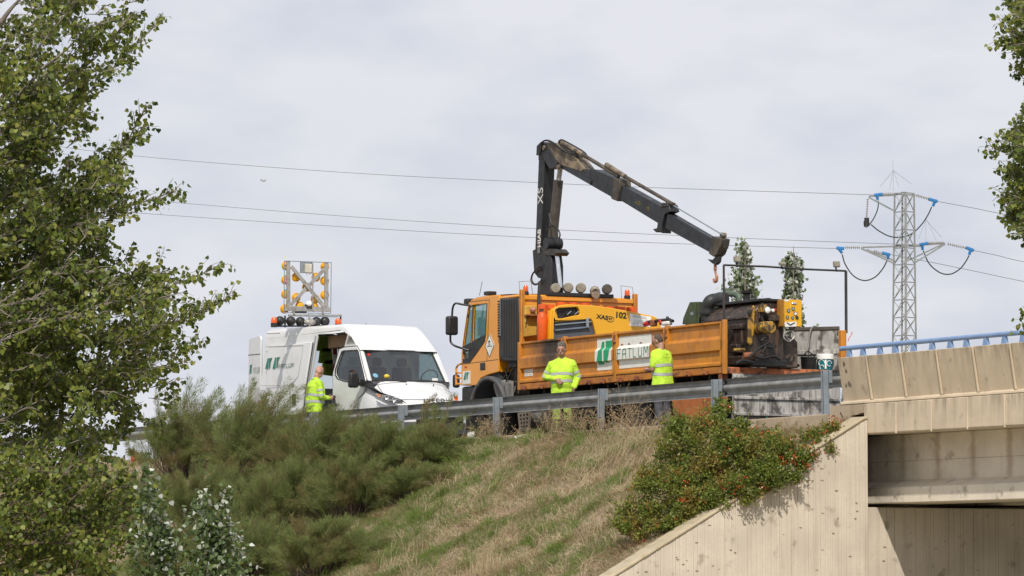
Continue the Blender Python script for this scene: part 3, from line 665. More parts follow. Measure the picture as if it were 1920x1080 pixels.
g = t.nodes.new('ShaderNodeNewGeometry'); vd = t.nodes.new('ShaderNodeVectorMath'); vd.operation = 'SUBTRACT'; vd.inputs[1].default_value = (-8.45, 1.5, 1.78); t.links.new(g.outputs['Position'], vd.inputs[0])
sc_ = t.nodes.new('ShaderNodeVectorMath'); sc_.operation = 'MULTIPLY'; sc_.inputs[1].default_value = (.8, 0, 1.3); t.links.new(vd.outputs[0], sc_.inputs[0])
ln = t.nodes.new('ShaderNodeVectorMath'); ln.operation = 'LENGTH'; t.links.new(sc_.outputs[0], ln.inputs[0])
no = t.nodes.new('ShaderNodeTexNoise'); no.inputs['Scale'].default_value = 5; t.links.new(g.outputs['Position'], no.inputs['Vector'])
ad = t.nodes.new('ShaderNodeMath'); ad.operation = 'MULTIPLY_ADD'; ad.inputs[1].default_value = .45; t.links.new(no.outputs['Fac'], ad.inputs[0]); t.links.new(ln.outputs['Value'], ad.inputs[2])
mr = t.nodes.new('ShaderNodeMapRange'); mr.inputs['From Min'].default_value = .95; mr.inputs['From Max'].default_value = .42; mr.inputs['To Max'].default_value = .95; t.links.new(ad.outputs[0], mr.inputs['Value'])
mx_ = t.nodes.new('ShaderNodeMixRGB'); mx_.inputs[2].default_value = (.018, .014, .012, 1); t.links.new(mr.outputs[0], mx_.inputs[0]); t.links.new(src, mx_.inputs[1]); t.links.new(mx_.outputs[0], b.inputs['Base Color'])
PX = [-9.72, -7.92, -5.95, -4.06, -2.06]
panels = []
for i in range(4):
    pn = MB().plate(psec, lambda a, c, d, x=PX[i]: Vector((x+.055+d, a, c)), PX[i+1]-PX[i]-.11).build('drop_side', SOOT if i == 0 else ORANGE, truck, bevel=.006, smooth=25)
    if i == 0: pn['label'] = 'drop side blackened by soot'
    panels.append(pn)
    for x in (PX[i]+.055, PX[i+1]-.085):
        MB().box((x, TY-.05, 1.18), (x+.03, TY+.03, 1.99)).build('end_flange', ORANGE, pn, bevel=.004)
for i, x in enumerate(PX):
    MB().box((x-.042, TY-.045, 1.04), (x+.042, TY+.05, 2.02 if i else 2.0)).build('side_post', ORANGE if i != 4 else RUST, truck, bevel=.008)
    if 0 < i < 4:
        lt = MB().bar((x-.05, TY-.06, 1.86), (x+.06, TY-.06, 1.80), .025, .03); lt.bar((x+.03, TY-.065, 1.95), (x-.01, TY-.06, 1.78), .03, .03); lt.lathe([(.035, 0), (.035, .03)], (x, TY-.045, 1.82), (0, -1, 0), 8)
        lt.build('latch', RUST, truck, bevel=.004, kind='stuff')
MB().box((-2.055, TY-.055, 1.02), (-1.985, TY+.02, 2.02)).build('corner_post', ORANGE, truck, bevel=.008)
a = A(1350, 703, TY); MB().box((-2.25, TY-.02, .55), (-2.12, TY+.12, 1.04)).build('rear_bracket', RUST, truck, bevel=.01)
# decals follow the pressed sheet
def conform(name, xl, xr, z0, z1, mat, parent, off):
    zs = sorted({z0, z1, *[z for z in PZ if z0 < z < z1]}); rows = []
    for z in zs: rows.append([Vector((xl(z), sy(z)-off, z)), Vector((xr(z), sy(z)-off, z))])
    return MB().grid(rows).build(name, mat, parent, smooth=0)
lin = lambda za, xa, zb, xb: (lambda z: xa + (xb-xa)*(z-za)/(zb-za))
c0, c1 = ST(1120, 650)[0], ST(1151, 650)[0]
conform('logo_plate', lambda z: c0, lambda z: c1, 1.29, 1.90, WHITEP, panels[1], .004)
e0, e1 = c0+(c1-c0)*.06, c0+(c1-c0)*.98; ww = e1-e0
conform('emblem', lin(1.37, e0+ww*.0, 1.84, e0+ww*.26), lambda z: e0+ww*.42, 1.40, 1.84, GREENL, panels[1], .007)
conform('emblem', lin(1.40, e0+ww*.52, 1.84, e0+ww*.50), lin(1.40, e0+ww*.74, 1.84, e0+ww*.99), 1.43, 1.85, GREENL, panels[1], .007)
d0, d1 = ST(1161, 650)[0], ST(1222, 650)[0]
conform('logo_plate', lambda z: d0, lambda z: d1, 1.29, 1.90, WHITEP, panels[2], .004)
strokes('FATLUM', panels[2], (d0+.03, TY-.062, 1.485), (1, 0, 0), .17, (d1-d0)*.98, DKGREEN, .016)
rr = M('rust_chip', (.2, .06, .03), .8)
for u, v in ((1164, 641), (1177, 640), (1199, 639)):
    q = ST(u, v, TY-.03); MB().plate([(q[0]-.05, 1.735), (q[0]+.07, 1.735), (q[0]+.02, 1.76), (q[0]-.02, 1.765)], side(TY-.006), .004).build('rust_chip', rr, panels[2], smooth=0)
for k in range(2):
    for v in (1.38, 1.305):
        a = ST(984, 690)[0]+k*.17; MB().box((a, TY-.006, v), (a+.155, TY, v+.06)).build('number_plate', WHITEP, panels[0], smooth=0)
        for m_ in range(3): MB().box((a+.02+.042*m_, TY-.008, v+.018), (a+.045+.042*m_, TY-.005, v+.042)).build('plate_mark', GREYINK, panels[0], smooth=0)
# headboard
MB().box((-9.80, TY+.03, 1.15), (-9.76, TF+.08, 2.95)).build('headboard', CABPAINT, truck, bevel=.01)
for y in (TY+.01, TF+.06): MB().box((-9.79, y, 1.15), (-9.70, y+.09, 3.06)).build('headboard_post', ORANGE, truck, bevel=.012)
MB().box((-9.76, TY+.1, 2.86), (-9.72, TF+.06, 2.95)).build('headboard_rim', CABPAINT, truck, bevel=.01)
yp = [SX(*p, -9.62) for p in ((984, 573), (1008, 573), (1007, 630), (984, 632))]
MB().plate(yp, rear(-9.60), .10).build('locker_panel', M('scuffed_yellow', (.58, .34, .05), .6, var=.12, vs=4, streak=(.35, .2, .06), sa=.5), truck, bevel=.02)
a, b = SX(983, 591, -9.6), SX(1013, 589, -9.6); MB().box((-9.62, a[0], a[1]-.02), (-9.45, b[0], a[1]+.015)).build('locker_ledge', RUST, truck, bevel=.006)
MB().tube([at(985, 607, 0, -9.55), at(991, 592, 0, -9.55)], .012, 5).build('stay_wire', INK, truck)
MB().lathe([(.06, 0), (.05, .08), (.02, .1)], at(998, 581, 0, -9.58), (1, 0, 0), 8).build('wrapped_reel', M('faded_red_film', (.5, .22, .17), .6, var=.25, vs=30), truck)
MB().tube([at(1009, 632, 0, -9.5), at(1010, 560, 0, -9.5), at(1012, 528, 0, -9.5)], .035, 8).build('stack_pipe', DARKMET, truck)
# lamp bar with five work lamps seen from behind
a, b = SX(1024, 553, -9.74), SX(1149, 556, -9.74); MB().box((-9.78, a[0], 2.955), (-9.70, b[0], 3.03)).build('lamp_bar', BLACK, truck, bevel=.008)
for i, (u, v) in enumerate(((1042, 540.5), (1065.5, 539.5), (1089.5, 540), (1138.5, 542))):
    c = at(u, v, 0, -9.74); MB().lathe([(.03, .05), (.085, .045), (.102, .02), (.104, -.09), (.09, -.12), (.02, -.125)], c, (.9, -.42, 0), 22).build('work_lamp', LAMPGREY, truck)
    MB().bar(c+Vector((0, 0, -.1)), (c.x, c.y, 3.02), .05, .03).build('lamp_bracket', BLACK, truck)
c = at(1116, 547, 0, -9.74)
br = MB().lathe([(.03, .0), (.07, .02), (.10, -.01), (.105, -.08), (.02, -.12)], c, (1, -.4, -.35), 9).build('work_lamp', M('film_wrapped_lamp', (.34, .28, .22), .45, var=.3, vs=18), truck); br['label'] = 'broken work lamp wrapped in film, tilted'
MB().plate([SX(1107, 548, -9.66), SX(1125, 548, -9.66), SX(1122, 557, -9.66), SX(1116, 561, -9.66), SX(1109, 556, -9.66)], rear(-9.63), .03).build('torn_film', M('torn_film', (.33, .25, .19), .5, var=.3, vs=30), br)
# beacons with wire guards
for u, v in ((985.5, 546), (1176, 551)):
    c = at(u, v, 0, -9.78); base = MB().lathe([(.065, 0), (.065, .06), (.055, .07)], (c.x, c.y, 2.955), (0, 0, 1), 16).build('beacon', BLACK, truck)
    MB().lathe([(.052, .07), (.055, .11), (.05, .16), (.035, .19), (.005, .2)], (c.x, c.y, 2.955), (0, 0, 1), 16).build('beacon_lens', BEACON, base)
    MB().tube([(c.x, c.y-.13, 2.95), (c.x, c.y-.15, 3.22), (c.x, c.y+.12, 3.24 if u < 1000 else 3.20), (c.x, c.y+.17, 2.95)], .008, 5).build('wire_guard', ALU, base)
# far side board (inside grey), lowered tailgate, rear posts and lamp frame
MB().box((-9.7, TF-.035, 1.15), (-2.07, TF, 1.87)).build('far_drop_side', GREYBOARD, truck, bevel=.008)
MB().box((-9.7, TF-.075, 1.42), (-2.09, TF-.034, 1.50)).build('board_rib', GREYBOARD, truck, bevel=.012)
MB().box((-9.7, TF-.065, 1.80), (-2.09, TF-.034, 1.89)).build('board_rib', M('scorched_edge', (.10, .085, .07), .8, var=.2), truck, bevel=.012)
lf = Matrix.Rotation(math.atan2(-.57, -.73), 4, 'Z'); lf.translation = (-2.09, TF-.01, 0)
zl = SX(1497, 614, -2.7)[1]
MB().box((0, 0, 1.16), (.96, .03, zl), lf).build('tail_leaf', GREYBOARD, truck, bevel=.008)
MB().box((0, .03, zl-.06), (.96, .05, zl+.004), lf).build('leaf_rib', bpy.data.materials['scorched_edge'], truck, bevel=.008)
MB().box((0, .03, 1.46), (.96, .06, 1.55), lf).build('leaf_rib', GREYBOARD, truck, bevel=.01)
MB().box((-2.07, TF-.06, 1.0), (-1.98, TF+.06, 1.90)).build('corner_post', ORANGE, truck, bevel=.008)
tg = MB().box((-2.0, TY+.12, .30), (-1.965, TF-.10, 1.03)).build('tailgate', GREYBOARD, truck, bevel=.008)
tsec = [(.0, .0), (.05, .02), (.05, .07), (0, .10)]
for z in (.26, .56, .95):
    MB().plate([(TY+.13, z), (TF-.11, z), (TF-.11, z+.06), (TY+.13, z+.06)], rear(-1.93), .04).build('tailgate_rib', GREYBOARD, tg, bevel=.012)
smear = M('dark_smear', (.05, .05, .045), .7, var=.3, vs=8)
for k, (u, sl, w, m_) in enumerate(((1443, .10, .05, DKGREEN), (1468, 0, .07, RUST), (1480, -.03, .06, M('dark_green_cloth', (.02, .06, .055), .8)), (1490, .12, .06, smear), (1515, .1, .09, smear))):
    y, z = SX(u, 770, -1.95); MB().plate([(y-w/2, .13), (y+w/2, .13), (y+w/2-sl, .30), (y-w/2-sl, .30)], rear(-1.95), .02).build('hanging_strip', m_, truck, smooth=0)
MB().box((-2.02, TY+.12, .10), (-1.99, TF-.1, .31)).build('tailgate_skirt', M('muddy_sheet', (.20, .175, .15), .85, col2=(.10, .085, .075), vs=6, dirt=(.04, .035, .03), ds=5), truck)
tb = [ST(*p, 1.5) for p in ((1262, 755), (1338, 745), (1338, 792), (1270, 794))]
tbx = MB().plate([(-3.85, .17), (-2.75, .17), (-2.75, .72), (-3.95, .72)], side(1.5), .5).build('tool_box', M('orange_tool_box', (.48, .155, .04), .6, var=.15, dirt=(.10, .05, .03), ds=3, dlo=.5, dhi=.7), truck, bevel=.02)
LB = [at(1357, 497, 0, -2.03), at(1586, 508, 0, -2.03)]
p1 = MB().tube([(-2.03, LB[0].y, 1.95), (-2.03, LB[0].y, LB[0].z)], .022, 8).build('lamp_post', DARKMET, truck)
p2 = MB().tube([(-2.03, LB[1].y, 1.85), (-2.03, LB[1].y, LB[1].z)], .028, 8).build('lamp_post', DARKMET, truck)
MB().tube([LB[0], LB[0].lerp(LB[1], .33)+Vector((0, 0, .01)), LB[0].lerp(LB[1], .66)+Vector((0, 0, -.005)), LB[1]], .019, 8).build('lamp_crossbar', DARKMET, truck)
for u, v, tl in ((1382, 486, .2), (1568.5, 495.5, .15), (1467, 495, 1.2)):
    c = at(u, v, 0, -2.03); R_ = Matrix.Rotation(-tl, 4, 'Y'); R_.translation = c
    fl = MB().box((-.03, -.065, -.055), (.03, .065, .055) if tl < 1 else (.03, .05, .04), R_).build('flood_lamp', LAMPGREY, truck, bevel=.01)
    MB().bar(c+Vector((-.03, 0, -.04)), (c.x-.0, c.y+.0, LB[0].z-.03), .03, .012).build('lamp_bracket', BLACK, fl)
MB().tube(spline([at(1590, 640, 0, -2.0), at(1592, 634, 0, -2.0), at(1596, 628, 0, -2.0), at(1598, 622, 0, -2.0)], 3), .008, 5).build('loose_wire', REDP, truck)

# ================================================================ crane behind the cab
KY = 2.5
crane = thing('loader_crane', 'charcoal folding loader crane with raised column and dusty boom above the lorry', 'crane', (-10.5, KY, 1.1))
def SC(px, py, y=KY): p = at(px, py, 1, y); return Vector((p.x, y, p.z))
def KP(pts, w, name, mat, parent=crane, y=KY, bevel=.012, label=None):
    o = MB().plate([(SC(*p, y).x, SC(*p, y).z) for p in pts], side(y-w/2), w).build(name, mat, parent, bevel=bevel)
    if label: o['label'] = label
    return o
KP(((1022, 560), (1024, 505), (1028, 470), (1042, 470), (1046, 500), (1046, 560)), .26, 'slewing_column', CRANEP)
MB().box((-10.9, 2.1, 1.0), (-10.15, 2.95, 2.2)).build('crane_base', CRANEP, crane, bevel=.03)
col = MB().bar(SC(1017, 512), SC(1026, 283), .25, .24, up=(1, 0, 0)).build('column', CRANEP, crane, bevel=.012)
KP(((1012, 512), (1009, 470), (1026, 462), (1036, 480), (1028, 518), (1020, 522)), .27, 'column_foot', CRANEP)
KP(((1017, 292), (1018, 274), (1026, 266), (1034, 270), (1056, 305), (1055, 314), (1042, 318), (1036, 308), (1026, 292)), .30, 'boom_knuckle', CRANEP)
KP(((1033, 269), (1048, 268), (1092, 300), (1106, 318), (1100, 322), (1062, 310), (1054, 302)), .27, 'boom_root', DUSTY, label='boom root with pale dusty paint')
b1 = KP(((1054, 304), (1105, 318), (1123, 318), (1170, 339), (1165, 375), (1140, 361), (1107, 342), (1060, 315)), .24, 'boom', CRANEP)
KP(((1159, 334), (1172, 338), (1173, 352), (1168, 378), (1158, 374), (1156, 370), (1161, 350)), .27, 'boom_collar', DUSTD)
KP(((1106, 330), (1120, 338), (1118, 347), (1105, 340)), .28, 'boom_clamp', CRANEP)
KP(((1171, 348), (1176, 349), (1248, 388), (1242, 419), (1168, 374)), .20, 'boom_extension', CRANEP)
KP(((1250, 380), (1262, 384), (1266, 397), (1255, 402), (1250, 420), (1250, 438), (1244, 434), (1238, 436), (1232, 430), (1240, 428), (1244, 400)), .21, 'boom_collar', CRANEP)
KP(((1258, 400), (1264, 403), (1345, 450), (1338, 474), (1254, 428)), .16, 'boom_tip', CRANEP)
hd = KP(((1343, 443), (1361, 448), (1359, 460), (1352, 477), (1346, 482), (1337, 476)), .20, 'boom_head', DUSTD)
MB().plate([(-.06, -.07), (.06, -.07), (.06, .07), (-.06, .07)], lambda a, c, d: SC(1359, 459)+Vector((d+.02, a, c)), .012).build('mouth_shade', INK, hd)  # flat black plate stands in for the shade inside the open tube
KP(((1345, 480), (1351, 480), (1349, 492), (1344, 497), (1338, 494), (1329, 486), (1338, 488)), .08, 'hook_lug', DARKMET)
COP = M('rusty_copper_hook', (.42, .19, .11), .6, var=.25, vs=20)
hk = MB().tube([SC(1341, 496), SC(1341, 503)], .03, 6).build('chain_link', COP, crane)
MB().lathe([(.03, -.02), (.045, 0), (.03, .02)], SC(1341, 505), (0, 1, 0), 10).build('swivel', COP, crane)
MB().tube(spline([SC(1341, 507), SC(1342, 514), SC(1344, 520), SC(1343, 527), SC(1340, 528), SC(1338, 523)], 4), [.022]*6+[.030]*12+[.022]*3, 7).build('hook', COP, crane)
for a, b, r, m_ in (((1050, 266), (1093, 290), .05, DUSTY), ((1093, 290), (1160, 331), .04, DUSTD), ((1137, 309), (1172, 331), .05, DUSTY), ((1172, 331), (1262, 383), .036, DUSTD), ((1264, 386), (1356, 441), .013, GALVP), ((1185, 350), (1248, 385), .010, GALVP)):
    MB().tube([SC(*a, KY-.05), SC(*b, KY-.05)], r, 12).build('extension_ram', m_, crane)
MB().box(SC(1080, 287)-Vector((.07, .10, .05)), SC(1087, 284)+Vector((.05, .06, .03))).build('ram_clamp', DARKMET, crane, bevel=.02)
MB().box(SC(1253, 384)-Vector((.08, .12, .06)), SC(1258, 382)+Vector((.06, .08, .02))).build('ram_clamp', DARKMET, crane, bevel=.02)
MB().lathe([(.05, -.05), (.05, .05)], SC(1356, 441), (0, 1, 0), 10).build('rope_pulley', DUSTY, crane)
MB().tube([SC(1051, 312, KY+.02), SC(1047, 342, KY+.02)], .05, 12).build('ram_rod', ALU, crane)
MB().tube([SC(1047, 338, KY+.02), SC(1036, 450, KY+.02)], [.10, .10], 14).build('ram_cylinder', M('ram_grey_brown', (.085, .075, .065), .5, .2, var=.2, vs=4), crane)
MB().lathe([(.12, -.17), (.12, .17)], SC(1037, 457, KY), (0, 1, 0), 14).build('ram_joint', CRANEP, crane)
KP(((1026, 466), (1050, 467), (1056, 474), (1052, 480), (1032, 478)), .3, 'link_arm', DARKMET)
MB().tube([SC(1044, 476, KY-.06), SC(1051, 540, KY-.06)], .042, 12).build('lift_ram_rod', CHROME, crane)
MB().lathe([(.05, -.02), (.05, .02)], SC(1047, 313, KY-.16), (0, 1, 0), 10).build('pivot_pin', DUSTY, crane)
MB().lathe([(.05, -.02), (.05, .02)], SC(1020, 277, KY-.16), (0, 1, 0), 10).build('pivot_pin', DUSTY, crane)
for pts in (((1013, 505), (1003, 508), (997, 520), (1000, 531), (1008, 532), (1016, 524)), ((1014, 498), (1006, 505), (998, 515), (996, 528), (1004, 534), (1014, 528)), ((1011, 300), (1012, 275), (1020, 264), (1032, 266), (1048, 278), (1070, 290), (1082, 292)), ((1013, 285), (1016, 268), (1026, 263), (1040, 269), (1060, 285), (1078, 288)), ((1048, 268), (1052, 262), (1066, 268), (1095, 285), (1102, 296)), ((1030, 400), (1034, 420), (1046, 430), (1050, 440), (1048, 448)), ((1024, 432), (1034, 424), (1044, 430), (1046, 455))):
    MB().tube(spline([SC(*p, KY-.17) for p in pts], 5), .016, 6).build('hydraulic_hose', RUBBERH, crane)
cl = M('crane_letter_white', (.62, .62, .6), .5, var=.05)
cf = SC(1024, 283) - SC(1024, 283)
c = SC(1014, 367, KY-.13); text('XS', .30, cl, (c.x-.01, KY-.128, c.z), (math.pi/2, -math.pi/2, 0), crane, sx=1.0)
c = SC(1011, 447, KY-.13); text('HIAB', .17, cl, (c.x+.0, KY-.128, c.z), (math.pi/2, -math.pi/2, 0), crane, bold=.006)
c = SC(1010, 470, KY-.15)
MB().plate([(c.x-.05, c.z-.05), (c.x+.05, c.z-.05), (c.x+.05, c.z+.05), (c.x-.05, c.z+.05)], side(KY-.152), .005).build('emblem', M('emblem_grey', (.2, .2, .2), .5), crane, smooth=0)
for u, v, w in ((1197, 380, .16), (1215, 390, .10)):
    c = SC(u, v, KY-.10); MB().plate([(c.x-w, c.z+.02), (c.x+.02, c.z-.06), (c.x+w*.6, c.z-.06), (c.x+.05, c.z+.04)], side(KY-.103), .003).build('worn_stencil', M('worn_stencil_yellow', (.12, .10, .03), .7, var=.3, vs=15), crane, smooth=0)
# ================================================================ what stands on the load bed
# --- compressor, crosswise behind the headboard
CX = -8.75
comp = thing('air_compressor', 'yellow canopied air compressor with black vent, standing in the lorry bed', 'compressor', (CX-.7, 2.8, 1.15))
co = [SX(*p, CX) for p in ((1038, 585), (1042, 577), (1050, 572.5), (1064, 570.5), (1110, 572.5), (1150, 578), (1190, 585.5), (1225, 592.5), (1238, 599), (1241, 620), (1241, 650), (1036, 650))]
ho = [SX(*p, CX) for p in ((1042.5, 580), (1048, 577.5), (1083, 575.5), (1086, 580), (1088, 590), (1076, 592), (1056, 597), (1046, 597))]
lo = [SX(*p, CX) for p in ((1038.5, 603.5), (1108, 598), (1111, 602), (1120, 634), (1038.5, 640))]
MB().plate(co, rear(CX), .10, [ho, lo]).build('canopy', YELLOW, comp, bevel=.02, smooth=40)
MB().plate([(y+.0, z-.012) for y, z in co], rear(CX-.105), .16).build('canopy_lid', YELLOW, comp, bevel=.06, seg=4, smooth=50)
MB().plate([(y, z) for y, z in ho], rear(CX-.085), .02).build('vent_back', BLACK, comp)
for k in range(4):
    a, b = at(1056+7*k, 590, 0, CX-.07), at(1064+7*k, 583.5, 0, CX-.03); MB().bar(a, b, .03, .02).build('vent_louvre', GALVP if k % 2 else BLACK, comp)
pg = M('grey_lower_panel', (.075, .085, .105), .55, var=.12)
MB().plate(lo, rear(CX-.06), .03).build('lower_panel', pg, comp)
a, b = SX(1040, 609, CX-.03), SX(1108, 603, CX-.03); MB().bar((CX-.03, a[0], a[1]), (CX-.03, b[0], b[1]), .05, .025).build('panel_ledge', GALVP, comp)
a, b = SX(1040, 619, CX-.03), SX(1104, 613, CX-.03); MB().bar((CX-.03, a[0], a[1]), (CX-.03, b[0], b[1]), .05, .03).build('panel_ledge', M('bluish_ledge', (.16, .19, .25), .5), comp)
c = at(1102, 604, 0, CX+.004); MB().box((CX-.03, c.y-.03, c.z-.11), (CX+.01, c.y+.03, c.z+.09)).build('latch', GALVP, comp, bevel=.01)
sl = -.07
def RT_(px, py, s, size, mat, bold=0, sx=1.0, tilt=0):
    p = at(px, py, 0, CX+.004); return text(s, size, mat, (p.x, p.y, p.z), (math.pi/2, tilt, math.pi/2), comp, bold=bold, sx=sx)
RT_(1129.5, 595, 'XAS', .115, INK, .004, 1.25, .10); RT_(1144.5, 598.5, '97', .07, INK, .002, 1.2, .10)
ring = at(1144.5, 598.5, 0, CX+.003)
MB().tube([ring+Vector((0, .085*math.cos(k*.4488), .055*math.sin(k*.4488))) for k in range(15)], .006, 5).build('emblem_ring', INK, comp)
RT_(1164, 591.5, '102', .165, INK, .006, 1.1, .06)
pp = [SX(*p, CX) for p in ((1180.5, 588), (1220.5, 594), (1220, 613), (1180.5, 611))]
po = MB().plate(pp, rear(CX+.006), .004).build('paper_notice', PAPER, comp, smooth=0)
p = at(1200, 595, 0, CX+.008); text('MENTYSERL', .075, GREYINK, p, (math.pi/2, .10, math.pi/2), comp, sx=.85)
p = at(1192, 608, 0, CX+.008); text('91 C', .07, GREYINK, p, (math.pi/2, .08, math.pi/2), comp)
for k in range(3):
    a, b = at(1188, 599.5+2.4*k, 0, CX+.008), at(1214, 602+2.4*k, 0, CX+.008); MB().bar(a, b, .006, .003, up=(1, 0, 0)).build('printed_line', GREYINK, comp, smooth=0)
MB().box((CX-.95, co[-1][0]+.05, 1.2), (CX-.02, co[-2][0]-.05, 1.90)).build('frame_skirt', BLACK, comp, bevel=.03)
# --- gas bottles on a shelf before the headboard
MB().box((-9.70, TY+.15, 1.93), (-9.05, TF-.02, 1.98)).build('bottle_shelf', RUST, truck)
def bottle(y, x, z, label, h=.60, r=.145):
    t = thing('gas_bottle', label, 'gas bottle', (x, y, z), 'orange gas bottles on the lorry')
    MB().lathe([(r*.9, 0), (r*.9, .03), (r, .05), (r, h*.70), (r*.93, h*.78), (r*.7, h*.86), (r*.3, h*.9), (.02, h*.9)], (x, y, z), (0, 0, 1), 20).build('body', GASORANGE, t, smooth=50)
    n = 18; mb = MB()
    for a0, a1 in ((.3, 1.4), (1.9, 3.0), (3.5, 4.5), (5.0, 6.1)):
        mb.tube([(x+r*.72*math.cos(a), y+r*.72*math.sin(a), z+h*.87) for a in np.linspace(a0, a0+.15, 2)], .012, 4)
    an = np.linspace(0, 2*math.pi, n, endpoint=False)
    rows = [[Vector((x+q*math.cos(a), y+q*math.sin(a), zz)) for a in an] for q, zz in ((r*.74, z+h*.98), (r*.74, z+h*1.10), (r*.80, z+h*1.12), (r*.80, z+h*.98), (r*.74, z+h*.98))]
    MB().grid(rows, True).build('collar', GASORANGE, t, smooth=60)
    mb = MB()
    for k in range(3):
        a = k*2.1+.4; mb.bar((x+r*.76*math.cos(a), y+r*.76*math.sin(a), z+h*.80), (x+r*.77*math.cos(a), y+r*.77*math.sin(a), z+h*1.0), .05, .012, up=(math.cos(a), math.sin(a), 0))
    mb.build('collar_strut', GASORANGE, t, kind='stuff')
    MB().lathe([(.03, 0), (.03, .05), (.045, .06), (.045, .08), (.015, .085)], (x, y, z+h*.88), (0, 0, 1), 8).build('valve', ALU, t)
    return t
ys = [SX(u, 600, -9.02)[0] for u in (1016.5, 1032)]
labs = ['orange gas bottle by the dark stack pipe, left one of the front pair', 'orange gas bottle beside the compressor vent, right one of the front pair']
for y, lb in zip(ys, labs): bottle(y, -9.02, 1.98, lb, .66, .102)
ub = [1052, 1074, 1097, 1119, 1142, 1163, 1184]
nm = ['under the first work lamp', 'under the second work lamp', 'under the third work lamp', 'under the film-wrapped work lamp', 'under the last work lamp', 'between the last work lamp and the right beacon', 'at the right end of the row below the beacon']
for u, lb in zip(ub, nm):
    y = SX(u, 575, -9.35)[0]; bottle(y, -9.35, 2.04 if u < 1110 else 1.99, 'orange gas bottle behind the compressor, ' + lb, .68, .135)
# --- hand tool lying over the side board
hx = at(1222, 603, 1, 1.75)
tl = thing('pneumatic_breaker', 'black handled tool with red ends lying above the drop side beside the notice', 'tool', hx)
P_ = lambda u, v: at(u, v, 1, 1.75)
MB().tube([P_(1213, 604), P_(1235, 601), P_(1256, 599)], .03, 8).build('shaft', BLACK, tl)
MB().tube([P_(1251, 594), P_(1253, 603)], .028, 8).build('handle', BLACK, tl)
MB().tube([P_(1262, 602), P_(1252, 598), P_(1250, 605)], .03, 8).build('grip', BLACK, tl)
MB().tube([P_(1209, 608), P_(1217, 606)], .05, 8).build('end_cap', REDP, tl)
MB().tube([P_(1239, 601), P_(1241, 607)], .05, 8).build('end_cap', REDP, tl)
MB().box(P_(1226, 607)-Vector((.08, .05, .05)), P_(1226, 601)+Vector((.06, .05, .02))).build('motor_block', RUST, tl, bevel=.02)
MB().box(P_(1250, 607)-Vector((.12, .05, .03)), P_(1256, 604)+Vector((.02, .05, .02))).build('tool_head', WHITEP, tl, bevel=.02)

# --- tar boiler at the tail
XC = at(1404, 640, 1, 1.9).x
boiler = thing('tar_boiler', 'scorched black tar boiler with a yellow corner strip at the tail of the lorry', 'boiler', (XC-.8, 2.5, 1.15))
ye = SX(1470, 640, XC)[0]
zs_, zt = SX(1404, 592, XC)[1], SX(1412, 565, XC)[1]
bo_ = [(1.9, 1.22), (1.9, zs_), (2.22, zt), (ye, zt), (ye, 1.22)]
MB().plate(bo_, rear(XC), 1.58).build('tank', BURNT, boiler, bevel=.03)
MB().box((XC-1.64, 2.12, zt+.002), (XC+.03, ye+.05, zt+.06)).build('tank_lid', TAR, boiler, bevel=.015)
MB().box((XC-1.6, 1.86, zs_-.05), (XC+.02, 1.92, zs_-.005)).build('tank_seam', BURNT, boiler, bevel=.01)
MB().box((XC-.45, 1.84, zs_-.55), (XC-.16, 1.90, zs_-.22)).build('hatch', BURNT, boiler, bevel=.015)
MB().box((XC-.48, 1.80, zs_-.24), (XC-.13, 1.905, zs_-.14)).build('hatch_hood', BURNT, boiler, bevel=.015)
MB().box((XC-.42, 1.74, 1.42), (XC-.18, 1.90, 1.58)).build('outlet_box', BURNT, boiler, bevel=.015)
ys_ = [(1.905, zs_+.06), (2.02, zs_+.20), (2.06, zs_+.12), (2.03, zs_-.02), (2.02, zs_-.3), (1.99, zs_-.5), (1.94, zs_-.56), (1.89, zs_-.5)]
MB().plate([(y-.02, z) for y, z in ys_], rear(XC+.03), .05).build('corner_strip', OLDYEL, boiler, bevel=.015)
c = at(1405, 585, 0, XC+.04); MB().lathe([(.04, 0), (.055, .01), (.05, .03), (.02, .04)], c, (1, 0, 0), 12).build('fitting', DARKMET, boiler)
# burner
c = at(1447, 613.5, 0, XC+.42)
MB().lathe([(.105, -.42), (.115, -.40), (.118, -.04), (.10, -.01), (.02, 0)], c, (1, 0.04, 0), 26).build('burner', OLDYEL, boiler)
for dy in (-.035, .03):
    st = [(c.y+dy+.030*(1 if k % 2 == 0 else .4)*math.cos(k*math.pi/5), c.z+.02+.030*(1 if k % 2 == 0 else .4)*math.sin(k*math.pi/5)) for k in range(10)]
    MB().plate(st, rear(c.x-.001), .006).build('star_mark', TAR, boiler, smooth=0)
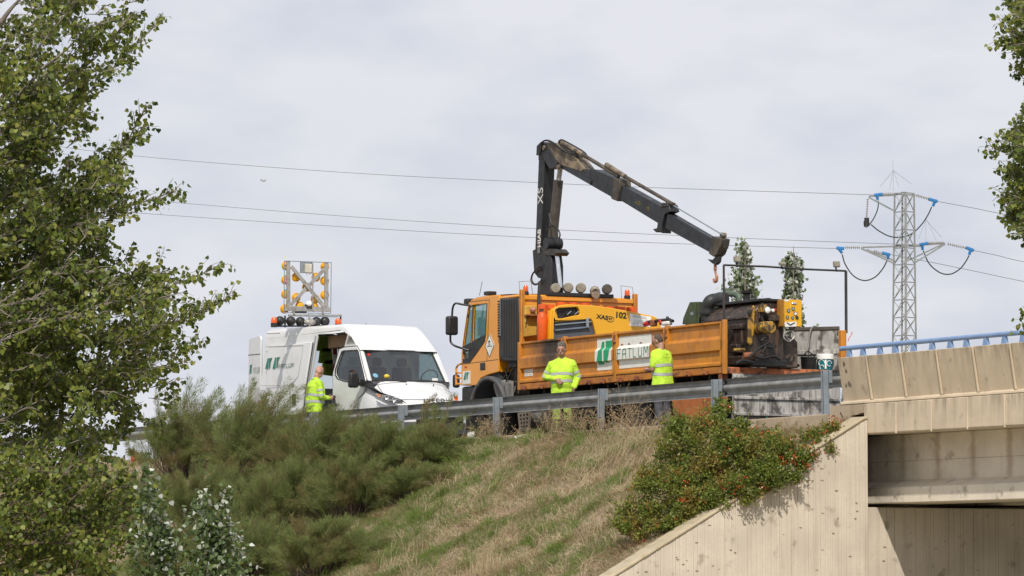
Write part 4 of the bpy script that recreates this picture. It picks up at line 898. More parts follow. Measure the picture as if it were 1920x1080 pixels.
# work light in a bracket, small lamps, pipework
c = at(1439.5, 581, 0, XC+.2); wl = MB().lathe([(.03, -.12), (.055, -.08), (.062, -.01), (.058, 0)], c, (1, -.1, 0), 18).build('round_lamp', ALU, boiler)
MB().lathe([(.052, .001), (.03, .012), (.004, .016)], c, (1, -.1, 0), 18).build('lamp_glass', PAPER, wl)
MB().box((c.x-.16, c.y-.11, c.z-.04), (c.x-.06, c.y+.03, c.z+.10)).build('lamp_bracket', OLDYEL, wl, bevel=.01)
c2 = at(1450, 582, 0, XC+.15); MB().lathe([(.03, -.06), (.032, 0), (.01, .01)], c2, (1, 0, 0), 10).build('small_lamp', WHITEP, boiler)
c3 = at(1454, 581, 0, XC+.15); MB().lathe([(.025, -.06), (.028, 0), (.01, .01)], c3, (1, 0, 0), 10).build('small_lamp', REDP, boiler)
for pts, r in ((((1428, 568), (1431, 580), (1428, 594), (1432, 604)), .02), (((1436, 590), (1442, 598), (1440, 606)), .025), (((1449, 590), (1447, 598), (1452, 604)), .035), (((1424, 572), (1424, 596)), .015)):
    MB().tube(spline([at(u, v, 0, XC+.06) for u, v in pts], 4), r, 7).build('pipe', DARKMET, boiler)
MB().box((XC, at(1443, 590, 0, XC).y-.1, at(1443, 602, 0, XC).z), (XC+.12, at(1455, 590, 0, XC).y, at(1443, 591, 0, XC).z)).build('burner_bracket', BURNT, boiler, bevel=.01)
# control panel
a, b = SX(1470, 561, XC+.25), SX(1503, 613, XC+.25)
cpn = MB().box((XC+.0, a[0], b[1]), (XC+.25, b[0], a[1])).build('control_box', M('rusty_yellow_box', (.50, .25, .03), .6, col2=(.36, .16, .03), vs=5, streak=(.18, .08, .03), sa=.5), boiler, bevel=.012)
MB().box((XC+.248, a[0]+.006, b[1]+.006), (XC+.262, b[0]-.006, a[1]-.006)).build('control_face', M('panel_yellow', (.72, .38, .015), .45, var=.05, dirt=(.25, .13, .03), ds=9, dlo=.6, dhi=.75, da=.5), cpn, bevel=.004)
for u, v, r, m_ in ((1478, 582.5, .034, ALU), (1487, 579, .036, ALU), (1491, 588, .036, PAPER), (1476, 595, .034, ALU), (1486, 596, .030, ALU), (1494, 595.5, .034, DARKMET)):
    c = at(u, v, 0, XC+.262); q = MB().lathe([(r, 0), (r, .012), (r*.82, .015), (r*.8, .008), (.004, .008)], c, (1, 0, 0), 18).build('gauge', DARKMET, boiler)
    MB().lathe([(r*.78, .009), (.003, .0105)], c, (1, 0, 0), 16).build('dial', m_, q)
c = at(1489, 569, 0, XC+.262); MB().ball(c, (.02, .06, .028)).build('lock_handle', CHROME, boiler)
wp = [SX(*p, XC+.265) for p in ((1471, 604), (1493, 603), (1494, 612), (1472, 613))]; wl_ = MB().plate(wp, rear(XC+.265), .003).build('worn_label', WHITEP, boiler, smooth=0)
ar = [SX(*p, XC+.268) for p in ((1476, 604), (1482, 608), (1490, 604), (1491, 606), (1482, 611), (1475, 606))]; MB().plate(ar, rear(XC+.268), .003).build('label_print', MUDG, boiler, smooth=0)
lb = [SX(*p, XC+.266) for p in ((1471, 561.5), (1479, 561.5), (1479, 565), (1471, 565))]; MB().plate(lb, rear(XC+.266), .003).build('worn_label', WHITEP, boiler, smooth=0)
for pts in (((1470, 616), (1474, 632), (1484, 637), (1490, 628), (1482, 620), (1472, 624)), ((1471, 620), (1470, 634), (1480, 640), (1488, 632), (1486, 620)), ((1478, 612), (1484, 620), (1478, 632), (1472, 630)), ((1490, 612), (1486, 618), (1474, 618))):
    MB().tube(spline([at(u, v, 0, XC+.2) for u, v in pts], 5), .014, 6).build('cable', ALU if pts[0][0] < 1472 else RUBBERH, boiler)
# spattered sheet right of the tank, tool clutter at its foot
a, b = SX(1464, 632, XC-.1), SX(1496, 690, XC-.1)
MB().plate([(a[0], 1.16), (b[0], 1.16), (b[0], a[1]-.08), (b[0]-.1, a[1]), (a[0], a[1]+.05)], rear(XC-.1), .5).build('spattered_sheet', M('spattered_sheet', (.13, .095, .07), .7, var=.3, vs=6, dirt=(.03, .024, .02), ds=9, dlo=.45, dhi=.6), boiler, bevel=.02)
MB().tube([at(1394, 667, 0, XC+.12), at(1418, 666, 0, XC+.2)], .06, 12).build('pump_pipe', RUST, boiler)
MB().tube([at(1376, 656, 0, XC+.05), at(1396, 655, 0, XC+.05)], .025, 8).build('lever', OLDYEL, boiler)
MB().box((XC-.2, 1.92, 1.16), (XC+.1, ye, 1.30)).build('boiler_foot', TAR, boiler, bevel=.02)
MB().box((XC-1.5, 1.75, 1.20), (XC-.0, 1.9, 1.36)).build('boiler_foot', BURNT, boiler, bevel=.02)
for pts, r in ((((1404, 671), (1420, 655), (1432, 648), (1442, 642)), .028), (((1414, 668), (1430, 672), (1450, 668), (1462, 674)), .032), (((1426, 640), (1434, 634), (1440, 632)), .03), (((1428, 662), (1436, 650), (1446, 652), (1452, 646)), .03), (((1380, 682), (1392, 676), (1412, 680)), .03)):
    MB().tube(spline([at(u, v, 0, XC+.3) for u, v in pts], 4), r, 8).build('tarred_hose', TAR, boiler)
# duct, hood and pipes on the boiler's far end
eb = [at(1327, 600, 1, 2.1), at(1327, 578, 1, 2.1), at(1332, 565, 1, 2.12), at(1346, 562, 1, 2.3), at(1362, 561, 1, 2.4)]
MB().tube(spline(eb, 5), .125, 16).build('flue_elbow', M('flue_black', (.03, .032, .034), .55, var=.2), boiler)
MB().lathe([(.14, -.03), (.17, -.02), (.17, .02), (.14, .03)], at(1327, 587, 1, 2.1), (.1, 0, 1), 18).build('flue_flange', BLACK, boiler)
PGR = M('pipe_grey_green', (.10, .135, .10), .55, var=.15)
MB().tube(spline([at(1338, 560, 1, 2.7), at(1345, 554, 1, 2.7), at(1364, 551, 1, 2.7), at(1378, 552, 1, 2.7), at(1385, 556, 1, 2.7), at(1386, 568, 1, 2.7)], 5), .055, 12).build('vent_pipe', PGR, boiler)
MB().tube([at(1364, 556, 1, 2.75), at(1364, 542, 1, 2.75)], .085, 14).build('vent_cap', PGR, boiler)
cc = at(1400, 562, 1, 2.5); MB().lathe([(.10, -.04), (.07, 0), (.07, .10), (.115, .12), (.12, .17), (.02, .175)], cc, (0, 0, 1), 16).build('chimney', TAR, boiler)
for k in range(7):
    c = at(1362+random.random()*80, 563, 1, 2.5); MB().ball((c.x, c.y, zt+.07), (.06, .08, .03), 8, 5).build('tar_lump', TAR, boiler)
hp = thing('hopper', 'dark green sheet metal hopper with a slanted side in front of the boiler', 'hopper', (at(1300, 600, 1, 2.0).x, 2.3, 1.15))
hb_ = [ST(*p, 1.95) for p in ((1279, 608), (1281, 596), (1293, 566.5), (1303, 566), (1303, 610))]
MB().plate(hb_, side(1.95), .06).build('hopper_side', OLIVE, hp, bevel=.008)
xh = hb_[2][0]; xh2 = hb_[3][0]; zz = hb_[2][1]
MB().plate([hb_[0], hb_[1], hb_[2], (xh2, zz), (xh2, 1.15), (hb_[0][0], 1.15)], side(2.015), .55).build('hopper_body', OLIVE, hp, bevel=.012)
MB().box((hb_[0][0]+.1, 2.1, 1.15), (xh2-.1, 2.5, 1.3)).build('hopper_foot', DARKMET, hp)
c = ST(1297, 588, 1.945); MB().box((c[0]-.05, 1.943, c[1]-.03), (c[0]+.05, 1.95, c[1]+.03)).build('small_label', GALVP, hp, smooth=0)
# buckets by the tail
def bucket(u, v, x, r, h, m_, label, rim=None):
    p = at(u, v, 0, x); z = 1.155; t = thing('bucket', label, 'bucket', (x, p.y, z))
    n = 24; MB().lathe([(r*.86, 0), (r*.88, .01), (r, h), (r*1.05, h), (r*1.05, h-.02), (r*1.0, h-.02)] if rim is None else [(r*.86, 0), (r*.88, .01), (r, h)], (x, p.y, z), (0, 0, 1), n).build('body', m_, t, smooth=40)
    if rim:
        MB().lathe([(r*1.0, h-.09), (r*1.06, h-.085), (r*1.06, h), (r*.98, h+.01), (.02, h+.012)], (x, p.y, z), (0, 0, 1), n).build('lid', rim, t, smooth=40)
    return t, p
h_ = at(1540, 668, 0, -2.4).z - 1.155
t, p = bucket(1547, 680, -2.2, .155, .29, TEAL, 'white lidded tub with teal label on the lorry tail, by the orange post', PAPER)
for a0, a1, r_, zc, zh in ((-.62, -.42, .150, .105, .10),):
    rows = [[Vector((-2.2+r_*1.005*math.cos(a), p.y+r_*1.005*math.sin(a), 1.155+zz)) for a in np.linspace(a0, a1, 4)] for zz in (.02, .19)]
    MB().grid(rows).build('label_stripe', PAPER, t, smooth=0)
for ac, zc, r_ in ((-.05, .12, .05), (-1.05, .13, .06), (-1.0, .05, .04)):
    mb = MB(); mb.tube([Vector((-2.2+.152*math.cos(ac+r_/.15*math.cos(q)), p.y+.152*math.sin(ac+r_/.15*math.cos(q)), 1.155+zc+r_*math.sin(q))) for q in np.linspace(0, 5.2 if ac > -.1 else 4, 14)], .007, 5); mb.build('label_swirl', PAPER, t)
t, p = bucket(1516, 680, -2.3, .15, .24, TAR, 'black tar-covered pail standing left of the white lidded tub')
MB().tube(spline([Vector((-2.3, p.y-.15, 1.39)), Vector((-2.25, p.y-.06, 1.50)), Vector((-2.25, p.y+.04, 1.46)), Vector((-2.3, p.y+.15, 1.39))], 4), .010, 6).build('handle', TAR, t)
hz_ = thing('rubber_hose', 'thin grey hose hanging over the far drop side behind the black pail', 'hose', at(1520, 650, 0, -2.5))
MB().tube(spline([at(1531, 615, 0, -2.52), at(1527, 612, 0, -2.50), at(1521, 617, 0, -2.46), at(1517, 632, 0, -2.45), at(1516, 648, 0, -2.42), at(1512, 662, 0, -2.4), at(1516, 666, 0, -2.36)], 5), .018, 7).build('tube', M('grey_hose', (.20, .19, .17), .6), hz_)
# debris on the bed floor
for i, (u, v, x, s, m_, lb) in enumerate(((1375, 668, -2.6, .10, DUSTP, 'grey rag heap on the lorry bed beside the corner post'), (1381, 664, -2.6, .06, PAPER, 'crumpled white paper on the rag heap by the corner post'), (1430, 681, -2.4, .11, TAR, 'long tarry lump on the lorry tail below the burner'), (1448, 684, -2.3, .09, TAR, 'tarry lump on the lorry tail below the spattered sheet'), (1478, 676, -2.6, .10, TAR, 'black tarry tangle in front of the spattered sheet'), (1393, 684, -2.4, .07, CHASSIS, 'small dark lump on the lorry tail near the rag heap'))):
    p = at(u, v, 0, x); mb = MB(); rr_ = random.Random(i)
    for k in range(6):
        mb.ball((x+rr_.uniform(-s, s), p.y+rr_.uniform(-s*1.8, s*1.8), 1.155+s*.55+rr_.uniform(0, s*.5)), (s*rr_.uniform(.4, .8), s*rr_.uniform(.6, 1.3), s*rr_.uniform(.3, .6)), 8, 6)
    o = mb.build(('rag_heap', 'crumpled_paper', 'tar_lump', 'tar_lump', 'tar_tangle', 'tar_lump')[i], m_); props(o, lb, ('rag', 'paper', 'tar lump', 'tar lump', 'tar lump', 'tar lump')[i]); r_ = o.modifiers.new('remesh', 'REMESH'); r_.mode = 'VOXEL'; r_.voxel_size = s*.14
# ================================================================ the white van
VX0, VC = -20.62, 2.0
van = thing('panel_van', 'white high-roofed panel van with its side and rear doors open', 'van', (-17.4, VC, 0))
lean = lambda z: 1.0 + max(0, z-1.45)*.075
def vs_(off=0.0): return lambda a, c, d: Vector((a, lean(c)+off+d, c))
def vsf(off=0.0): return lambda a, c, d: Vector((a, 2*VC-lean(c)-off-d, c))
up = [(-20.62, 1.45), (-20.55, 2.63), (-16.78, 2.60), (-16.32, 2.42), (-15.93, 2.13), (-15.98, 2.235), (-16.62, 2.245), (-16.50, 2.53), (-17.95, 2.58), (-18.2, 1.45)]
up = [(-20.62, 1.45), (-20.55, 2.63), (-16.78, 2.60), (-16.32, 2.44), (-15.90, 2.13), (-16.0, 2.24), (-16.62, 2.245), (-16.50, 2.53), (-17.95, 2.58), (-18.2, 1.45)]
MB().plate(up, vs_(), .035).build('side_panel', WHITE, van, bevel=.008)
lw = [(-20.66, .42), (-20.66, 1.448), (-18.2, 1.448), (-18.42, .62), (-17.1, .60), (-17.1, .38), (-18.6, .38), (-18.62, .62), (-18.75, .78), (-19.0, .86), (-19.25, .78), (-19.38, .62), (-19.4, .42)]
MB().plate(lw, vs_(), .035).build('lower_panel', WHITE, van, bevel=.008)
# far side with a door window
upf = [(-20.62, .4), (-20.62, 1.45), (-20.55, 2.63), (-16.78, 2.60), (-16.32, 2.42), (-15.93, 2.13), (-15.45, 1.45), (-15.9, .4)]
wf = [(-16.85, 1.6), (-16.75, 2.13), (-15.98, 2.12), (-15.62, 1.52)]
MB().plate(upf, vsf(), .035, [wf]).build('side_panel', WHITE, van, bevel=.008)
MB().plate(wf, vsf(.012), .006).build('door_glass', GLASS, van, smooth=0)
# roof and rounded front cap
def ring(x, w, zt, ze):      # half width at the edge height ze, top zt
    L_ = [(w, ze), (w*.99, ze+(zt-ze)*.5), (w*.955, ze+(zt-ze)*.82), (w*.88, ze+(zt-ze)*.95), (w*.5, zt-.003), (0, zt)]
    pts = [Vector((x(k/5.) if callable(x) else x, VC-a, c)) for k, (a, c) in enumerate(L_)]
    return pts + [Vector((p.x, 2*VC-p.y, p.z)) for p in pts[-2::-1]]
rows = [ring(-20.56, .91, 2.80, 2.62)] + [ring(x, .914, 2.845-.028*(x+20.5)*.9, 2.615) for x in (-20.45, -19.5, -18.5, -17.5, -16.9)]
rows += [ring(lambda t: -16.70+.06*t, .908, 2.735, 2.58), ring(lambda t: -16.52+.08*t, .912, 2.635, 2.50), ring(lambda t: -16.24+.10*t, .925, 2.42, 2.37), ring(lambda t: -16.04+.12*t, .94, 2.235, 2.215), ring(lambda t: -15.95+.16*t, .945, 2.145, 2.135)]
MB().grid(rows).build('roof', WHITE, van, smooth=50)
MB().plate([(1.1, 2.60), (2.9, 2.60), (2.88, 2.74), (2.7, 2.80), (1.3, 2.80), (1.12, 2.74)], rear(-20.55), .03).build('roof_end', WHITE, van)
# nose: plan outline at each height
LV = {.32: [(-15.92, 1.02), (-15.6, 1.0), (-14.9, 1.0), (-14.45, 1.1), (-14.2, 1.35), (-14.08, 1.7), (-14.05, 2)],
      .62: [(-15.92, 1.0), (-15.6, 1.0), (-14.85, 1.0), (-14.42, 1.1), (-14.18, 1.35), (-14.08, 1.7), (-14.05, 2)],
      .92: [(-15.92, 1.0), (-15.6, 1.0), (-15.0, 1.01), (-14.58, 1.12), (-14.30, 1.35), (-14.2, 1.7), (-14.17, 2)],
      1.03: [(-15.92, 1.0), (-15.6, 1.0), (-15.1, 1.015), (-14.72, 1.14), (-14.42, 1.4), (-14.30, 1.7), (-14.27, 2)],
      1.15: [(-15.92, 1.0), (-15.6, 1.005), (-15.2, 1.03), (-14.95, 1.15), (-14.72, 1.42), (-14.62, 1.7), (-14.58, 2)],
      1.30: [(-15.92, 1.01), (-15.65, 1.02), (-15.4, 1.06), (-15.2, 1.17), (-15.02, 1.45), (-14.95, 1.7), (-14.92, 2)],
      1.40: [(-15.92, 1.02), (-15.7, 1.03), (-15.5, 1.08), (-15.34, 1.18), (-15.2, 1.47), (-15.13, 1.7), (-15.11, 2)],
      1.455: [(-15.92, 1.03), (-15.72, 1.04), (-15.55, 1.09), (-15.42, 1.19), (-15.29, 1.48), (-15.24, 1.7), (-15.22, 2)]}
rows = []
for z in sorted(LV):
    a = [Vector((x, y, z)) for x, y in LV[z]]; rows.append(a + [Vector((p.x, 2*VC-p.y, p.z)) for p in a[-2::-1]])
MB().grid(rows).build('front_body', WHITE, van, smooth=60)
# windscreen, pillars, black surround
NB = 9
def wrow(t, dx=0, ins=0.0):
    out = []
    for k in range(NB):
        s = -1+2*k/(NB-1); hw = (.90*(1-t)+.835*t)-ins; x = (-15.245-.20*s*s)*(1-t)+(-15.80-.17*s*s)*t; out.append(Vector((x+dx, VC+s*hw, 1.45+.70*t)))
    return out
MB().grid([wrow(t) for t in np.linspace(.02, 1, 5)]).build('windscreen', glassmat('screen_glass', (.46, .53, .54), .26), van, smooth=60)
MB().grid([wrow(t, .012) for t in np.linspace(-.03, .05, 3)]).build('screen_base_band', BLACK, van)
MB().grid([wrow(t, .010) for t in np.linspace(.965, 1.01, 3)]).build('screen_top_band', BLACK, van)
for sg in (-1, 1):
    pil = [(wrow(t)[0 if sg < 0 else -1]) for t in np.linspace(-.02, 1.02, 6)]
    MB().tube([p+Vector((-.02, sg*.03, 0)) for p in pil], .055, 8).build('windscreen_pillar', WHITE, van)
    MB().tube([p+Vector((.015, -sg*.02, .0)) for p in pil], .016, 6).build('screen_seal', BLACK, van)
# cabin
MB().box((-16.6, 1.06, .75), (-15.5, 2.94, .9)).build('cabin_floor', DASH, van)
MB().plate([(-15.3, .9), (-15.33, 1.43), (-15.55, 1.50), (-15.95, 1.40), (-16.0, .9)], side(1.1), 1.8).build('dashboard', DASH, van, bevel=.04)
for y in (1.15, 1.75, 2.35):
    s = MB().box((-16.9, y, .9), (-16.35, y+.5, 1.15)).build('seat', DASH, van, bevel=.05); q = MB().box((-17.0, y+.02, 1.1), (-16.85, y+.48, 1.85)).build('backrest', DASH, None, bevel=.06); q.parent = s
    h = MB().box((-16.98, y+.13, 1.86), (-16.88, y+.37, 2.05)).build('headrest', DASH, None, bevel=.05); h.parent = s
sw = at(805, 709, 0, -15.85)
MB().tube([sw+Vector((.09*math.sin(k*.449), .20*math.cos(k*.449), .17*math.sin(k*.449))) for k in range(15)], .015, 6).build('steering_wheel', BLACK, van)
MB().box((-17.12, 1.08, .8), (-17.06, 2.92, 1.5)).build('bulkhead', DASH, van)
MB().ball(at(725, 705, 0, -15.42)+Vector((0, 0, -.01)), (.06, .065, .05)).build('yellow_helmet', M('helmet_yellow', (.75, .55, .05), .4), van)
c = at(690.5, 665, 0, -15.88); MB().lathe([(.035, 0), (.03, .004)], c+Vector((.03, 0, 0)), (1, 0, .6), 14).build('round_sticker', REDP, van)
c = at(703, 704, 0, -15.40); MB().lathe([(.06, 0), (.055, .003)], c+Vector((.03, 0, 0)), (1, 0, .8), 16).build('round_sticker', M('blue_sticker', (.15, .35, .5), .5), van)
c = at(815, 711, 0, -15.3); MB().box((c.x, c.y-.06, c.z-.03), (c.x+.01, c.y+.07, c.z+.02)).build('paper_slip', PAPER, van)
MB().plate([(1.75, 2.06), (2.2, 2.06), (2.15, 2.15), (1.8, 2.15)], rear(-15.86), .04).build('inner_mirror', BLACK, van)
for a, b in (((697, 713), (762, 716)), ((752, 715), (842, 717.5))):
    p, q = at(*a, 0, -15.26), at(*b, 0, -15.2); MB().tube([p, (p+q)/2+Vector((.03, 0, .02)), q], .014, 6).build('wiper', BLACK, van)
    for u in (a[0]+58, ): pass
for u, v in ((762, 720.5), (813, 722)):
    c = at(u, v, 0, -15.1); MB().ball(c, .018, 6, 4).build('washer_jet', BLACK, van)
# front door
dr = [(-17.06, 1.50), (-17.06, 1.70), (-16.84, 2.20), (-16.62, 2.225), (-16.02, 2.22), (-15.90, 2.12), (-15.5, 1.50)]
win = [(-16.93, 1.66), (-16.93, 1.78), (-16.70, 2.125), (-16.60, 2.14), (-15.98, 2.125), (-15.93, 2.08), (-15.56, 1.50), (-15.60, 1.43), (-16.0, 1.44), (-16.5, 1.51), (-16.8, 1.57)]
drf = [(-17.06, .50), (-17.06, 1.70), (-16.84, 2.20), (-16.62, 2.225), (-16.02, 2.22), (-15.90, 2.12), (-15.45, 1.42), (-15.6, 1.2), (-15.85, 1.1), (-15.9, .5)]
fd = MB().plate(drf, vs_(-.012), .045, [win]).build('front_door', WHITE, van, bevel=.012)
MB().plate([(-16.45+(a+16.45)*1.022, 1.3+(c-1.3)*1.022) for a, c in drf], vs_(-.002), .004, [win]).build('door_gap', INK, fd, smooth=0)
MB().plate(win, vs_(.012), .006).build('door_glass', DKGLASS, fd, smooth=0)
cx = sum(p[0] for p in win)/len(win); cz = sum(p[1] for p in win)/len(win)
MB().plate([(cx+(a-cx)*1.06, cz+(c-cz)*1.07) for a, c in win], vs_(-.017), .012, [win]).build('window_seal', BLACK, fd, smooth=0)
# black corner from mirror foot to headlamp, headlamp, mirror
def poly3(pts, name, mat, parent, push=.02, thick=.012):
    P = [at(u, v, 1, y)+Vector((push, -push, 0)) for u, v, y in pts]; n = len(P)
    me = MB().add(P, [tuple(range(n))]).build(name, mat, parent, smooth=0); so = me.modifiers.new('solid', 'SOLIDIFY'); so.thickness = thick; so.offset = 0; return me
poly3([(689, 712, 1.02), (699, 716, 1.1), (703, 727, 1.06), (716, 736, 1.05), (741, 744, 1.12), (753, 749, 1.2), (765, 757, 1.36), (748, 751, 1.2), (733, 747, 1.08), (706, 738, 1.02), (692, 728, 1.0), (684, 722, .99)], 'lamp_surround', BLACK, van, .03)
hl = poly3([(706, 738, 1.0), (722, 741, 1.03), (741, 745.5, 1.1), (753, 751, 1.2), (758, 757, 1.3), (746, 757, 1.22), (728, 751, 1.06), (714, 746, 1.0)], 'headlight', M('headlight_lens', (.55, .56, .57), .1, .3, var=.4, vs=25, coat=.6), van, .05)
poly3([(707, 738.5, .99), (716, 740, 1.0), (716, 744.5, 1.0), (713, 745, .99)], 'indicator', M('indicator_orange', (.75, .30, .12), .25), hl, .065)
for u, v, y in ((727, 745.5, 1.04), (741, 750, 1.12)):
    c = at(u, v, 1, y)+Vector((.085, -.06, 0)); MB().lathe([(.055, 0), (.045, .012), (.02, .0)], c, (.8, -.6, 0), 14).build('reflector', CHROME, hl)
mc = at(664, 712, 1, .72)
mh = MB().box((mc.x-.09, .60, mc.z-.17), (mc.x+.05, .82, mc.z+.16)).build('mirror', BLACK, van, bevel=.05, seg=3)
MB().bar((mc.x-.02, .8, mc.z-.02), (-15.58, 1.0, 1.40), .16, .13).build('mirror_arm', BLACK, mh, bevel=.02)
mr = at(851, 714, 0, -15.6); MB().box((mr.x-.06, mr.y-.02, mr.z-.15), (mr.x+.05, mr.y+.14, mr.z+.14)).build('mirror', BLACK, van, bevel=.05)
# grille, badge letters, bumper
MB().box((-14.09, 1.45, .55), (-14.03, 2.55, .82)).build('grille', BLACK, van, bevel=.015)
bl = []
for z, k in ((.28, .0), (.32, .035), (.54, .035), (.57, 0)):
    a = [Vector((x+k, y-k*.7, z)) for x, y in LV[.32][2:]]; bl.append(a + [Vector((p.x, 2*VC-p.y, p.z)) for p in a[-2::-1]])
MB().grid(bl).build('bumper', MUDG, van, smooth=40)
for ch_, u in zip('IVECO', (795, 803, 811.5, 820, 829)):
    c = at(u, 751.5, 0, -14.235); text(ch_, .125, INK, (c.x+.02, c.y, c.z), (math.pi/2-.35, 0, math.pi/2), van, bold=.004, sx=1.05)
c = at(728, 797, 1, 1.15); MB().lathe([(.06, 0), (.05, .02)], c, (1, -.4, 0), 14).build('fog_lamp', CHROME, van)
c = at(853, 747, 0, -14.55); MB().box((c.x, c.y-.03, c.z-.06), (c.x+.05, c.y+.05, c.z+.05)).build('indicator', BEACON, van, bevel=.01)
for x in (-15.15, -19.0):
    for y, o in ((1.12, -1), (2.88, 1)): wheel(x, y, .35, van, o, .22)
MB().box((-20.5, 1.1, .45), (-14.3, 2.9, .55)).build('underbody', CHASSIS, van)
# side door: slid back outside the rear panel; its edge frame
sd_ = [(-20.35, .62), (-20.30, 2.42), (-18.12, 2.42), (-18.30, 1.45), (-18.52, .62)]
sdo = MB().plate(sd_, vs_(-.055), .045).build('sliding_door', WHITE, van, bevel=.015)
def vline(pts, w=.012, mat=None, off=-.06, name='panel_crease', par=None):
    mb = MB(); P = [Vector((a, lean(c)+off, c)) for a, c in pts]
    for p, q in zip(P, P[1:]): mb.bar(p, q, .006, w, up=(0, 0, 1) if abs(p.x-q.x) > abs(p.z-q.z) else (1, 0, 0))
    return mb.build(name, mat or M('shade_grey', (.55, .55, .55), .5), par or sdo, bevel=.002)
Q = lambda u, v: (lambda p: (p.x, p.z))(at(u, v, 1, 1.0+max(0, (2.8-1.45)*.03)))
GREYL = M('crease_shade', (.50, .50, .49), .5, var=.05)  # grey bars carry the shading of the pressed creases in their colour
vline([Q(499, 650), Q(519, 649.5), Q(571, 647.5)], .018, GREYL)
vline([Q(500, 723), Q(549, 722), Q(557, 717), Q(565, 706), Q(571, 649)], .014, GREYL)
vline([Q(494, 722.5), Q(500, 723)], .014, GREYL)
vline([(-18.12, 2.42), (-18.30, 1.45), (-18.52, .62)], .05, DARKMET, -.02, 'door_edge')
vline([(-18.03, 2.56), (-18.22, 1.45), (-18.45, .62)], .03, GALVP, -.012, 'edge_rail', van)
vline([Q(496, 625), Q(521, 624)], .012, GREYL, -.006, par=van)
kx = Q(560, 749); MB().box((kx[0]-.10, lean(1.2)-.085, kx[1]-.12), (kx[0]+.06, lean(1.2)-.05, kx[1]+.12)).build('handle', BLACK, sdo, bevel=.03)
fnl = lambda a, c, d: Vector((a, lean(c)-.058-d, c))
for u0, u1, v0, v1 in ((501.5, 513.5, 671, 692.5), (515.5, 528.5, 669.5, 691.5)):
    x0, z0 = Q(u0, v1); x1, z1 = Q(u1, v0); pair_logo(sdo, fnl, (x0+x1)/2, (z0+z1)/2, z1-z0, DKGREEN, w=(x1-x0))
x0, z0 = Q(528, 691); x1, z1 = Q(556, 681); strokes('FATLUM', sdo, (x0, lean(z0)-.066, z0), (1, 0, 0), z1-z0, x1-x0, M('logo_grey_green', (.16, .26, .22), .5), .014)
# open rear door, hinged at the near corner and standing out behind
dv = Vector((-math.cos(math.radians(8)), math.sin(math.radians(8)), 0)); o_ = Vector((-20.66, 1.03, 0))
def rd(off=0): return lambda a, c, d: o_ + dv*a + Vector((0, off+d, c))
rdo = MB().plate([(.02, .5), (.02, 2.62), (.10, 2.70), (.88, 2.66), (.93, 2.5), (.95, .5)], rd(), .05).build('rear_door', WHITE, van, bevel=.02)
MB().plate([(.04, 2.28), (.92, 2.30), (.92, 2.315), (.04, 2.295)], rd(-.006), .006).build('panel_crease', DARKMET, rdo)
MB().plate([(.05, 1.0), (.05, 1.55), (.93, 1.55), (.93, 1.0)], rd(-.005), .006).build('number_plate', M('faded_grey_panel', (.50, .50, .47), .6), rdo, smooth=0)
MB().box((-20.72, .99, .35), (-20.64, 1.06, 1.25)).build('tail_light', M('tail_light_red', (.35, .06, .08), .3), van, bevel=.01)
pair_logo(rdo, lambda a, c, d: o_ + dv*(.72-a) + Vector((0, -.006-d, c)), -.02, 1.98, .2, DKGREEN, w=.2)
strokes('FATLUM', rdo, o_ + dv*.56 + Vector((0, -.01, 1.88)), -dv, .12, .50, M('faded_logo', (.42, .46, .45), .5), .014)
# far rear door closed, seen from inside; load space
MB().plate([(2.02, .5), (2.02, 2.62), (2.9, 2.62), (2.97, 1.45), (2.97, .5)], rear(-20.6), .04, [[(2.12, 1.55), (2.14, 2.45), (2.78, 2.45), (2.84, 1.55)]]).build('rear_door', WHITE, van, bevel=.01)
MB().plate([(2.12, 1.55), (2.14, 2.45), (2.78, 2.45), (2.84, 1.55)], rear(-20.62), .006).build('rear_glass', glassmat('clear_glass', (.92, .95, .94)), van)
MB().box((-20.6, 1.06, .56), (-17.0, 2.94, .66)).build('load_floor', DASH, van)
MB().box((-18.0, 1.35, 2.28), (-16.9, 2.85, 2.56)).build('overhead_locker', BEIGEIN, van, bevel=.02)
MB().box((-18.9, 2.4, .66), (-17.2, 2.9, 1.5)).build('tool_rack', DASH, van, bevel=.02)
rr_ = random.Random(4); VESTT = leafmat('thin_vest_cloth', [(.62, .75, .2), (.5, .62, .18)], .6, .8, .1)
for k, (u, v, lb) in enumerate(((603, 645, 'upper'), (607, 668, 'middle'), (613, 690, 'lower'))):
    y, z = SX(u, v, -20.25); mb = MB()
    for q in range(3):
        a = rr_.uniform(-.3, .3); mb.plate([(y-.14+rr_.uniform(-.04, .04), z-.15), (y+.15+rr_.uniform(-.05, .05), z-.18), (y+.15, z+.10+.05*q), (y-.10, z+.15)], rear(-20.25+.05*q), .002)
    o = mb.build('folded_vest', VESTT); props(o, 'yellow-green vest, %s of those stowed inside the open van' % lb, 'vest', 'vests stowed in the van'); 
tp = thing('striped_pole', 'red and white striped pole standing inside the van side door', 'pole', at(628, 700, 1, 1.9))
b_ = WL[tp.name]
for k in range(8): MB().tube([Vector((b_.x, b_.y, .66+.22*k)), Vector((b_.x, b_.y, .88+.22*k))], .05, 10).build('stripe_band', REDP if k % 2 else PAPER, tp)
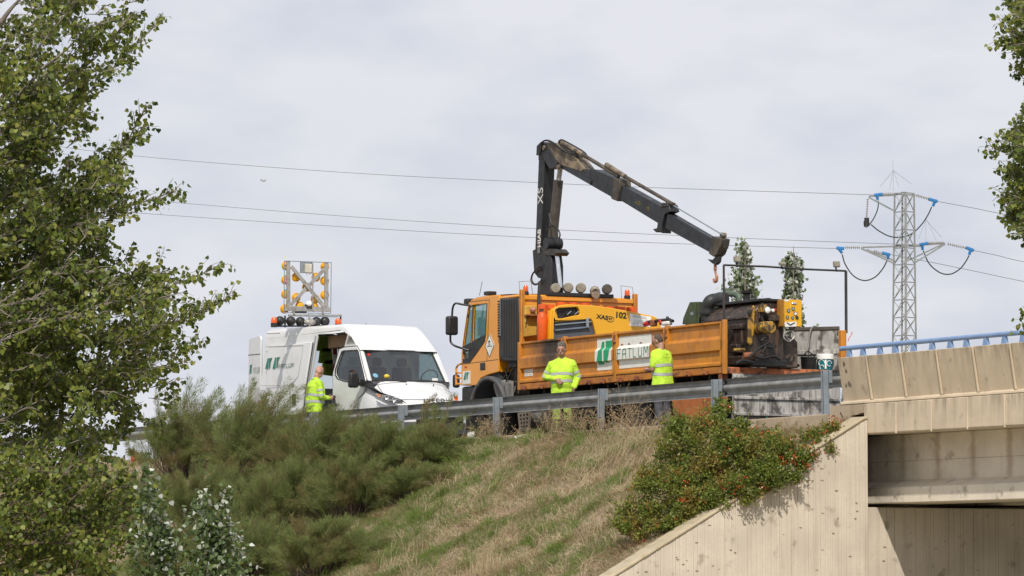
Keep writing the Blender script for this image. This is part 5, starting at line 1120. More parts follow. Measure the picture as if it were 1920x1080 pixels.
# roof: aerial, beacons, lamps
MB().tube([at(691, 642, 1, 1.7), at(686, 606, 1, 1.7)], .008, 5).build('aerial', BLACK, van)
MB().lathe([(.025, 0), (.015, .05)], at(691, 644, 1, 1.7), (0, 0, 1), 8).build('aerial_foot', BLACK, van)
XB = -18.8
for u, v in ((514, 604), (634, 606)):
    c = at(u, v, 0, XB+.1); bs = MB().lathe([(.075, -.11), (.075, -.02), (.06, -.02)], c, (0, 0, 1), 16).build('beacon', BLACK, van)
    MB().lathe([(.066, -.02), (.07, .03), (.06, .08), (.035, .105), (.004, .11)], c, (0, 0, 1), 16).build('beacon_lens', BEACON, bs)
for i, (u, v) in enumerate(((525.5, 601.5), (546, 602), (564, 603), (594, 603), (610, 602.5))):
    c = at(u, v, 0, XB+.05); q = MB().lathe([(.02, .07), (.06, .06), (.098, .02), (.105, -.02), (.1, -.06), (.02, -.065)], c, (1, 0, 0), 22).build('roof_lamp', BLACK, van); MB().lathe([(.03, .071), (.02, .075)], c, (1, 0, 0), 10).build('lamp_boss', DARKMET, q)
c = at(581, 604, 0, XB+.12); MB().ball(c, (.1, .14, .075), 12, 8).build('wrapped_lamp', M('film_grey', (.42, .40, .37), .4, var=.3, vs=20), van)
MB().tube([at(516, 611.5, 0, XB), at(632, 611, 0, XB)], .018, 6).build('roof_bar', DARKMET, van)
# ================================================================ arrow board on the van roof
AX = XB
board = thing('arrow_board', 'grey frame of yellow round lamps raised on the van roof, seen from behind', 'arrow board', (AX, 2.0, 2.9))
Z3 = lambda x, y: at(500+x/7.713, 480+y/7.713, 0, AX)
def fb(a, b, w, d, name, m_=ALU, xo=0.0):
    p, q = Z3(*a), Z3(*b); p.x += xo; q.x += xo; return MB().bar(p, q, d, w, up=Vector((1, 0, 0)).cross((q-p).normalized())).build(name, m_, board, bevel=.003)
S = 1/7.713/86
fb((312, 80), (312, 725), 55*S, .05, 'frame_post'); fb((862, 100), (862, 740), 55*S, .05, 'frame_post')
fb((250, 760), (912, 775), 70*S, .06, 'frame_beam', ALU, .012); fb((345, 150), (820, 735), 52*S, .03, 'frame_brace', ALU, .035); fb((838, 185), (350, 705), 52*S, .03, 'frame_brace', ALU, -.0)
for a, b in (((248, 72), (930, 97)), ((248, 72), (242, 820)), ((925, 95), (918, 830)), ((242, 820), (918, 832))): fb(a, b, 12*S, .012, 'frame_rim', GALVP, .03)
fb((648, 90), (650, 790), 18*S, .02, 'center_rod', ALU, .06)
a, b = Z3(488, 245), Z3(660, 92); MB().box((AX-.03, a.y, a.z), (AX+.03, b.y, b.z)).build('control_box', GALVP, board, bevel=.008)
a, b = Z3(535, 245), Z3(628, 120); MB().box((AX+.03, a.y, a.z), (AX+.10, b.y, b.z)).build('white_box', M('box_ivory', (.65, .62, .52), .5), board, bevel=.012)
for pts in (((560, 250), (575, 290), (600, 300)), ((600, 250), (620, 300), (640, 290))): MB().tube([Z3(*p)+Vector((.05, 0, 0)) for p in pts], .008, 5).build('cable', PAPER, board)
R_ = 68*S
for i, (x, y) in enumerate(((282, 140), (276, 345), (276, 550), (262, 765), (430, 305), (715, 305), (580, 450), (430, 600), (705, 620), (480, 725), (690, 740), (845, 150), (842, 360), (842, 565))):
    c = at(500+x/7.713, 480+y/7.713, 0, AX-.07)
    q = MB().lathe([(R_*1.0, -.03), (R_*1.0, .0), (R_*.93, .012), (R_*.80, .004), (R_*.72, .022), (R_*.5, .03), (R_*.3, .03), (R_*.1, .03)], c, (1, 0, 0), 22).build('signal_lamp', LENSY, board)
    MB().lathe([(R_*.84, .008), (R_*.79, .012), (R_*.75, .012), (R_*.70, .012)], c, (1, 0, 0), 20).build('lamp_ring', M('amber_dark', (.45, .17, .01), .4) if i == 0 else bpy.data.materials['amber_dark'], q)
MB().ball(Z3(595, 690)+Vector((.05, 0, 0)), (.05, .07, .06), 10, 7).build('motor_cover', PAPER, board)
MB().box(Z3(560, 760)+Vector((-.06, 0, 0)), Z3(640, 700)+Vector((.06, 0, 0))).build('tilt_motor', DARKMET, board, bevel=.01)
fb((320, 858), (1075, 862), 26*S, .10, 'tilt_beam'); fb((380, 810), (560, 812), 14*S, .16, 'tilt_arm', DARKMET); fb((560, 870), (1000, 880), 16*S, .05, 'tilt_beam', GALVP, .06)
fb((265, 862), (266, 1032), 22*S, .03, 'mount_post', BLACK); fb((571, 835), (571, 1020), 22*S, .03, 'mount_post', ALU, .16); fb((1070, 870), (1068, 1005), 20*S, .03, 'mount_post', BLACK)
fb((380, 770), (380, 850), 20*S, .05, 'hinge_plate', ALU, .05); fb((800, 740), (800, 850), 20*S, .05, 'hinge_plate', ALU, .05)

# hood and panel seams
def seam(pts, off=(.006, -.006, .004)):
    P = [Vector(p)+Vector(off) for p in pts]; MB().tube(P, .006, 4).build('panel_seam', DARKMET, van)
seam([(-15.42, 1.19, 1.455), (-15.20, 1.17, 1.30), (-14.95, 1.15, 1.15), (-14.72, 1.14, 1.03), (-14.42, 1.40, 1.03), (-14.30, 1.70, 1.03), (-14.27, 2, 1.03), (-14.30, 2.3, 1.03), (-14.42, 2.6, 1.03)])
seam([(-15.0, 1.01, .92), (-14.9, 1.0, .62), (-14.9, 1.0, .35)])
for z in (.66, .72, .78): MB().box((-14.07, 1.5, z), (-14.02, 2.5, z+.02)).build('grille_bar', MUDG, van)
# ================================================================ the three workers
def person(label, loc, fwd, J, H=1.8, jacket=HIVIS, sleeves='long', legs=HIVIS, hair=None, hairmat=HAIRG, head_dir=(0, 1, 0), skin=SKIN, hold=None, bands=(), armbands=(), belly=0.0, collar=True, girth=1.0, hs=1.0):
    k = H/1.8; kh = k*hs; f = Vector((fwd[0], fwd[1], 0)).normalized(); r = Vector((f.y, -f.x, 0)); o = Vector(loc)
    W = lambda p: o + (r*p[0] + f*p[1] + UP*p[2])*k
    t = thing('person', label, 'person', loc)
    V = lambda n: W(J[n])
    hd = Vector(head_dir).normalized(); hr = hd.cross(UP).normalized(); hu = hr.cross(hd)
    hc = Vector(J['head']); Hh = lambda a, b, c: W(hc + (hr*a + hd*b + hu*c)*hs)
    HM = Matrix((r*hr.x + f*hr.y + UP*hr.z, r*hd.x + f*hd.y + UP*hd.z, r*hu.x + f*hu.y + UP*hu.z)).transposed()
    def skinpart(mb):
        mb.ball(Hh(0, -.008, .02), (.076*kh, .094*kh, .108*kh), 16, 12, HM)
        mb.ball(Hh(0, .018, -.055), (.056*kh, .068*kh, .066*kh), 14, 10, HM)
        mb.capsule(Hh(0, .088, .012), Hh(0, .106, -.022), .010*kh, .015*kh)          # nose
        mb.ball(Hh(0, .078, .032), (.043*kh, .014*kh, .009*kh), 10, 8, HM)             # brow
        mb.ball(Hh(0, .080, -.062), (.024*kh, .014*kh, .010*kh), 10, 8, HM)            # lips
        for s in (-1, 1): mb.ball(Hh(.076*s, -.012, -.005), (.012*kh, .022*kh, .034*kh), 8, 8, HM)
        mb.capsule(Hh(0, -.03, -.08), W((J['head'][0]*.35, J['neck'][1], J['neck'][2]-.05)), .056*kh, .062*kh)
        for s in 'RL':
            mb.capsule(V(s+'sh'), V(s+'el'), .050*k, .042*k); mb.capsule(V(s+'el'), V(s+'wr'), .041*k, .027*k)
            wr, hn = Vector(J[s+'wr']), Vector(J[s+'ha']); d = (hn-wr).normalized(); pn = Vector(J.get(s+'pn', (0, 0, -1))); pn = (pn-d*pn.dot(d)).normalized(); sd = d.cross(pn)
            if s == 'L': sd = -sd
            pc = wr + d*.05
            for q in (-1, 0, 1): mb.capsule(W(wr+d*.012+sd*.014*q), W(wr+d*.085+sd*.022*q), .017*k, .016*k, 8)
            cu = J.get(s+'cu', .5)
            for i, (q, L_) in enumerate(((-.033, .062), (-.011, .078), (.011, .085), (.033, .074))):
                a = wr+d*.090+sd*q; b = a+(d*math.cos(cu*.6)+pn*math.sin(cu*.6))*L_*.5; c = b+(d*math.cos(cu*1.7)+pn*math.sin(cu*1.7))*L_*.45
                mb.capsule(W(a-d*.02), W(b), .0095*k, .009*k, 8); mb.capsule(W(b), W(c), .009*k, .0075*k, 8)
            a = wr+d*.03+sd*.03; b = a+(d*.6+sd*.6+pn*.4).normalized()*.045; c = b+(d*.8+sd*.1+pn*.55).normalized()*.035
            mb.capsule(W(a), W(b), .013*k, .011*k, 8); mb.capsule(W(b), W(c), .011*k, .009*k, 8)
        return mb
    def torso(mb, g=0.0, zlo=.84):
        wz = [(1.475, .085, .070), (1.43, .150, .10), (1.35, .186, .118), (1.25, .188, .122+belly*.4), (1.12, .172, .118+belly), (1.0, .168, .116+belly*.8), (.92, .172, .118), (zlo, .172 if sleeves == 'long' else .190, .122 if sleeves == 'long' else .138)]
        wz = [(z, a*girth, b*girth) for z, a, b in wz]
        n = 20; rows = []
        sx, sy_ = J['neck'][0], J['neck'][1]
        for z, a, b in wz:
            u = (z-.9)/(1.5-.9); u = max(0, u); cx, cy = sx*u, sy_*u + belly*.5*(1 if 1.0 <= z <= 1.26 else 0)
            rows.append([W((cx+(a+g)*math.copysign(abs(math.cos(q))**.85, math.cos(q)), cy+(b+g)*math.copysign(abs(math.sin(q))**.85, math.sin(q)), z)) for q in [2*math.pi*i/n for i in range(n)]])
        b = len(mb.v); mb.grid(rows, True); m = len(rows); mb.f += [tuple(b+i for i in range(n))[::-1], tuple(b+(m-1)*n+i for i in range(n))]
        return mb
    def legs_(mb, g=0.0, skin_=False):
        for s in 'RL':
            mb.capsule(V(s+'hi'), V(s+'kn'), (.085+g)*k, (.058+g)*k); mb.capsule(V(s+'kn'), V(s+'an'), (.058+g)*k, (.042+g*1.3)*k)
        return mb
    def finish(mb, name, m_, vox, it=4, parent=t):
        ob = mb.build(name, m_, parent, smooth=0); ob.data.polygons.foreach_set('use_smooth', [True]*len(ob.data.polygons))
        rm = ob.modifiers.new('remesh', 'REMESH'); rm.mode = 'VOXEL'; rm.voxel_size = vox; rm.use_smooth_shade = True
        sm = ob.modifiers.new('smooth', 'SMOOTH'); sm.factor = .5; sm.iterations = it; return ob
    bd = skinpart(MB()); torso(bd, -.02); legs_(bd, -.012)
    for s in 'RL': bd.capsule(V(s+'an'), W(Vector(J[s+'an'])+Vector((0, .14, -.05))), .04*k, .035*k)
    body = finish(bd, 'body', skin, .0085, 2)
    for s in (-1, 1):
        e = MB().ball(Hh(.030*s, .080, .012), (.013*k, .007*k, .006*k), 8, 6, HM).build('eye', INK, body)
    jk = torso(MB(), .012, .80 if sleeves == 'long' else .775)
    for s in 'RL':
        q = Vector(J[s+'sh']); n_ = Vector(J['neck']); jk.capsule(W(n_+(q-n_)*.28+Vector((0, 0, -.01))), W(q+Vector((0, 0, .006))), .052*k, .064*k)
    for s in 'RL':
        jk.ball(V(s+'sh'), .068*k)
        if sleeves == 'long': jk.capsule(V(s+'sh'), V(s+'el'), .070*k*girth**.5, .060*k*girth**.5); jk.capsule(V(s+'el'), Vector(V(s+'el')).lerp(V(s+'wr'), .93), .060*k, .045*k)
        else: jk.capsule(V(s+'sh'), Vector(V(s+'sh')).lerp(V(s+'el'), .74), .066*k, .066*k)
    # cloth folds
    rnd = random.Random(len(label))
    for q in range(14 if sleeves == 'long' else 8):
        a = rnd.uniform(0, 6.28); z = rnd.uniform(.9, 1.34); c = Vector((.165*girth*math.cos(a), .105*girth*math.sin(a), z)); dd = Vector((-math.sin(a)*rnd.uniform(-1, 1), math.cos(a)*rnd.uniform(-1, 1), rnd.uniform(-.4, .8))).normalized()*rnd.uniform(.02, .05)
        jk.capsule(W(c-dd), W(c+dd), .016*k, .010*k, 6)
    if sleeves == 'long':
        for s in 'RL':
            for q in range(5):
                u = rnd.random(); c = Vector(J[s+'sh']).lerp(Vector(J[s+'el']), u) if q < 3 else Vector(J[s+'el']).lerp(Vector(J[s+'wr']), u*.8); jk.ball(W(c+Vector((rnd.uniform(-.03, .03), rnd.uniform(-.03, .03), 0))), .052*k, 8, 6)
    jacket_o = finish(jk, 'jacket' if sleeves == 'long' else 'shirt', jacket, .0125, 3)
    tr = legs_(MB(), .022)
    tr.capsule(W((-.07, 0, .90)), W((.07, 0, .90)), .108*k, .108*k); 
    for s in 'RL':
        for q in range(4):
            c = Vector(J[s+'kn']).lerp(Vector(J[s+'an']), rnd.random()); tr.ball(W(c+Vector((rnd.uniform(-.02, .02), rnd.uniform(-.02, .02), 0))), .07*k, 8, 6)
    finish(tr, 'trousers', legs, .0125, 3)
    for s in 'RL':
        a = Vector(J[s+'an']); bt = MB().capsule(W(a+Vector((0, -.05, -.045))), W(a+Vector((0, .15, -.055))), .048*k, .042*k); bt.capsule(W(a), W(a+Vector((0, 0, .10))), .052*k, .055*k); finish(bt, 'boot', BOOT, .012, 2)
    # reflective bands follow the jacket's section
    for z in bands:
        zz = np.array([.80, .92, 1.0, 1.12, 1.25, 1.36]); aa = np.interp(z, zz, np.array([.165, .172, .168, .172, .188, .188])*girth); bb = np.interp(z, zz, np.array([.115, .118, .116+belly*.8, .118+belly, .122+belly*.4, .118])*girth); u = max(0, (z-.9)/.6); n = 40; rows = []
        cyb = J['neck'][1]*u + belly*.5*(1 if 1.0 <= z <= 1.26 else 0)
        for dz in (-.026, .026):
            rows.append([W((J['neck'][0]*u+(aa+.0135)*math.copysign(abs(math.cos(q))**.85, math.cos(q))*1.015, cyb+(bb+.0135)*math.copysign(abs(math.sin(q))**.85, math.sin(q))*1.015, z+dz+.012*math.sin(q*2+z*9))) for q in [2*math.pi*i/n for i in range(n)]])
        MB().grid(rows, True).build('reflective_band', SILVER, jacket_o, smooth=60)
    for s, seg, u in armbands:
        a, b = (V(s+'sh'), V(s+'el')) if seg == 'u' else (V(s+'el'), V(s+'wr')); ra = ((.072, .060) if seg == 'u' else (.060, .045)); rr = (ra[0]*(1-u)+ra[1]*u)*k*girth**.5+.004
        d = (b-a).normalized(); c = a.lerp(b, u); MB().tube([c-d*.024, c+d*.024], rr, 20, False).build('reflective_band', SILVER, jacket_o)
    if collar:
        cb_ = MB(); nk = Vector((J['neck'][0]*.9, J['neck'][1]*.9, 1.475))
        rows = [[W(nk+Vector(((.088-.012*h)*math.cos(q), (.080-.008*h)*math.sin(q)+.004, (.0 if h == 0 else .05)-.03*max(0, math.sin(q))))) for q in np.linspace(math.pi*.5+.35, math.pi*2.5-.35, 18)] for h in (0, 1)]
        so = cb_.grid(rows).build('collar', jacket, jacket_o, smooth=60); q = so.modifiers.new('solid', 'SOLIDIFY'); q.thickness = .01
    if hair:
        hb2 = MB()
        if hair == 'full':
            hb2.ball(Hh(0, -.022, .050), (.082*kh, .092*kh, .094*kh), 16, 12, HM)
            for q in range(40):
                a, b = rnd.uniform(0, 6.28), rnd.uniform(.1, 1.2); hb2.ball(Hh(.078*math.cos(a)*math.sin(b), -.018+.09*math.sin(a)*math.sin(b), .05+.093*math.cos(b)), .018*kh, 6, 5)
            cut = -.004
        else:
            hb2.ball(Hh(0, -.034, .026), (.080*kh, .086*kh, .103*kh), 16, 12, HM); cut = 0
        ho_ = finish(hb2, 'hair', hairmat, .008, 1)
    if hold: hold(t, W, V)
    return t
base = dict(neck=(0, 0, 1.50), head=(0, .015, 1.675), Rsh=(.185, 0, 1.415), Lsh=(-.185, 0, 1.415), Rhi=(.092, 0, .90), Lhi=(-.092, 0, .90), Rkn=(.105, .02, .49), Lkn=(-.105, .02, .49), Ran=(.11, -.02, .09), Lan=(-.11, -.02, .09))
tocam = (-FH.x, -FH.y); 
# facing us, right hand over the belly
J2 = dict(base, head=(.006, .035, 1.645), Rel=(.325, -.02, 1.13), Rwr=(.10, .20, 1.085), Rha=(.02, .23, 1.03), Rpn=(-.1, -1, -.2), Rcu=.6, Lel=(-.30, -.05, 1.13), Lwr=(-.245, .10, .925), Lha=(-.23, .13, .83), Lpn=(1, 0, 0), Lcu=.6, Rsh=(.20, 0, 1.37), Lsh=(-.195, 0, 1.395))
p = at(1054, 812, 1, .78)
w2 = person('grey-haired worker in yellow hi-vis overalls facing us, one hand held over the belly', (p.x, .78, .0), (tocam[0]*1.0+RT.x*-.12, tocam[1]+RT.y*-.12), J2, 1.83, hair='full', bands=(1.185, 1.05), armbands=(('R', 'u', .62), ('R', 'u', .95), ('L', 'u', .62), ('L', 'u', .95)), belly=.03, skin=SKINT, head_dir=(.10, 1, -.12), girth=1.17, hs=1.1, legs=HIVISD)
def chest_mark(t, W):
    for dx, m_, dz, w in ((-.105, DKGREEN, 1.30, .022), (-.075, DKGREEN, 1.302, .018), (-.085, INK, 1.255, .04)):
        MB().box((-1, -1, -1), (1, 1, 1), Matrix.Translation(W((dx, .142, dz))) @ Matrix.Diagonal((.004, w/1.3, .018 if m_ is DKGREEN else .010, 1))).build('chest_mark', m_, t, smooth=0)
k2 = 1.83/1.8; f2 = Vector((tocam[0]-RT.x*.12, tocam[1]-RT.y*.12, 0)).normalized(); r2 = Vector((f2.y, -f2.x, 0))
chest_mark(w2, lambda q: Vector((p.x, .78, 0)) + (r2*q[0]+f2*q[1]+UP*q[2])*k2)
# back turned, looking at the hands
f3 = (-RT.x*.72+FH.x*.70, -RT.y*.72+FH.y*.70)
J3 = dict(base, neck=(0, .05, 1.49), head=(-.0, .135, 1.635), Rsh=(.19, .04, 1.40), Lsh=(-.19, .04, 1.40), Lel=(-.25, .03, 1.11), Lwr=(-.13, .25, 1.12), Lha=(-.07, .33, 1.13), Lpn=(0, .2, 1), Lcu=.35, Rel=(.24, .06, 1.12), Rwr=(.05, .28, 1.10), Rha=(-.03, .35, 1.10), Rpn=(0, .2, 1), Rcu=.4)
p3 = at(1243, 790, 1, .85)
w3 = person('short-haired worker in yellow hi-vis polo shirt and grey trousers, back turned, looking at the hands', (p3.x, .85, 0), f3, J3, 1.83, sleeves='short', legs=GREYCLOTH, hair='short', hairmat=HAIRB, bands=(1.19, 1.03), head_dir=(-.35, .78, -.52), skin=SKINT, collar=False, girth=1.2, hs=1.06)
k3 = 1.83/1.8; g3 = Vector((f3[0], f3[1], 0)).normalized(); h3 = Vector((g3.y, -g3.x, 0))
for x, z, w, hh in ((-.0, 1.38, .02, .014), (-.02, 1.29, .015, .012), (.05, 1.275, .035, .006), (-.02, 1.265, .025, .005)):
    c = Vector((p3.x, .85, 0)) + (h3*x+g3*(-.128+.05*.7)+UP*z)*k3
    MB().box((-1, -1, -1), (1, 1, 1), Matrix.Translation(c) @ Matrix.Rotation(math.atan2(h3.y, h3.x), 4, 'Z') @ Matrix.Diagonal((w, .012, hh, 1))).build('back_mark', MUDG, w3, smooth=0)
# bald worker at the van's side door, in profile, holding a black tool
f1 = (RT.x*.85+FH.x*.42, RT.y*.85+FH.y*.42)
J1 = dict(base, neck=(0, .05, 1.50), head=(0, .125, 1.645), Rsh=(.185, .03, 1.41), Lsh=(-.185, .05, 1.41), Rel=(.235, .06, 1.12), Rwr=(.15, .285, 1.10), Rha=(.12, .37, 1.09), Rpn=(-.8, .2, .2), Rcu=.9, Lel=(-.24, .12, 1.14), Lwr=(-.1, .33, 1.12), Lha=(-.06, .41, 1.11), Lpn=(.8, .2, .1), Lcu=.9)
p1_ = at(588, 800, 1, .5)
def tool(t, W, V):
    q = thing('power_tool', 'black hand tool held by the bald worker at the van door', 'tool', W((.09, .42, 1.08)))
    MB().bar(W((.10, .40, 1.13)), W((.10, .44, 1.13)), .07, .07).build('head', BLACK, q, bevel=.015)
    MB().capsule(W((.10, .41, 1.12)), W((.10, .42, .98)), .028, .024).build('handle', BLACK, q)
    MB().bar(W((.10, .36, .97)), W((.10, .47, .97)), .07, .06).build('battery', BLACK, q, bevel=.012)
w1 = person('bald worker in yellow hi-vis overalls standing in profile at the open van', (p1_.x, .5, 0), f1, J1, 1.87, bands=(1.16, 1.02), armbands=(('R', 'u', .55), ('R', 'u', .9), ('L', 'u', .55)), head_dir=(.02, .93, -.34), skin=SKIN, hold=tool, belly=.035, girth=1.2, legs=HIVISD)
# ================================================================ pylon and its wires
PD = 250.0
T = lambda px, py, dd=0.0: far(px, py, PD, dd)
pyl = thing('lattice_pylon', 'grey lattice power pylon with blue capped insulators behind the bridge', 'pylon', T(1693, 1090))
sc_p = PD/FPX
def hx(px): return px*sc_p
zt_, zb_ = 363, 1085
def leg(kx, ky):   # corner k of the square tower at photo row y, slightly wider below
    def f(y): w = 1 + (y-363)/1400.; return T(1695.5 + kx*w*17.5, y) + FH*(ky*.62*w)
    return f
LF, RF, NR, FR_ = leg(-1.02, .05), leg(1.04, -.05), leg(.04, -1), leg(-.10, 1)
for f in (LF, RF, NR, FR_): MB().bar(f(zt_), f(zb_), .10 if f is not NR else .13, .10, up=FH).build('leg', PYLONM, pyl)
rows_ = [363, 398, 432, 466, 497, 530, 563, 596, 630, 664, 700, 740, 785, 835, 890, 950, 1015, 1080]
for i, (a, b) in enumerate(zip(rows_, rows_[1:])):
    for (f, g_) in ((LF, NR), (NR, RF), (RF, FR_), (FR_, LF)):
        back = f is RF or f is FR_
        MB().bar(f(a), g_(b), .05, .03, up=FH).build('lattice_bar', PYLONM, pyl, smooth=0)
        if not back: MB().bar(g_(a), f(b), .05, .03, up=FH).build('lattice_bar', PYLONM, pyl, smooth=0)
        if not back: MB().bar(f(a), g_(a), .06, .04, up=FH).build('girt', PYLONM, pyl, smooth=0)
def arm(pts, w=.07): MB().bar(T(*pts[0]), T(*pts[1]), w, w, up=FH).build('crossarm_bar', PYLONM, pyl, smooth=0)
for a, b in (((1629, 368), (1680, 366)), ((1629, 370), (1678, 396)), ((1680, 364), (1717, 366)), ((1690, 361), (1700, 361)),
             ((1615, 464), (1680, 462)), ((1615, 466), (1677, 494)), ((1677, 463), (1772, 456)), ((1772, 458), (1713, 494)), ((1772, 456), (1697, 491)), ((1625, 468), (1680, 490)), ((1680, 460), (1727, 462))): arm((a, b), .09)
def insul(a, b, n=9, r=.10):
    A_, B_ = T(*a), T(*b); d = (B_-A_)/n
    s = MB().tube([A_, B_], .022, 5).build('insulator_string', CER, pyl)
    for i in range(n): MB().lathe([(.02, -.02), (r, -.015), (r*.9, .02), (.02, .03)], A_+d*(i+.5), d, 10).build('insulator_disc', CER, s)
insul((1655, 364), (1684, 363.5), 9); insul((1718, 366), (1742, 373), 8); insul((1627, 372), (1625, 407), 8, .075)
insul((1584, 464), (1613, 464), 8); insul((1638, 470), (1655, 476), 5); insul((1741, 456), (1770, 455), 9); insul((1776, 457), (1812, 465), 9)
def cover(pts, dr, name='insulator_cover'):
    a, b, c = T(*pts[0]), T(*pts[1]), T(*dr)
    o = MB().bar(a, b, .20, .14, up=FH).build(name, BLUEC, pyl, bevel=.04); q = MB().tube([(a+b)/2 if len(pts) < 3 else T(*pts[2]), c], [.10, .08], 10).build('cover_sleeve', BLUEC, None); q.parent = o; return o
cover(((1639, 366), (1655, 364), (1644, 366)), (1646, 375)); cover(((1741, 373), (1758, 378), (1753, 377)), (1749, 387))
cover(((1568, 465), (1583, 466), (1573, 466)), (1579, 475)); cover(((1653, 474), (1669, 478), (1665, 478)), (1665, 486))
cover(((1724, 459), (1741, 456), (1729, 459)), (1730, 469)); cover(((1811, 464), (1826, 470), (1820, 468)), (1817, 478))
def jumper(pts, r=.038): MB().tube(spline([T(*p) for p in pts], 6), r, 7).build('jumper_cable', RUBBERH, pyl)
jumper(((1647, 376), (1646, 390), (1641, 404), (1634, 416), (1626, 425), (1621, 424), (1620, 415)), .034); jumper(((1633, 421), (1648, 433), (1668, 443), (1690, 445), (1710, 438), (1728, 421), (1740, 403), (1747, 388)))
jumper(((1579, 477), (1585, 496), (1600, 517), (1620, 526), (1640, 520), (1655, 504), (1664, 487))); jumper(((1731, 470), (1742, 494), (1762, 511), (1782, 514), (1800, 504), (1811, 490), (1817, 479)))
MB().tube([T(1625, 408), T(1625, 424)], [.14, .18], 12).build('arrester', RUBBERH, pyl)
for a, b in (((1675, 358), (1674, 300)), ((1675, 320), (1650, 350)), ((1675, 320), (1709, 345)), ((1675, 318), (1668, 356)), ((1675, 318), (1685, 350)), ((1736, 456), (1736, 410)), ((1737, 412), (1722, 448)), ((1738, 412), (1755, 450)), ((1738, 414), (1765, 445))):
    MB().tube([T(*a), T(*b)], .010, 4).build('bird_spike', PYLONM, pyl)
def wire(pts, label, n=6):
    o = MB().tube(spline([far(x, y, PD + dz) for x, y, dz in pts], n), .017, 5).build('overhead_wire', WIREM); return props(o, label, 'wire', 'wires of the power line')
wire(((0, 258, 60), (240, 291, 50), (640, 323, 34), (1000, 342, 22), (1230, 352, 12), (1640, 365.5, 0)), 'uppermost overhead wire from the tree to the pylon top')
wire(((0, 352, 64), (290, 376.5, 52), (640, 405, 38), (1000, 428.5, 24), (1400, 447, 12), (1725, 459.5, 0)), 'middle overhead wire passing behind the crane to the lower crossarm')
wire(((0, 379, 64), (280, 401, 52), (640, 425, 38), (1000, 445.5, 22), (1300, 458, 12), (1568, 466, 0)), 'lowest of the three overhead wires left of the pylon')
wire(((1757, 377.5, 0), (1830, 391, 6), (1885, 402, 10), (2100, 440, 25)), 'top wire from the pylon head to the right tree')
wire(((1825, 469.5, 0), (1870, 479, 4), (1920, 491, 8), (2100, 527, 25)), 'wire from the outer blue cap of the lower crossarm to the right edge')
wire(((1668, 477, 0), (1740, 490.5, 5), (1830, 509, 12), (1920, 528, 18), (2100, 564, 30)), 'lowest wire right of the pylon, passing behind its shaft')
bird = MB(); c = far(494, 339, 160)
bird.ball(c, (.03, .085, .03), 8, 6); bird.add([c+RT*-.015, c+RT*-.09+UP*.06-FH*.04, c+RT*-.13+UP*.02], [(0, 1, 2)]); bird.add([c+RT*.015, c+RT*.08+UP*.07, c+RT*.11+UP*.01], [(0, 1, 2)])
props(bird.build('bird', M('bird_grey', (.35, .35, .36), .8)), 'tiny grey bird flying in the open sky left of the crane', 'bird')
# ================================================================ trees, shrubs, grass
def unit(v): return v/np.maximum(np.linalg.norm(v, axis=-1, keepdims=True), 1e-9)
def leaf_faces(P, D, size, shape, nrm=None, fold=.22):
    """P base points (n,3), D directions of the midrib, size (n,), shape [(x, y)] outline; returns (n, k, 3)"""
    n = len(P); D = unit(D); R_ = RNG.normal(size=(n, 3)) if nrm is None else nrm; S = unit(np.cross(D, R_)); Nn = np.cross(S, D)
    sh = np.array(shape); x = sh[:, 0][None, :, None]; y = sh[:, 1][None, :, None]; z = np.abs(x)*fold
    return P[:, None, :] + (S[:, None, :]*x + D[:, None, :]*y + Nn[:, None, :]*z)*np.asarray(size)[:, None, None]
POPLAR = [(0, 0), (.40, .10), (.48, .42), (.22, .76), (0, 1.02), (-.22, .76), (-.48, .42), (-.40, .10)]
SMALL = [(0, 0), (.26, .45), (0, 1), (-.26, .45)]
GREENS = [(.04, .065, .016), (.065, .10, .02), (.095, .14, .026), (.135, .18, .034), (.18, .22, .044), (.22, .25, .06)]
LEAFM = leafmat('poplar_leaf', GREENS, .42, .42, .4)
LEAFY = leafmat('poplar_leaf_yellowish', [(.10, .14, .024), (.16, .20, .034), (.22, .25, .045), (.29, .30, .07)], .42, .42, .4)
WHITEL = leafmat('silver_leaf', [(.08, .12, .04), (.12, .16, .06), (.30, .34, .26), (.52, .55, .50), (.60, .62, .58)], .25, .6, .3)
DKGRL = leafmat('inner_leaf', [(.015, .022, .008), (.03, .045, .014), (.045, .065, .02)], .2, .5, .3)

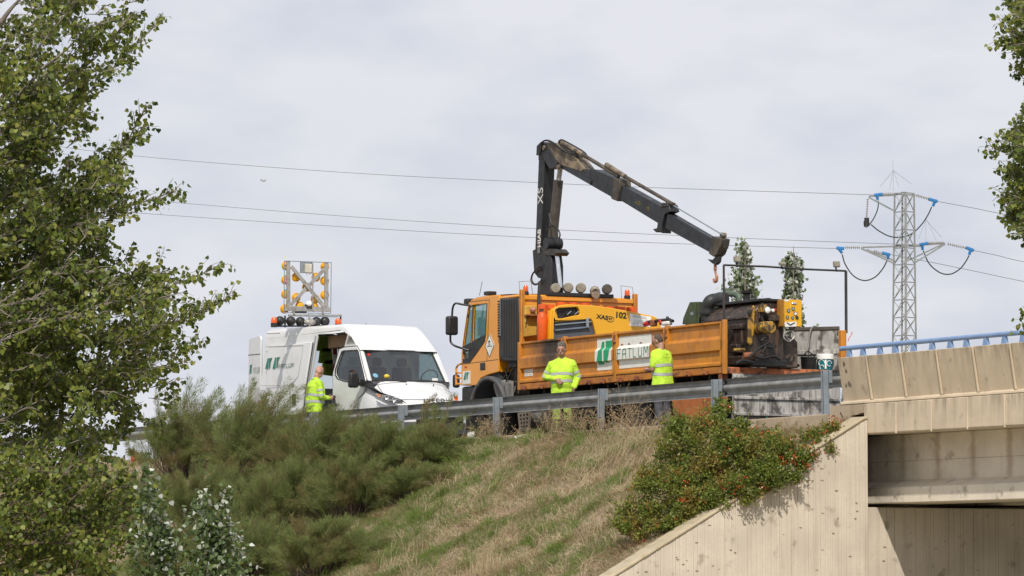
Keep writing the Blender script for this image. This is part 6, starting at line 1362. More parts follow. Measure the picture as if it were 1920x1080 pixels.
def grow(spec, dist, spread, tw=26, lv=11, lsize=(.045, .062), rad=.022, twl=(.22, .5), t0=.28, droop=.0):
    """branches given by the places they pass; returns wood MB, leaf bases, leaf directions"""
    wood = MB(); P, D = [], []
    for sp in spec:
        dd0 = random.uniform(-spread, spread); dd1 = dd0 + random.uniform(-.6, .6); m = len(sp)
        pts = spline([far(x, y, dist, dd0+(dd1-dd0)*i/max(1, m-1)) for i, (x, y) in enumerate(sp)], 7)
        n = len(pts); rd_ = rad if abs(sp[-1][0]-sp[0][0])+abs(sp[-1][1]-sp[0][1]) > 90 else .004; wood.tube(pts, [max(.003, rd_*(1-i/(n-1))**.8*min(1, (i+.15)/4)+.003) for i in range(n)], 5, False)
        tot = sum((pts[i+1]-pts[i]).length for i in range(n-1)); k = int(tw*tot)
        for j in range(k):
            t = t0+(1-t0)*(j+random.random())/k; f = t*(n-1); i = min(int(f), n-2); q = pts[i].lerp(pts[i+1], f-i); bd = (pts[i+1]-pts[i]).normalized()
            rv = Vector((random.gauss(0, 1), random.gauss(0, 1), random.gauss(0, 1))).normalized(); d = (bd*.8 + (rv-bd*rv.dot(bd))*.75 + UP*.12).normalized(); L_ = random.uniform(*twl)*(1.15-.55*t)
            e = q + d*L_ + UP*(-droop*L_); mid = q+d*L_*.5+UP*.03; wood.tube([q, mid, e], [.006, .004, .002], 3, False)
            nl = max(3, int(lv*L_/.35))
            for s in range(nl):
                u = (s+random.random())/nl; b = q.lerp(e, .15+.85*u)
                pd = Vector((random.gauss(0, 1), random.gauss(0, 1), random.gauss(-.25, .8))).normalized(); P.append(b+pd*.028); D.append(pd*.7+Vector((0, 0, -.35)))
    return wood, np.array([tuple(p) for p in P]), np.array([tuple(p) for p in D])
def plant_tree(name, label, cat, group, root, spec, dist, spread, mats, nparts=0, lsize=(.045, .062), bark=None, **kw):
    t = thing(name, label, cat, root, group)
    bark = bark or BARK; wood, P, D = grow(spec, dist, spread, lsize=lsize, **kw)
    wood.build('branches', bark, t, smooth=60, kind='stuff')
    V = leaf_faces(P, D, RNG.uniform(lsize[0], lsize[1], len(P)), POPLAR); idx = RNG.permutation(len(P))
    pick = RNG.random(len(P)) < .52
    for m_, sel in ((mats[0], ~pick), (mats[1], pick)): mass('crown', V[sel], m_, t, 'stuff')
    # leaves towards us that can be made out one by one
    if nparts:
        dep = (P - np.array(CAM)) @ np.array(FH); order = np.argsort(dep)[:nparts*6]; RNG.shuffle(order)
        meshes = []
        for q in range(5):
            v = leaf_faces(np.zeros((1, 3)), np.array([[0, 0, -1.]]), np.array([lsize[1]*1.12]), POPLAR, np.array([[0, 1., .0]]), .15+.06*q)[0]
            meshes.append(MB().add([Vector(p) for p in v], [tuple(range(8))]).mesh('leaf', mats[q % 2], 0))
        for i in order[:nparts]:
            inst('leaf', meshes[i % 5], tuple(P[i]), t, (random.uniform(-.9, .9), random.uniform(-.9, .9), random.uniform(0, 6.28)))
    return t
# --- near poplar filling the left side
LT = [[(-90, 420), (60, 230), (170, 110), (292, -4)], [(-60, 330), (90, 130), (235, -25)], [(-70, 240), (40, 80), (150, -50)], [(-60, 120), (20, 20), (70, -60)], [(-40, 420), (109, 205), (205, 120), (272, 50)],
      [(-20, 330), (60, 215), (150, 130), (205, 95)], [(0, 223), (52, 202), (109, 166), (150, 130)], [(-30, 440), (70, 320), (150, 225), (190, 175)], [(30, 440), (120, 350), (205, 270), (266, 178)], [(60, 430), (160, 340), (230, 290), (284, 245)], [(-40, 470), (90, 370), (205, 305)],
      [(-40, 480), (80, 420), (205, 345)], [(0, 450), (150, 405), (260, 380), (346, 356)], [(20, 470), (170, 430), (284, 402)], [(-20, 520), (90, 480), (190, 450)], [(0, 560), (120, 510), (240, 468)], [(-20, 640), (160, 600), (310, 565), (444, 517)], [(20, 650), (190, 610), (330, 585), (428, 545)],
      [(0, 680), (180, 640), (300, 615), (393, 588)], [(30, 600), (140, 560), (250, 530), (300, 520)], [(0, 720), (160, 690), (352, 645)], [(20, 730), (180, 710), (340, 690)], [(0, 760), (150, 740), (300, 712)], [(-20, 790), (120, 775), (240, 765)], [(-20, 840), (100, 815), (212, 812)], [(-20, 880), (90, 850), (185, 848)],
      [(-40, 300), (40, 260), (110, 240)], [(-40, 560), (60, 540), (140, 560)], [(-40, 620), (70, 590), (150, 590)], [(-60, 700), (60, 660), (130, 640)], [(-50, 760), (60, 720), (140, 690)], [(-50, 820), (60, 770), (150, 730)], [(-50, 500), (60, 440), (130, 420)], [(-50, 420), (30, 380), (100, 360)], [(-40, 850), (60, 810), (130, 790)],
      [(-40, 380), (40, 310), (90, 300)], [(-30, 540), (100, 490), (190, 500)], [(-30, 620), (110, 540), (215, 530)], [(-20, 680), (140, 620), (230, 620)], [(-20, 700), (120, 660), (260, 640)], [(-20, 750), (120, 690), (240, 690)]]
LT = [[(x-(14 if x > 150 else 8)*(k == len(b)-1)-5*(k == len(b)-2), y) for k, (x, y) in enumerate(b)] for b in LT]
LT = [([(-118, b[0][1]+.45*(b[0][0]+118)+20)] if b[0][0] > -100 else []) + b for b in LT]
fill = [[(-70, y+random.uniform(20, 60)), (10+random.uniform(-20, 20), y+random.uniform(0, 25)), (random.uniform(70, 165), y+random.uniform(-30, 10))] for y in range(300, 880, 26)]
BY = [-40, 0, 60, 100, 150, 200, 250, 300, 350, 400, 450, 520, 570, 620, 680, 730, 780, 830, 880]; BX = [270, 262, 235, 205, 192, 180, 190, 190, 250, 235, 190, 290, 370, 360, 330, 290, 265, 235, 190]
def crown_fill(n, by, bx, y0, y1, gap=()):
    out = []
    while len(out) < n:
        y = random.uniform(y0, y1); x = random.uniform(-40, 340); xm = float(np.interp(y, by, bx))-22
        if x > xm or any((x-a)**2/(r*r)+(y-b)**2/(q*q) < 1 for a, b, r, q in gap) and random.random() < .85: continue
        if x > xm-60 and random.random() < .45: continue
        a = random.uniform(-.2, 1.1); L_ = random.uniform(25, 60); out.append([(x, y), (x+L_*.5*math.cos(a), y-L_*.5*math.sin(a)), (x+L_*math.cos(a)*.9, y-L_*math.sin(a)+3)])
    return out
GAP = ((150, 190, 40, 34), (120, 290, 26, 34), (190, 300, 22, 26), (165, 430, 34, 24), (215, 520, 26, 16), (65, 150, 26, 16), (100, 60, 28, 16), (190, 690, 24, 12), (140, 100, 24, 14))
fill2 = crown_fill(430, BY, BX, -40, 880, GAP)
root = far(-160, 1400, 45)
back_ = [[(-240-x, y) for x, y in b] for b in LT[::2]] + [[(-240-x, y) for x, y in b] for b in fill2[::4]]
lt = plant_tree('poplar_tree', 'big green poplar tree close to us filling the left edge', 'tree', 'poplar trees', (root.x, root.y, -4.95), LT+fill+fill2+back_, 45, 1.6, (LEAFM, LEAFY), 260, tw=17, lv=11, lsize=(.046, .066), rad=.015, twl=(.18, .40), t0=.2)
tr_ = [Vector((root.x, root.y, -5.0)), far(-150, 900, 45), far(-130, 500, 45), far(-110, 100, 45), far(-95, -300, 45)]
MB().tube(spline(tr_, 5), [.34-.011*i for i in range(21)], 12).build('trunk', BARK, lt, smooth=60)
for pts, r in ((((-140, 560), (-40, 300), (0, 218), (41, 176), (78, 130), (119, 98), (150, 67)), .034), (((-140, 520), (-30, 290), (0, 223), (52, 202), (109, 166), (135, 143)), .032), (((-130, 420), (-30, 90), (0, 45), (22, 15), (45, -8)), .05), (((-130, 380), (-20, 40), (5, 0), (20, -30)), .045)):
    q = spline([far(x, y, 44.2) for x, y in pts], 5); MB().tube(q, [r*(1-.8*i/(len(q)-1)) for i in range(len(q))], 7).build('limb', BARK, lt, smooth=60)
# lower, yellower limbs at the bottom left
LO = [[(-40, 930), (80, 900), (170, 905)], [(-40, 960), (120, 930), (255, 935)], [(-40, 985), (140, 965), (290, 950)], [(-40, 1010), (120, 990), (250, 990)], [(-40, 1040), (100, 1020), (225, 1030)], [(-40, 1075), (90, 1050), (205, 1065)], [(-40, 1100), (60, 1075), (150, 1090)], [(-40, 900), (40, 880), (110, 890)], [(-40, 1000), (50, 960), (120, 945)], [(-40, 1060), (60, 1010), (150, 1000)]]
r2_ = far(-60, 1400, 42)
plant_tree('poplar_sapling', 'low yellow-green poplar boughs reaching in at the bottom left corner', 'tree', 'poplar trees', (r2_.x, r2_.y, -4.95), LO + [[(-60, y), (20, y-12), (random.uniform(60, 130), y-20)] for y in range(900, 1110, 24)] + crown_fill(75, [870, 900, 950, 1000, 1050, 1110], [120, 200, 290, 270, 250, 200], 885, 1105), 43, 1.2, (LEAFY, LEAFM), 60, tw=22, lv=11, lsize=(.042, .064), rad=.006, t0=.1, bark=TWIG)
# --- poplar at the right edge
RTB = [[(2030, 90), (1950, 30), (1892, -12)], [(2030, 120), (1960, 70), (1900, 30)], [(2030, 160), (1970, 120), (1916, 85)], [(2030, 190), (1980, 160), (1925, 120)], [(2030, 380), (1960, 270), (1915, 215)], [(2030, 390), (1960, 310), (1910, 270), (1872, 270)], [(2030, 410), (1950, 360), (1884, 318)], [(2030, 430), (1960, 385), (1900, 362)], [(2030, 445), (1965, 420), (1910, 395)], [(2030, 350), (1970, 300), (1908, 290)], [(2030, 360), (1970, 330), (1900, 335)], [(2040, 660), (1980, 625), (1914, 592)], [(2040, 680), (1980, 640), (1922, 606)]]
RTB += [[(x_+50, y_+random.uniform(10, 30)), (x_+25, y_+8), (x_, y_)] for x_, y_ in [(random.uniform(1888+max(0, y0-60)*.25, 1935), y0) for y0 in np.linspace(-10, 125, 16)] + [(random.uniform(1878+abs(y0-320)*.18, 1935), y0) for y0 in np.linspace(215, 440, 26)]]
TX = lambda y: 2012 + (y-300)*.02
RTB = [[(TX(b[0][1]+45), b[0][1]+45)] + [q for q in b if q[0] < TX(q[1])-4] for b in RTB]
RTB += [[(2*2012-x_, y_) for x_, y_ in b] for b in RTB[:13] + RTB[13::2]]          # the side of the crown beyond the frame
RTB += [[(TX(y_+30), y_+30), (TX(y_)+dx*.5, y_+8), (TX(y_)+dx, y_-10)] for y_ in range(-150, 700, 40) for dx in (random.uniform(-75, -45), random.uniform(40, 80))]
r3_ = far(TX(1300), 1300, 52)
rt = plant_tree('poplar_tree', 'green poplar reaching in from the right edge above the bridge railing', 'tree', 'poplar trees', (r3_.x, r3_.y, -4.95), RTB, 52, .8, (LEAFM, LEAFY), 60, tw=17, lv=9, lsize=(.05, .07), rad=.018, twl=(.18, .42))
MB().tube(spline([Vector((r3_.x, r3_.y, -5)), far(TX(700), 700, 52), far(TX(300), 300, 52), far(TX(-250), -250, 52)], 5), [.20-.012*i for i in range(16)], 10).build('trunk', BARK, rt, smooth=60)
# --- two slender silver poplars far behind the lorry
def spire(px, ytop, ybot, hw, label, n):
    D_ = 125; base = far(px, 1000, D_); t = thing('silver_poplar', label, 'tree', (base.x, base.y, -4.95), 'slender silver poplars behind the lorry')
    topz = far(px, ytop, D_); sc = D_/FPX
    MB().tube([Vector((base.x, base.y, -5)), Vector((base.x, base.y, 0)), topz], [.14, .05, .01], 8).build('trunk', BARK, t)
    P, D = [], []; wood = MB()
    H_ = (ybot-ytop)*sc
    for k in range(140):
        u = random.random()**.75; z = topz.z - u*H_; a = random.uniform(0, 6.28); w = hw*sc*(.34+.85*u)*random.uniform(.35, 1.15)*(.95+.45*math.sin(z*2.1+px+1.3*math.cos(a)))
        b = Vector((base.x, base.y, z-.35*w)); e = Vector((base.x+w*math.cos(a), base.y+w*math.sin(a), z+.35*w)); wood.tube([b, e], [.018, .006], 3, False)
        for s in range(int(n/140)):
            f = random.uniform(.25, 1.05); c = b.lerp(e, f)+Vector((random.gauss(0, .07), random.gauss(0, .07), random.gauss(0, .09))); P.append(tuple(c)); D.append((random.gauss(0, 1), random.gauss(0, 1), random.gauss(0, 1)))
    wood.build('branches', BARK, t, kind='stuff'); P = np.array(P); D = np.array(D)
    mass('crown', leaf_faces(P, D, RNG.uniform(.08, .14, len(P)), POPLAR), WHITEL, t, 'stuff')
spire(1397, 452, 660, 36, 'slender silver-leaved poplar behind the lamp frame, left one of two', 4200)
spire(1488, 462, 660, 32, 'slender silver-leaved poplar behind the yellow control box, right one of two', 3600)
# --- young white poplars at the bottom
def sapling(stems, label, n, dist=41.5):
    b0 = far(stems[0][0][0], 1300, dist); t = thing('white_poplar_sapling', label, 'sapling', (b0.x, b0.y, -4.95), 'young white poplars in front of the bushes')
    meshes = []
    for q, m_ in enumerate((WHITEL, WHITEL, LEAFM, WHITEL, LEAFM)):
        v = leaf_faces(np.zeros((1, 3)), np.array([[0, 0, 1.]]), np.array([1.0]), POPLAR, np.array([[0, 1., 0]]), .12+.08*q)[0]; meshes.append(MB().add([Vector(p) for p in v], [tuple(range(8))]).mesh('leaf', (WHITEL, SILV, LEAFM, SILV, SAPG)[q], 0))
    GP, GD = [], []
    for st in stems:
        pts = spline([far(x, y, dist, random.uniform(-.1, .1)) for x, y in st], 6); m = len(pts); MB().tube(pts, [.012*(1-.8*i/(m-1)) for i in range(m)], 5).build('stem', BARK, t)
        for k in range(n):
            u = random.random(); f = u*(m-1); i = min(int(f), m-2); c = pts[i].lerp(pts[i+1], f-i); w = .035+.10*(1-u)
            c = c + Vector((random.gauss(0, w), random.gauss(0, w), random.gauss(0, .05))); s = random.uniform(.036, .066)
            up_ = u > .55; q = random.choice((1, 3, 1, 0)) if random.random() < (.6 if up_ else .22) else random.choice((2, 4))
            for _ in range(6): GP.append(tuple(c+Vector((random.gauss(0, w*.7), random.gauss(0, w*.7), random.gauss(0, .08))))); GD.append((random.gauss(0, 1), random.gauss(0, 1), random.gauss(-.2, .8)))
            inst('leaf', meshes[q], c, t, (random.gauss(0, .8), random.gauss(0, .8), random.uniform(0, 6.28)), (s, s, s))
    k_ = RNG.random(len(GP)) < .74; GP, GD = np.array(GP), np.array(GD)
    for m_, sel in ((SAPG, k_), (WHITEL, ~k_)): mass('foliage', leaf_faces(GP[sel], GD[sel], RNG.uniform(.035, .06, sel.sum()), POPLAR), m_, t, 'stuff')
SILV = leafmat('silver_underside', [(.46, .50, .38), (.58, .61, .50)], .3, .7, .2); SAPG = leafmat('sapling_green', [(.09, .14, .05), (.15, .20, .08)], .4, .5, .3)
sapling([[(292, 1120), (284, 1000), (277, 888)], [(315, 1120), (305, 1040), (298, 975)]], 'young silvery poplar sapling beside the big tree, left one of two', 105)
sapling([[(395, 1120), (385, 1020), (374, 922)], [(438, 1120), (430, 1030), (422, 938)], [(415, 1120), (408, 1050), (400, 985)]], 'young silvery poplar sapling with three stems before the feathery bushes, right of the two', 90)

# --- feathery tamarisk bushes on the bank
def onbank(px, py):
    d = ray(px, py); k = .2248; return CAM + d*((k - (CAM.z-.54*CAM.y))/(d.z-.54*d.y))
TAM = leafmat('tamarisk_spray', [(.135, .18, .056), (.185, .23, .078), (.235, .27, .10), (.29, .31, .13)], .5, .8, .08, patch=[(.20, .15, .07), (.25, .19, .09), (.21, .20, .085)], pscale=1.7, plo=.50, phi=.66)
def tamarisk(px, py, w, h, label, npl, nsp=150, sparse=1.0, sprigs=()):
    b = onbank(px, py); t = thing('tamarisk_bush', label, 'bush', (b.x, b.y, bank(b.x, b.y)-.05), 'feathery bushes on the bank'); wood = MB(); B, T_, Wd = [], [], []
    def plume(p0, e, dens=1.0, sl=1.0):
        e = e + RT*random.gauss(.22, .22)*h*.8; m = (p0+e)/2 + Vector((random.gauss(0, .14), random.gauss(0, .14), h*random.uniform(.08, .30))) - RT*.05*h; pts = [p0*(1-u)**2+m*2*u*(1-u)+e*u*u for u in np.linspace(0, 1, 9)]
        wood.tube(pts[:8], [.010, .009, .008, .006, .005, .004, .003, .002], 3, False); pn = np.array([tuple(p) for p in pts])
        n = int(nsp*dens); u = .30+.70*RNG.random(n)**.8; f = u*8; i = np.minimum(f.astype(int), 7); q = pn[i]+(pn[i+1]-pn[i])*(f-i)[:, None]; d = unit(pn[i+1]-pn[i]); r = RNG.normal(size=(n, 3)); r -= d*(r*d).sum(1, keepdims=True); r = unit(r)
        dr = unit(d*.75 + r*RNG.uniform(.15, .9, (n, 1)) + np.array([0, 0, .12])); ln = RNG.uniform(.07, .22, n)*(1.15-.55*u)*sl
        off = r*RNG.uniform(0, .05, (n, 1)); q = q+off; e_ = q+dr*ln[:, None]; s = unit(np.cross(dr, RNG.normal(size=(n, 3))))*RNG.uniform(.0022, .0042, (n, 1))
        md = q+dr*(ln*.5)[:, None]; B.append(np.stack([q, md+s, e_, md-s], 1))
    for k in range(npl):
        a = random.uniform(0, 6.28); rr = random.random()**.6; el = random.random()
        e = b + Vector((w*.5*rr*math.cos(a)*(1.15-.35*el), w*.5*rr*math.sin(a)*(1.15-.35*el), h*(.22+.78*el)*(1-.35*rr*rr)))
        e.z = max(e.z, bank(e.x, e.y)+.12)
        p0 = b.lerp(Vector((e.x, e.y, b.z)), .55*random.random()); p0.z = bank(p0.x, p0.y); plume(p0, e, sparse)
    for (u, v, yy) in sprigs:
        e = at(u, v, 1, yy); p0 = Vector((e.x+random.uniform(-.1, .1), yy-.1, e.z-.75)); plume(p0, e, .9, .75)
    wood.build('stems', TWIG, t, kind='stuff'); mass('foliage', np.concatenate(B), TAM, t, 'stuff')
tl_ = [(335, 900, 2.5, 2.3, 'behind the big tree, tallest of them, leaning over the guardrail', 170, 1.0, ()),
       (460, 900, 2.5, 2.15, 'in front of the van rear with wispy tips', 175, 1.0, ((512, 722, -.6), (518, 730, -.5), (505, 738, -.6), (522, 740, -.5))),
       (595, 905, 2.5, 1.6, 'below the bald worker', 180, 1.0, ((548, 765, -.4), (562, 772, -.4), (575, 778, -.4), (535, 758, -.5), (650, 778, -.4), (628, 762, -.4), (588, 782, -.4))),
       (715, 895, 2.4, 1.22, 'below the van windscreen around a guardrail post', 170, 1.0, ((790, 755, -.4), (800, 742, -.45), (812, 768, -.4), (826, 758, -.4), (838, 742, -.5), (836, 762, -.4), (690, 788, -.4), (778, 770, -.4), (800, 775, -.4), (820, 785, -.4), (765, 785, -.4))),
       (800, 875, 1.5, .88, 'small one furthest right, below the lorry cab', 110, 1.0, ((845, 778, -.4), (822, 780, -.4), (850, 800, -.4))),
       (250, 985, 2.2, 1.35, 'low one beside the left sapling', 130, 1.0, ()), (390, 1000, 2.6, 1.6, 'behind the right sapling', 180, 1.0, ()), (530, 995, 2.6, 1.5, 'in the middle of the thicket', 180, 1.0, ()), (660, 965, 2.2, 1.2, 'at the right side of the thicket beside the grass', 160, 1.0, ()),
       (460, 1090, 2.6, 1.3, 'at the bottom edge right of the saplings', 170, 1.0, ()), (600, 1080, 2.3, 1.15, 'at the bottom edge beside the green grass', 160, 1.0, ()), (320, 1100, 2.4, 1.25, 'at the bottom edge behind the saplings', 150, 1.0, ()), (770, 930, 1.5, .7, 'low one trailing onto the grass slope', 95, 1.0, ()), (150, 1040, 2.4, 1.3, 'at the bottom edge under the poplar boughs', 130, 1.0, ())]
for px_, py_, w_, h_, lb, npl, sp_, sg in tl_: tamarisk(px_, py_, w_, h_, 'feathery green-brown bush ' + lb, npl, 300, sp_, sg)

# --- red-berried bush spilling over the wing wall
PYL = leafmat('firethorn_leaf', [(.07, .11, .018), (.13, .18, .028), (.20, .25, .04), (.27, .30, .06)], .42, .45, .4, patch=[(.22, .22, .05), (.30, .24, .06), (.34, .20, .05), (.18, .21, .04)], pscale=2.3, plo=.50, phi=.64)
BER = leafmat('red_berry', [(.42, .05, .015), (.36, .10, .02), (.5, .035, .02), (.28, .09, .03)], .1, .4, .4)
fb_ = thing('firethorn_bush', 'wide green bush dotted with red berries spilling over the wing wall', 'bush', tuple(at(1330, 860, 0, 4.6)))
CL = [(1330, 800, 44, 4.4), (1290, 835, 52, 4.4), (1250, 878, 48, 4.4), (1355, 845, 62, 4.8), (1420, 850, 58, 5.2), (1478, 858, 36, 5.5), (1528, 822, 34, 5.4), (1556, 806, 20, 5.4), (1300, 905, 52, 4.9), (1378, 895, 50, 5.4), (1440, 885, 40, 5.7), (1228, 935, 44, 4.8), (1188, 962, 34, 4.6), (1250, 968, 40, 5.0), (1300, 945, 40, 5.2), (1352, 775, 26, 4.2), (1210, 985, 28, 5.0), (1482, 890, 22, 5.8), (1340, 930, 30, 5.5), (1270, 800, 34, 3.9), (1392, 812, 30, 4.7), (1225, 905, 32, 4.2), (1350, 762, 16, 4.2), (1510, 868, 22, 5.7), (1400, 925, 22, 5.8), (1170, 985, 22, 4.7), (1545, 835, 20, 5.6), (1445, 838, 26, 5.1), (1415, 880, 40, 5.5), (1320, 870, 44, 4.9), (1270, 905, 40, 4.7), (1500, 848, 26, 5.6), (1462, 842, 24, 5.3), (1425, 905, 26, 5.8), (1390, 835, 36, 4.8)]
LP_, LD_, BP_, wood = [], [], [], MB()
rootp = at(1300, 930, 0, 4.3)
for (u, v, r, x) in CL:
    c = at(u, v, 0, x); R_ = r/96.; n = int(1250*(R_/.4)**1.8)+120; ns = 6+int(R_*10)
    sc_ = unit(RNG.normal(size=(ns, 3)))*R_*np.array([.95, .8, .62])*(.55+.45*RNG.random((ns, 1))); sr = R_*RNG.uniform(.26, .46, ns)
    w_ = RNG.integers(0, ns, n); q = unit(RNG.normal(size=(n, 3)))*(RNG.random((n, 1))**.3)*sr[w_][:, None]*np.array([1.15, 1.0, .8])
    pp = np.array(c)+sc_[w_]+q+RNG.normal(size=(n, 3))*.02
    for k in range(ns): wood.tube([rootp.lerp(c, .35)+Vector((0, 0, -.1)), c, Vector(np.array(c)+sc_[k])], [.014, .008, .003], 4, False)
    for k in range(int(n/34)):      # short twigs with leaves set along them
        i = RNG.integers(n); d0 = unit(q[i]+RNG.normal(size=3)*.12+np.array([0, 0, .1])); ln = RNG.uniform(.10, .24); 
        wood.tube([Vector(pp[i]), Vector(pp[i]+d0*ln)], [.004, .002], 3, False)
        for s in range(9): LP_.append(pp[i]+d0*ln*(s/9)); LD_.append(d0*.5+RNG.normal(size=3)*.6)
    LP_ += list(pp); LD_ += list(q/R_+RNG.normal(size=(n, 3))*.8)
    red = .35 if (1430 < u < 1560 and v < 870) else .10
    amt = 5.0 if (1420 < u < 1560 and v < 880) else (1.0 if u % 3 else .25)
    for k in range(int(n*.0026*amt)+1):
        b0 = pp[RNG.integers(n)]; ax = unit(RNG.normal(size=3)*np.array([1, 1, .5])); nb = int(RNG.integers(9, 30)); b0 = b0+unit(b0-np.array(c))*.05
        for s in range(nb): BP_.append(b0+ax*RNG.normal()*.085+RNG.normal(size=3)*.022)
LP_ = np.array(LP_); LD_ = np.array(LD_)
keep = LP_[:, 2] > np.array([bank(p[0], p[1]) if p[0] < 5.3 else -9 for p in LP_])-.02
mass('foliage', leaf_faces(LP_[keep], LD_[keep], RNG.uniform(.035, .07, keep.sum()), SMALL), PYL, fb_, 'stuff')
BP_ = np.array(BP_); mass('berries', leaf_faces(BP_, RNG.normal(size=BP_.shape), RNG.uniform(.018, .030, len(BP_)), [(0, 0), (.45, .25), (.45, .75), (0, 1), (-.45, .75), (-.45, .25)], fold=.5), BER, fb_, 'stuff')
wood.build('twigs', TWIG, fb_, kind='stuff')

# --- grass on the bank
def wob(x, y, s, p): return np.sin(x*1.3*s+p)*np.cos(y*1.7*s-p*2)+.6*np.sin(x*2.9*s-y*2.3*s+p*3)+.4*np.cos(x*5.1*s+y*4.3*s+p)
def blades(n, x0, x1, y0, y1, ln, wd, lean, cond=None):
    x = RNG.uniform(x0, x1, n); y = RNG.uniform(y0, y1, n)
    if cond is not None: k = cond(x, y); x, y = x[k], y[k]
    n = len(x); z = np.array([bank(a, b) for a, b in zip(x, y)])-.01; P = np.stack([x, y, z], 1)
    L_ = RNG.uniform(ln[0], ln[1], n)*(1+.35*np.clip(wob(x, y, 1.2, 2.), -1, 1.5)); a = wob(x, y, .8, 1.)*.5+RNG.uniform(-3.14, 3.14, n); le = np.abs(RNG.normal(lean, .35, n))
    D = np.stack([np.cos(a)*le, np.sin(a)*le-.25*le, np.ones(n)], 1); D = unit(D); s = unit(np.cross(D, RNG.normal(size=(n, 3))))*(RNG.uniform(wd[0], wd[1], n)/2)[:, None]
    m = P+D*(L_*.55)[:, None]; tip = P+D*L_[:, None]+np.stack([np.cos(a)*.25*L_*le, np.sin(a)*.25*L_*le, -.28*L_*le], 1)
    return np.concatenate([np.stack([P-s, P+s, m+s*.8, m-s*.8], 1), np.stack([m-s*.8, m+s*.8, tip+s*.1, tip-s*.1], 1)])
DRYG = leafmat('dry_grass_blade', [(.34, .26, .155), (.45, .35, .22), (.27, .21, .12), (.52, .42, .28), (.24, .24, .10)], .3, .8, .15, patch=[(.27, .175, .115), (.36, .24, .16), (.22, .17, .10)], pscale=1.9)
GRNG = leafmat('green_grass_blade', [(.09, .15, .03), (.13, .20, .04), (.18, .235, .06), (.22, .24, .09)], .35, .6, .25, patch=[(.21, .20, .09), (.16, .18, .06)], pscale=1.6)
isgreen = lambda x, y: (wob(x, y, .9, .7)*.8+.4*np.clip((-x-2)/3, 0, 1)+.55*np.clip((-x-1)/5, -.8, 1.2)+.45*np.clip((-y-2.5)/2, -1, 1)) 
dry = blades(115000, -15, 5.32, -6.3, -.22, (.05, .15), (.005, .009), .8, lambda x, y: RNG.random(len(x)) < np.where(isgreen(x, y) > .45, .35, 1.))
dry2 = blades(20000, -60, -15, -6.3, -.22, (.12, .30), (.012, .02), .8)
props(mass('dry_grass', np.concatenate([dry, dry2]), DRYG, None, 'stuff'), 'dry straw-coloured grass matted over the bank', 'grass')
grn = blades(150000, -15, 5.2, -6.3, -.3, (.06, .17), (.005, .009), .6, lambda x, y: RNG.random(len(x)) < np.clip(isgreen(x, y)*1.0+.28, .22, 1.))
props(mass('green_grass', grn, GRNG, None, 'stuff'), 'green grass in patches on the bank', 'grass')
def tufts(n, per, ln, wd, spread, fan, cond):
    cx = RNG.uniform(-14, 5.1, n); cy = RNG.uniform(-6.2, -.35, n); k = cond(cx, cy); cx, cy = cx[k], cy[k]; n = len(cx); sz = RNG.uniform(.6, 1.5, n)
    x = np.repeat(cx, per)+RNG.normal(0, spread, n*per); y = np.minimum(np.repeat(cy, per)+RNG.normal(0, spread, n*per), -.24); x = np.minimum(x, 5.3); s_ = np.repeat(sz, per); z = np.array([bank(a, b) for a, b in zip(x, y)])-.01; P = np.stack([x, y, z], 1); m_ = len(x)
    a = RNG.uniform(-3.14, 3.14, m_); le = np.abs(RNG.normal(0, fan, m_)); hd = np.repeat(RNG.normal(0, .35, (n, 2)), per, 0); L_ = RNG.uniform(ln[0], ln[1], m_)*s_
    D = unit(np.stack([np.cos(a)*le+hd[:, 0], np.sin(a)*le+hd[:, 1]-.15, np.ones(m_)], 1)); s = unit(np.cross(D, RNG.normal(size=(m_, 3))))*(RNG.uniform(wd[0], wd[1], m_)/2)[:, None]; m = P+D*(L_*.55)[:, None]; tip = P+D*L_[:, None]+np.stack([D[:, 0]*.35*L_, D[:, 1]*.35*L_, -.22*L_], 1)
    return np.concatenate([np.stack([P-s, P+s, m+s*.8, m-s*.8], 1), np.stack([m-s*.8, m+s*.8, tip+s*.1, tip-s*.1], 1)])
props(mass('grass_tufts', tufts(620, 34, (.12, .30), (.005, .009), .055, .45, lambda x, y: RNG.random(len(x)) < np.clip(.35+isgreen(x, y)*.7, .08, 1)), leafmat('fresh_tuft', [(.10, .17, .03), (.15, .235, .04), (.20, .28, .06)], .4, .6, .25), None, 'stuff'), 'fresh green grass tufts standing up on the bank', 'grass')
props(mass('straw_tufts', tufts(520, 30, (.12, .32), (.004, .008), .07, .8, lambda x, y: RNG.random(len(x)) < np.clip(.75-isgreen(x, y)*.5, .1, 1)), leafmat('straw_tuft', [(.50, .40, .26), (.58, .48, .33), (.40, .30, .18)], .25, .8, .15), None, 'stuff'), 'tangled pale straw tufts on the bank', 'grass')
props(mass('brown_thatch', tufts(420, 46, (.08, .22), (.004, .008), .13, 1.6, lambda x, y: RNG.random(len(x)) < np.clip(.6-isgreen(x, y)*.5, .1, 1)), leafmat('brown_thatch_stalk', [(.24, .145, .095), (.32, .20, .13), (.20, .13, .085)], .2, .8, .1), None, 'stuff'), 'brown dead thatch lying in patches on the bank', 'grass')
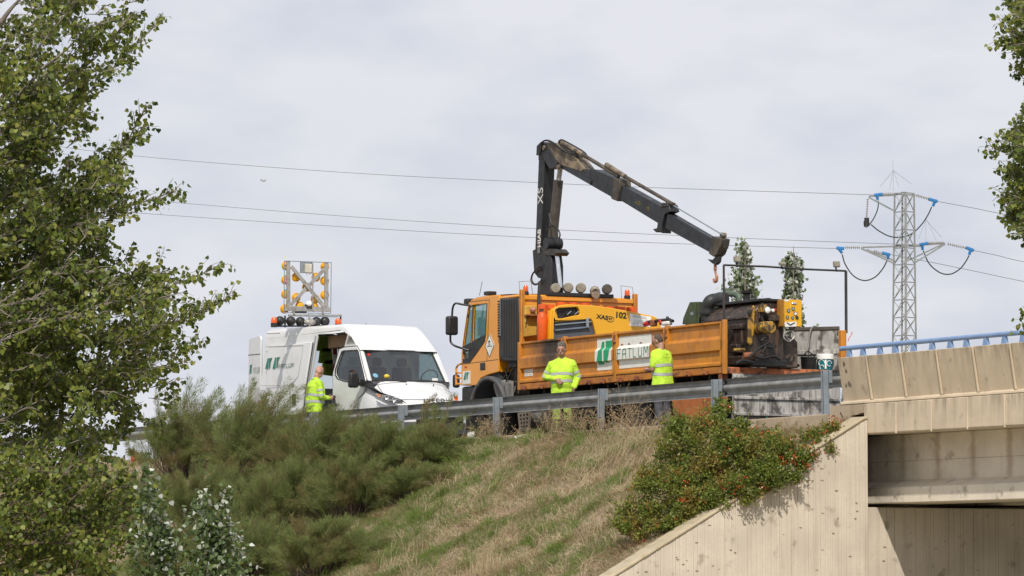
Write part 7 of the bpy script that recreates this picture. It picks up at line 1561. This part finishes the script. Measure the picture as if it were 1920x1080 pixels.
# long pale grass bent over in streaks, tufts
lg = []
for (u, v, n, sx, sy, hh, dx) in ((1140, 870, 90, .5, .3, .5, .5), (1170, 850, 80, .4, .3, .5, .55), (1110, 890, 60, .4, .3, .45, .5), (905, 1070, 170, .18, .14, .42, .02), (890, 925, 60, .5, .15, .35, .9), (830, 960, 45, .4, .2, .3, .6), (985, 905, 70, .5, .12, .4, .9), (1210, 900, 60, .3, .2, .4, .4), (1120, 1000, 60, .35, .25, .35, -.3), (960, 1000, 50, .4, .2, .3, .5), (760, 1050, 40, .3, .2, .45, .2), (1010, 820, 50, .5, .15, .35, .1), (1060, 960, 40, .4, .3, .3, .5), (1190, 820, 70, .4, .15, .4, .3)):
    b = onbank(u, v)
    for k in range(n):
        x, y = b.x+random.gauss(0, sx), b.y+random.gauss(0, sy); y = min(y, -.25); p = Vector((x, y, bank(x, y)-.01)); L_ = hh*random.uniform(.6, 1.2)
        d = Vector((dx*.45*random.uniform(.3, 1.4)+random.gauss(0, .15), dx*.7*random.uniform(.3, 1.4)+random.gauss(0, .15), 1)).normalized(); e = p+d*L_+Vector((dx*.18*L_, dx*.3*L_, -.18*L_*abs(dx))); m = p+d*L_*.55; s = Vector((random.gauss(0, 1), random.gauss(0, 1), 0)).normalized()*.0035
        lg.append([p-s, p+s, m+s*.8, m-s*.8]); lg.append([m-s*.8, m+s*.8, e+s*.1, e-s*.1])
props(mass('long_grass', np.array([[tuple(q) for q in r] for r in lg]), leafmat('pale_long_grass', [(.44, .35, .22), (.54, .45, .29), (.36, .27, .16)], .2, .8, .2), None, 'stuff'), 'long pale grass bent over on the bank', 'grass')
# far verge behind the lorry, colours darkened to carry the shadow under it
vm = [[Vector((x, y, -.1+max(0, math.sin((y-8.2)/1.8*math.pi))*(.62+.08*math.sin(x*1.3))*min(1, max(0, (x+43)/3), (-3-x)/2))) for y in np.linspace(8.2, 10, 7)] for x in np.linspace(-43, -3, 80)]
props(MB().grid(vm).build('verge_mound', M('shade_dark_earth', (.10, .08, .055), .95, var=.25, vs=2, bump=.6, bs=15), smooth=60), kind='structure')
vg = []
for k in range(12000):
    x, y = random.uniform(-41, -6), random.uniform(8.3, 9.3); L_ = random.uniform(.5, 1.15); p = Vector((x, y, .1)); d = Vector((random.gauss(0, .25), random.gauss(0, .25), 1)).normalized(); s = RT*random.uniform(.006, .02); e = p+d*L_; m = p+d*L_*.5
    vg.append([p-s, p+s, m+s*.8, m-s*.8]); vg.append([m-s*.8, m+s*.8, e+s*.1, e-s*.1])
props(mass('verge_weeds', np.array([[tuple(q) for q in r] for r in vg]), leafmat('verge_weed', [(.10, .08, .045), (.16, .12, .07), (.07, .075, .03)], .2, .8, .2), None, 'stuff'), 'tall dry weeds on the far verge behind the lorry', 'weeds')

# --- dry weeds along the guardrail
DRYW = M('dry_stalk', (.34, .25, .15), .85, col2=(.22, .15, .09), vs=6)
SEED = leafmat('seed_head', [(.30, .22, .13), (.40, .30, .18)], .2, .8, .2)
GWEED = leafmat('weed_leaf', [(.06, .08, .03), (.10, .12, .045), (.16, .15, .07)], .3, .6, .3)
def weed(px, y, h, n, sp, label, green=0, lean=.25, wide=.16):
    b = at(px, 815, 1, y); x0 = b.x; t = thing('dry_weed', label, 'weed', (x0, y, bank(x0, y)), 'dry weeds along the guardrail'); st = MB(); hp_, hd_, gp, gd = [], [], [], []
    for k in range(n):
        x, yy = x0+random.gauss(0, sp), min(-.08, y+random.gauss(0, wide)); p = Vector((x, yy, bank(x, yy) if yy < -.22 else -.02)); L_ = h*random.uniform(.45, 1.1); a = random.uniform(0, 6.28); d = Vector((math.cos(a)*lean*random.random()*1.6, math.sin(a)*lean*random.random()*1.6, 1)).normalized(); m = p+d*L_*.55; e = p+d*L_+Vector((math.cos(a)*.14*L_, math.sin(a)*.14*L_, -.04*L_))
        st.tube(qbez(p, m+(m-p)*.2, e, 5), [.0045, .004, .0035, .003, .0022, .0015], 3, False)
        for s in range(random.randint(2, 5)):
            u = random.uniform(.45, 1); q = p.lerp(e, u); dd = Vector((random.gauss(0, 1), random.gauss(0, 1), random.gauss(.4, .6))).normalized(); L2 = .16*h*random.uniform(.4, 1.2); st.tube([q, q+dd*L2], [.002, .001], 3, False)
            for w in range(4): hp_.append(tuple(q+dd*L2*(.5+.16*w))); hd_.append((random.gauss(0, 1), random.gauss(0, 1), random.gauss(0, 1)))
        for s in range(green): 
            q = p.lerp(e, random.uniform(.05, .85)); gp.append(tuple(q+Vector((random.gauss(0, .05), random.gauss(0, .05), random.gauss(0, .04))))); gd.append((random.gauss(0, 1), random.gauss(0, 1), random.gauss(.2, .7)))
    st.build('stalks', DRYW, t, kind='stuff'); hp_ = np.array(hp_); mass('seed_heads', leaf_faces(hp_, np.array(hd_), RNG.uniform(.015, .03, len(hp_)), SMALL), SEED, t, 'stuff')
    if gp: gp = np.array(gp); mass('leaves', leaf_faces(gp, np.array(gd), RNG.uniform(.03, .07, len(gp)), SMALL), GWEED, t, 'stuff')
weed(912, -.35, .55, 60, .22, 'dry bushy weed in front of the post below the lorry cab', 4)
weed(985, -.3, .35, 30, .35, 'low reddish dry weed below the perforated step plate', 0, .8)
weed(1042, -.3, .62, 75, .22, 'dry grass clump at the feet of the grey-haired worker', 5)
weed(1085, -.4, .58, 60, .3, 'tall green-brown weed between the grey-haired worker and the next post', 8)
weed(1128, -.4, .40, 40, .2, 'dry weed at the foot of the post between the two workers', 2)
weed(1165, -.35, .95, 26, .35, 'tallest thin dry weed crossing the beam left of the polo-shirt worker', 0, .45)
weed(1205, -.35, .75, 34, .4, 'tangle of bent dry stalks left of the grey trousers', 0, .9)
weed(1250, -.4, .30, 30, .35, 'low dry weed at the feet of the polo-shirt worker', 3, .6)
weed(700, -.35, .40, 30, .4, 'dry weed under the beam left of the post by the van', 3, .6)
weed(640, -.35, .40, 30, .5, 'dry weed under the beam below the open van door', 3, .6)
weed(1480, -.45, .28, 14, .3, 'thin dry weed before the kerb below the hanging tailgate', 0, .8)
# litter on the kerb
def litter(name, pts, y, m_, label, cat):
    P = [at(u, v, 1, y) for u, v in pts]; mb = MB().add([Vector(p)+Vector((0, random.uniform(-.03, .03), 0)) for p in P], [tuple(range(len(P)))]); o = mb.build(name, m_, smooth=0); q = o.modifiers.new('solid', 'SOLIDIFY'); q.thickness = .006; props(o, label, cat)
litter('paper_scrap', ((877, 811), (888, 809), (890, 823), (874, 824)), -.24, PAPER, 'white paper standing on the kerb below the lorry cab', 'litter')
litter('paper_scrap', ((962, 818), (974, 816), (976, 820), (970, 824), (966, 822)), -.24, PAPER, 'small white scrap on the kerb right of the second post', 'litter')
litter('plastic_scrap', ((868, 820), (876, 817), (876, 825), (866, 826)), -.25, CONE, 'red plastic scrap on the kerb left of the white paper', 'litter')
ob = onbank(251, 862); rl = MB()
for dx, dz, s in ((-.02, .16, .075), (.04, .08, .085), (.0, .02, .08), (.08, .02, .05)): rl.ball((ob.x+dx, ob.y+dx*2, ob.z+dz), (s, s, s*1.1), 10, 8)
o = rl.build('red_bag', CONE); props(o, 'red-orange plastic bag lying on the bank beside the big tree', 'bag'); q = o.modifiers.new('remesh', 'REMESH'); q.mode = 'VOXEL'; q.voxel_size = .022
for k, (u, v) in enumerate(((1325, 905), )):
    pass
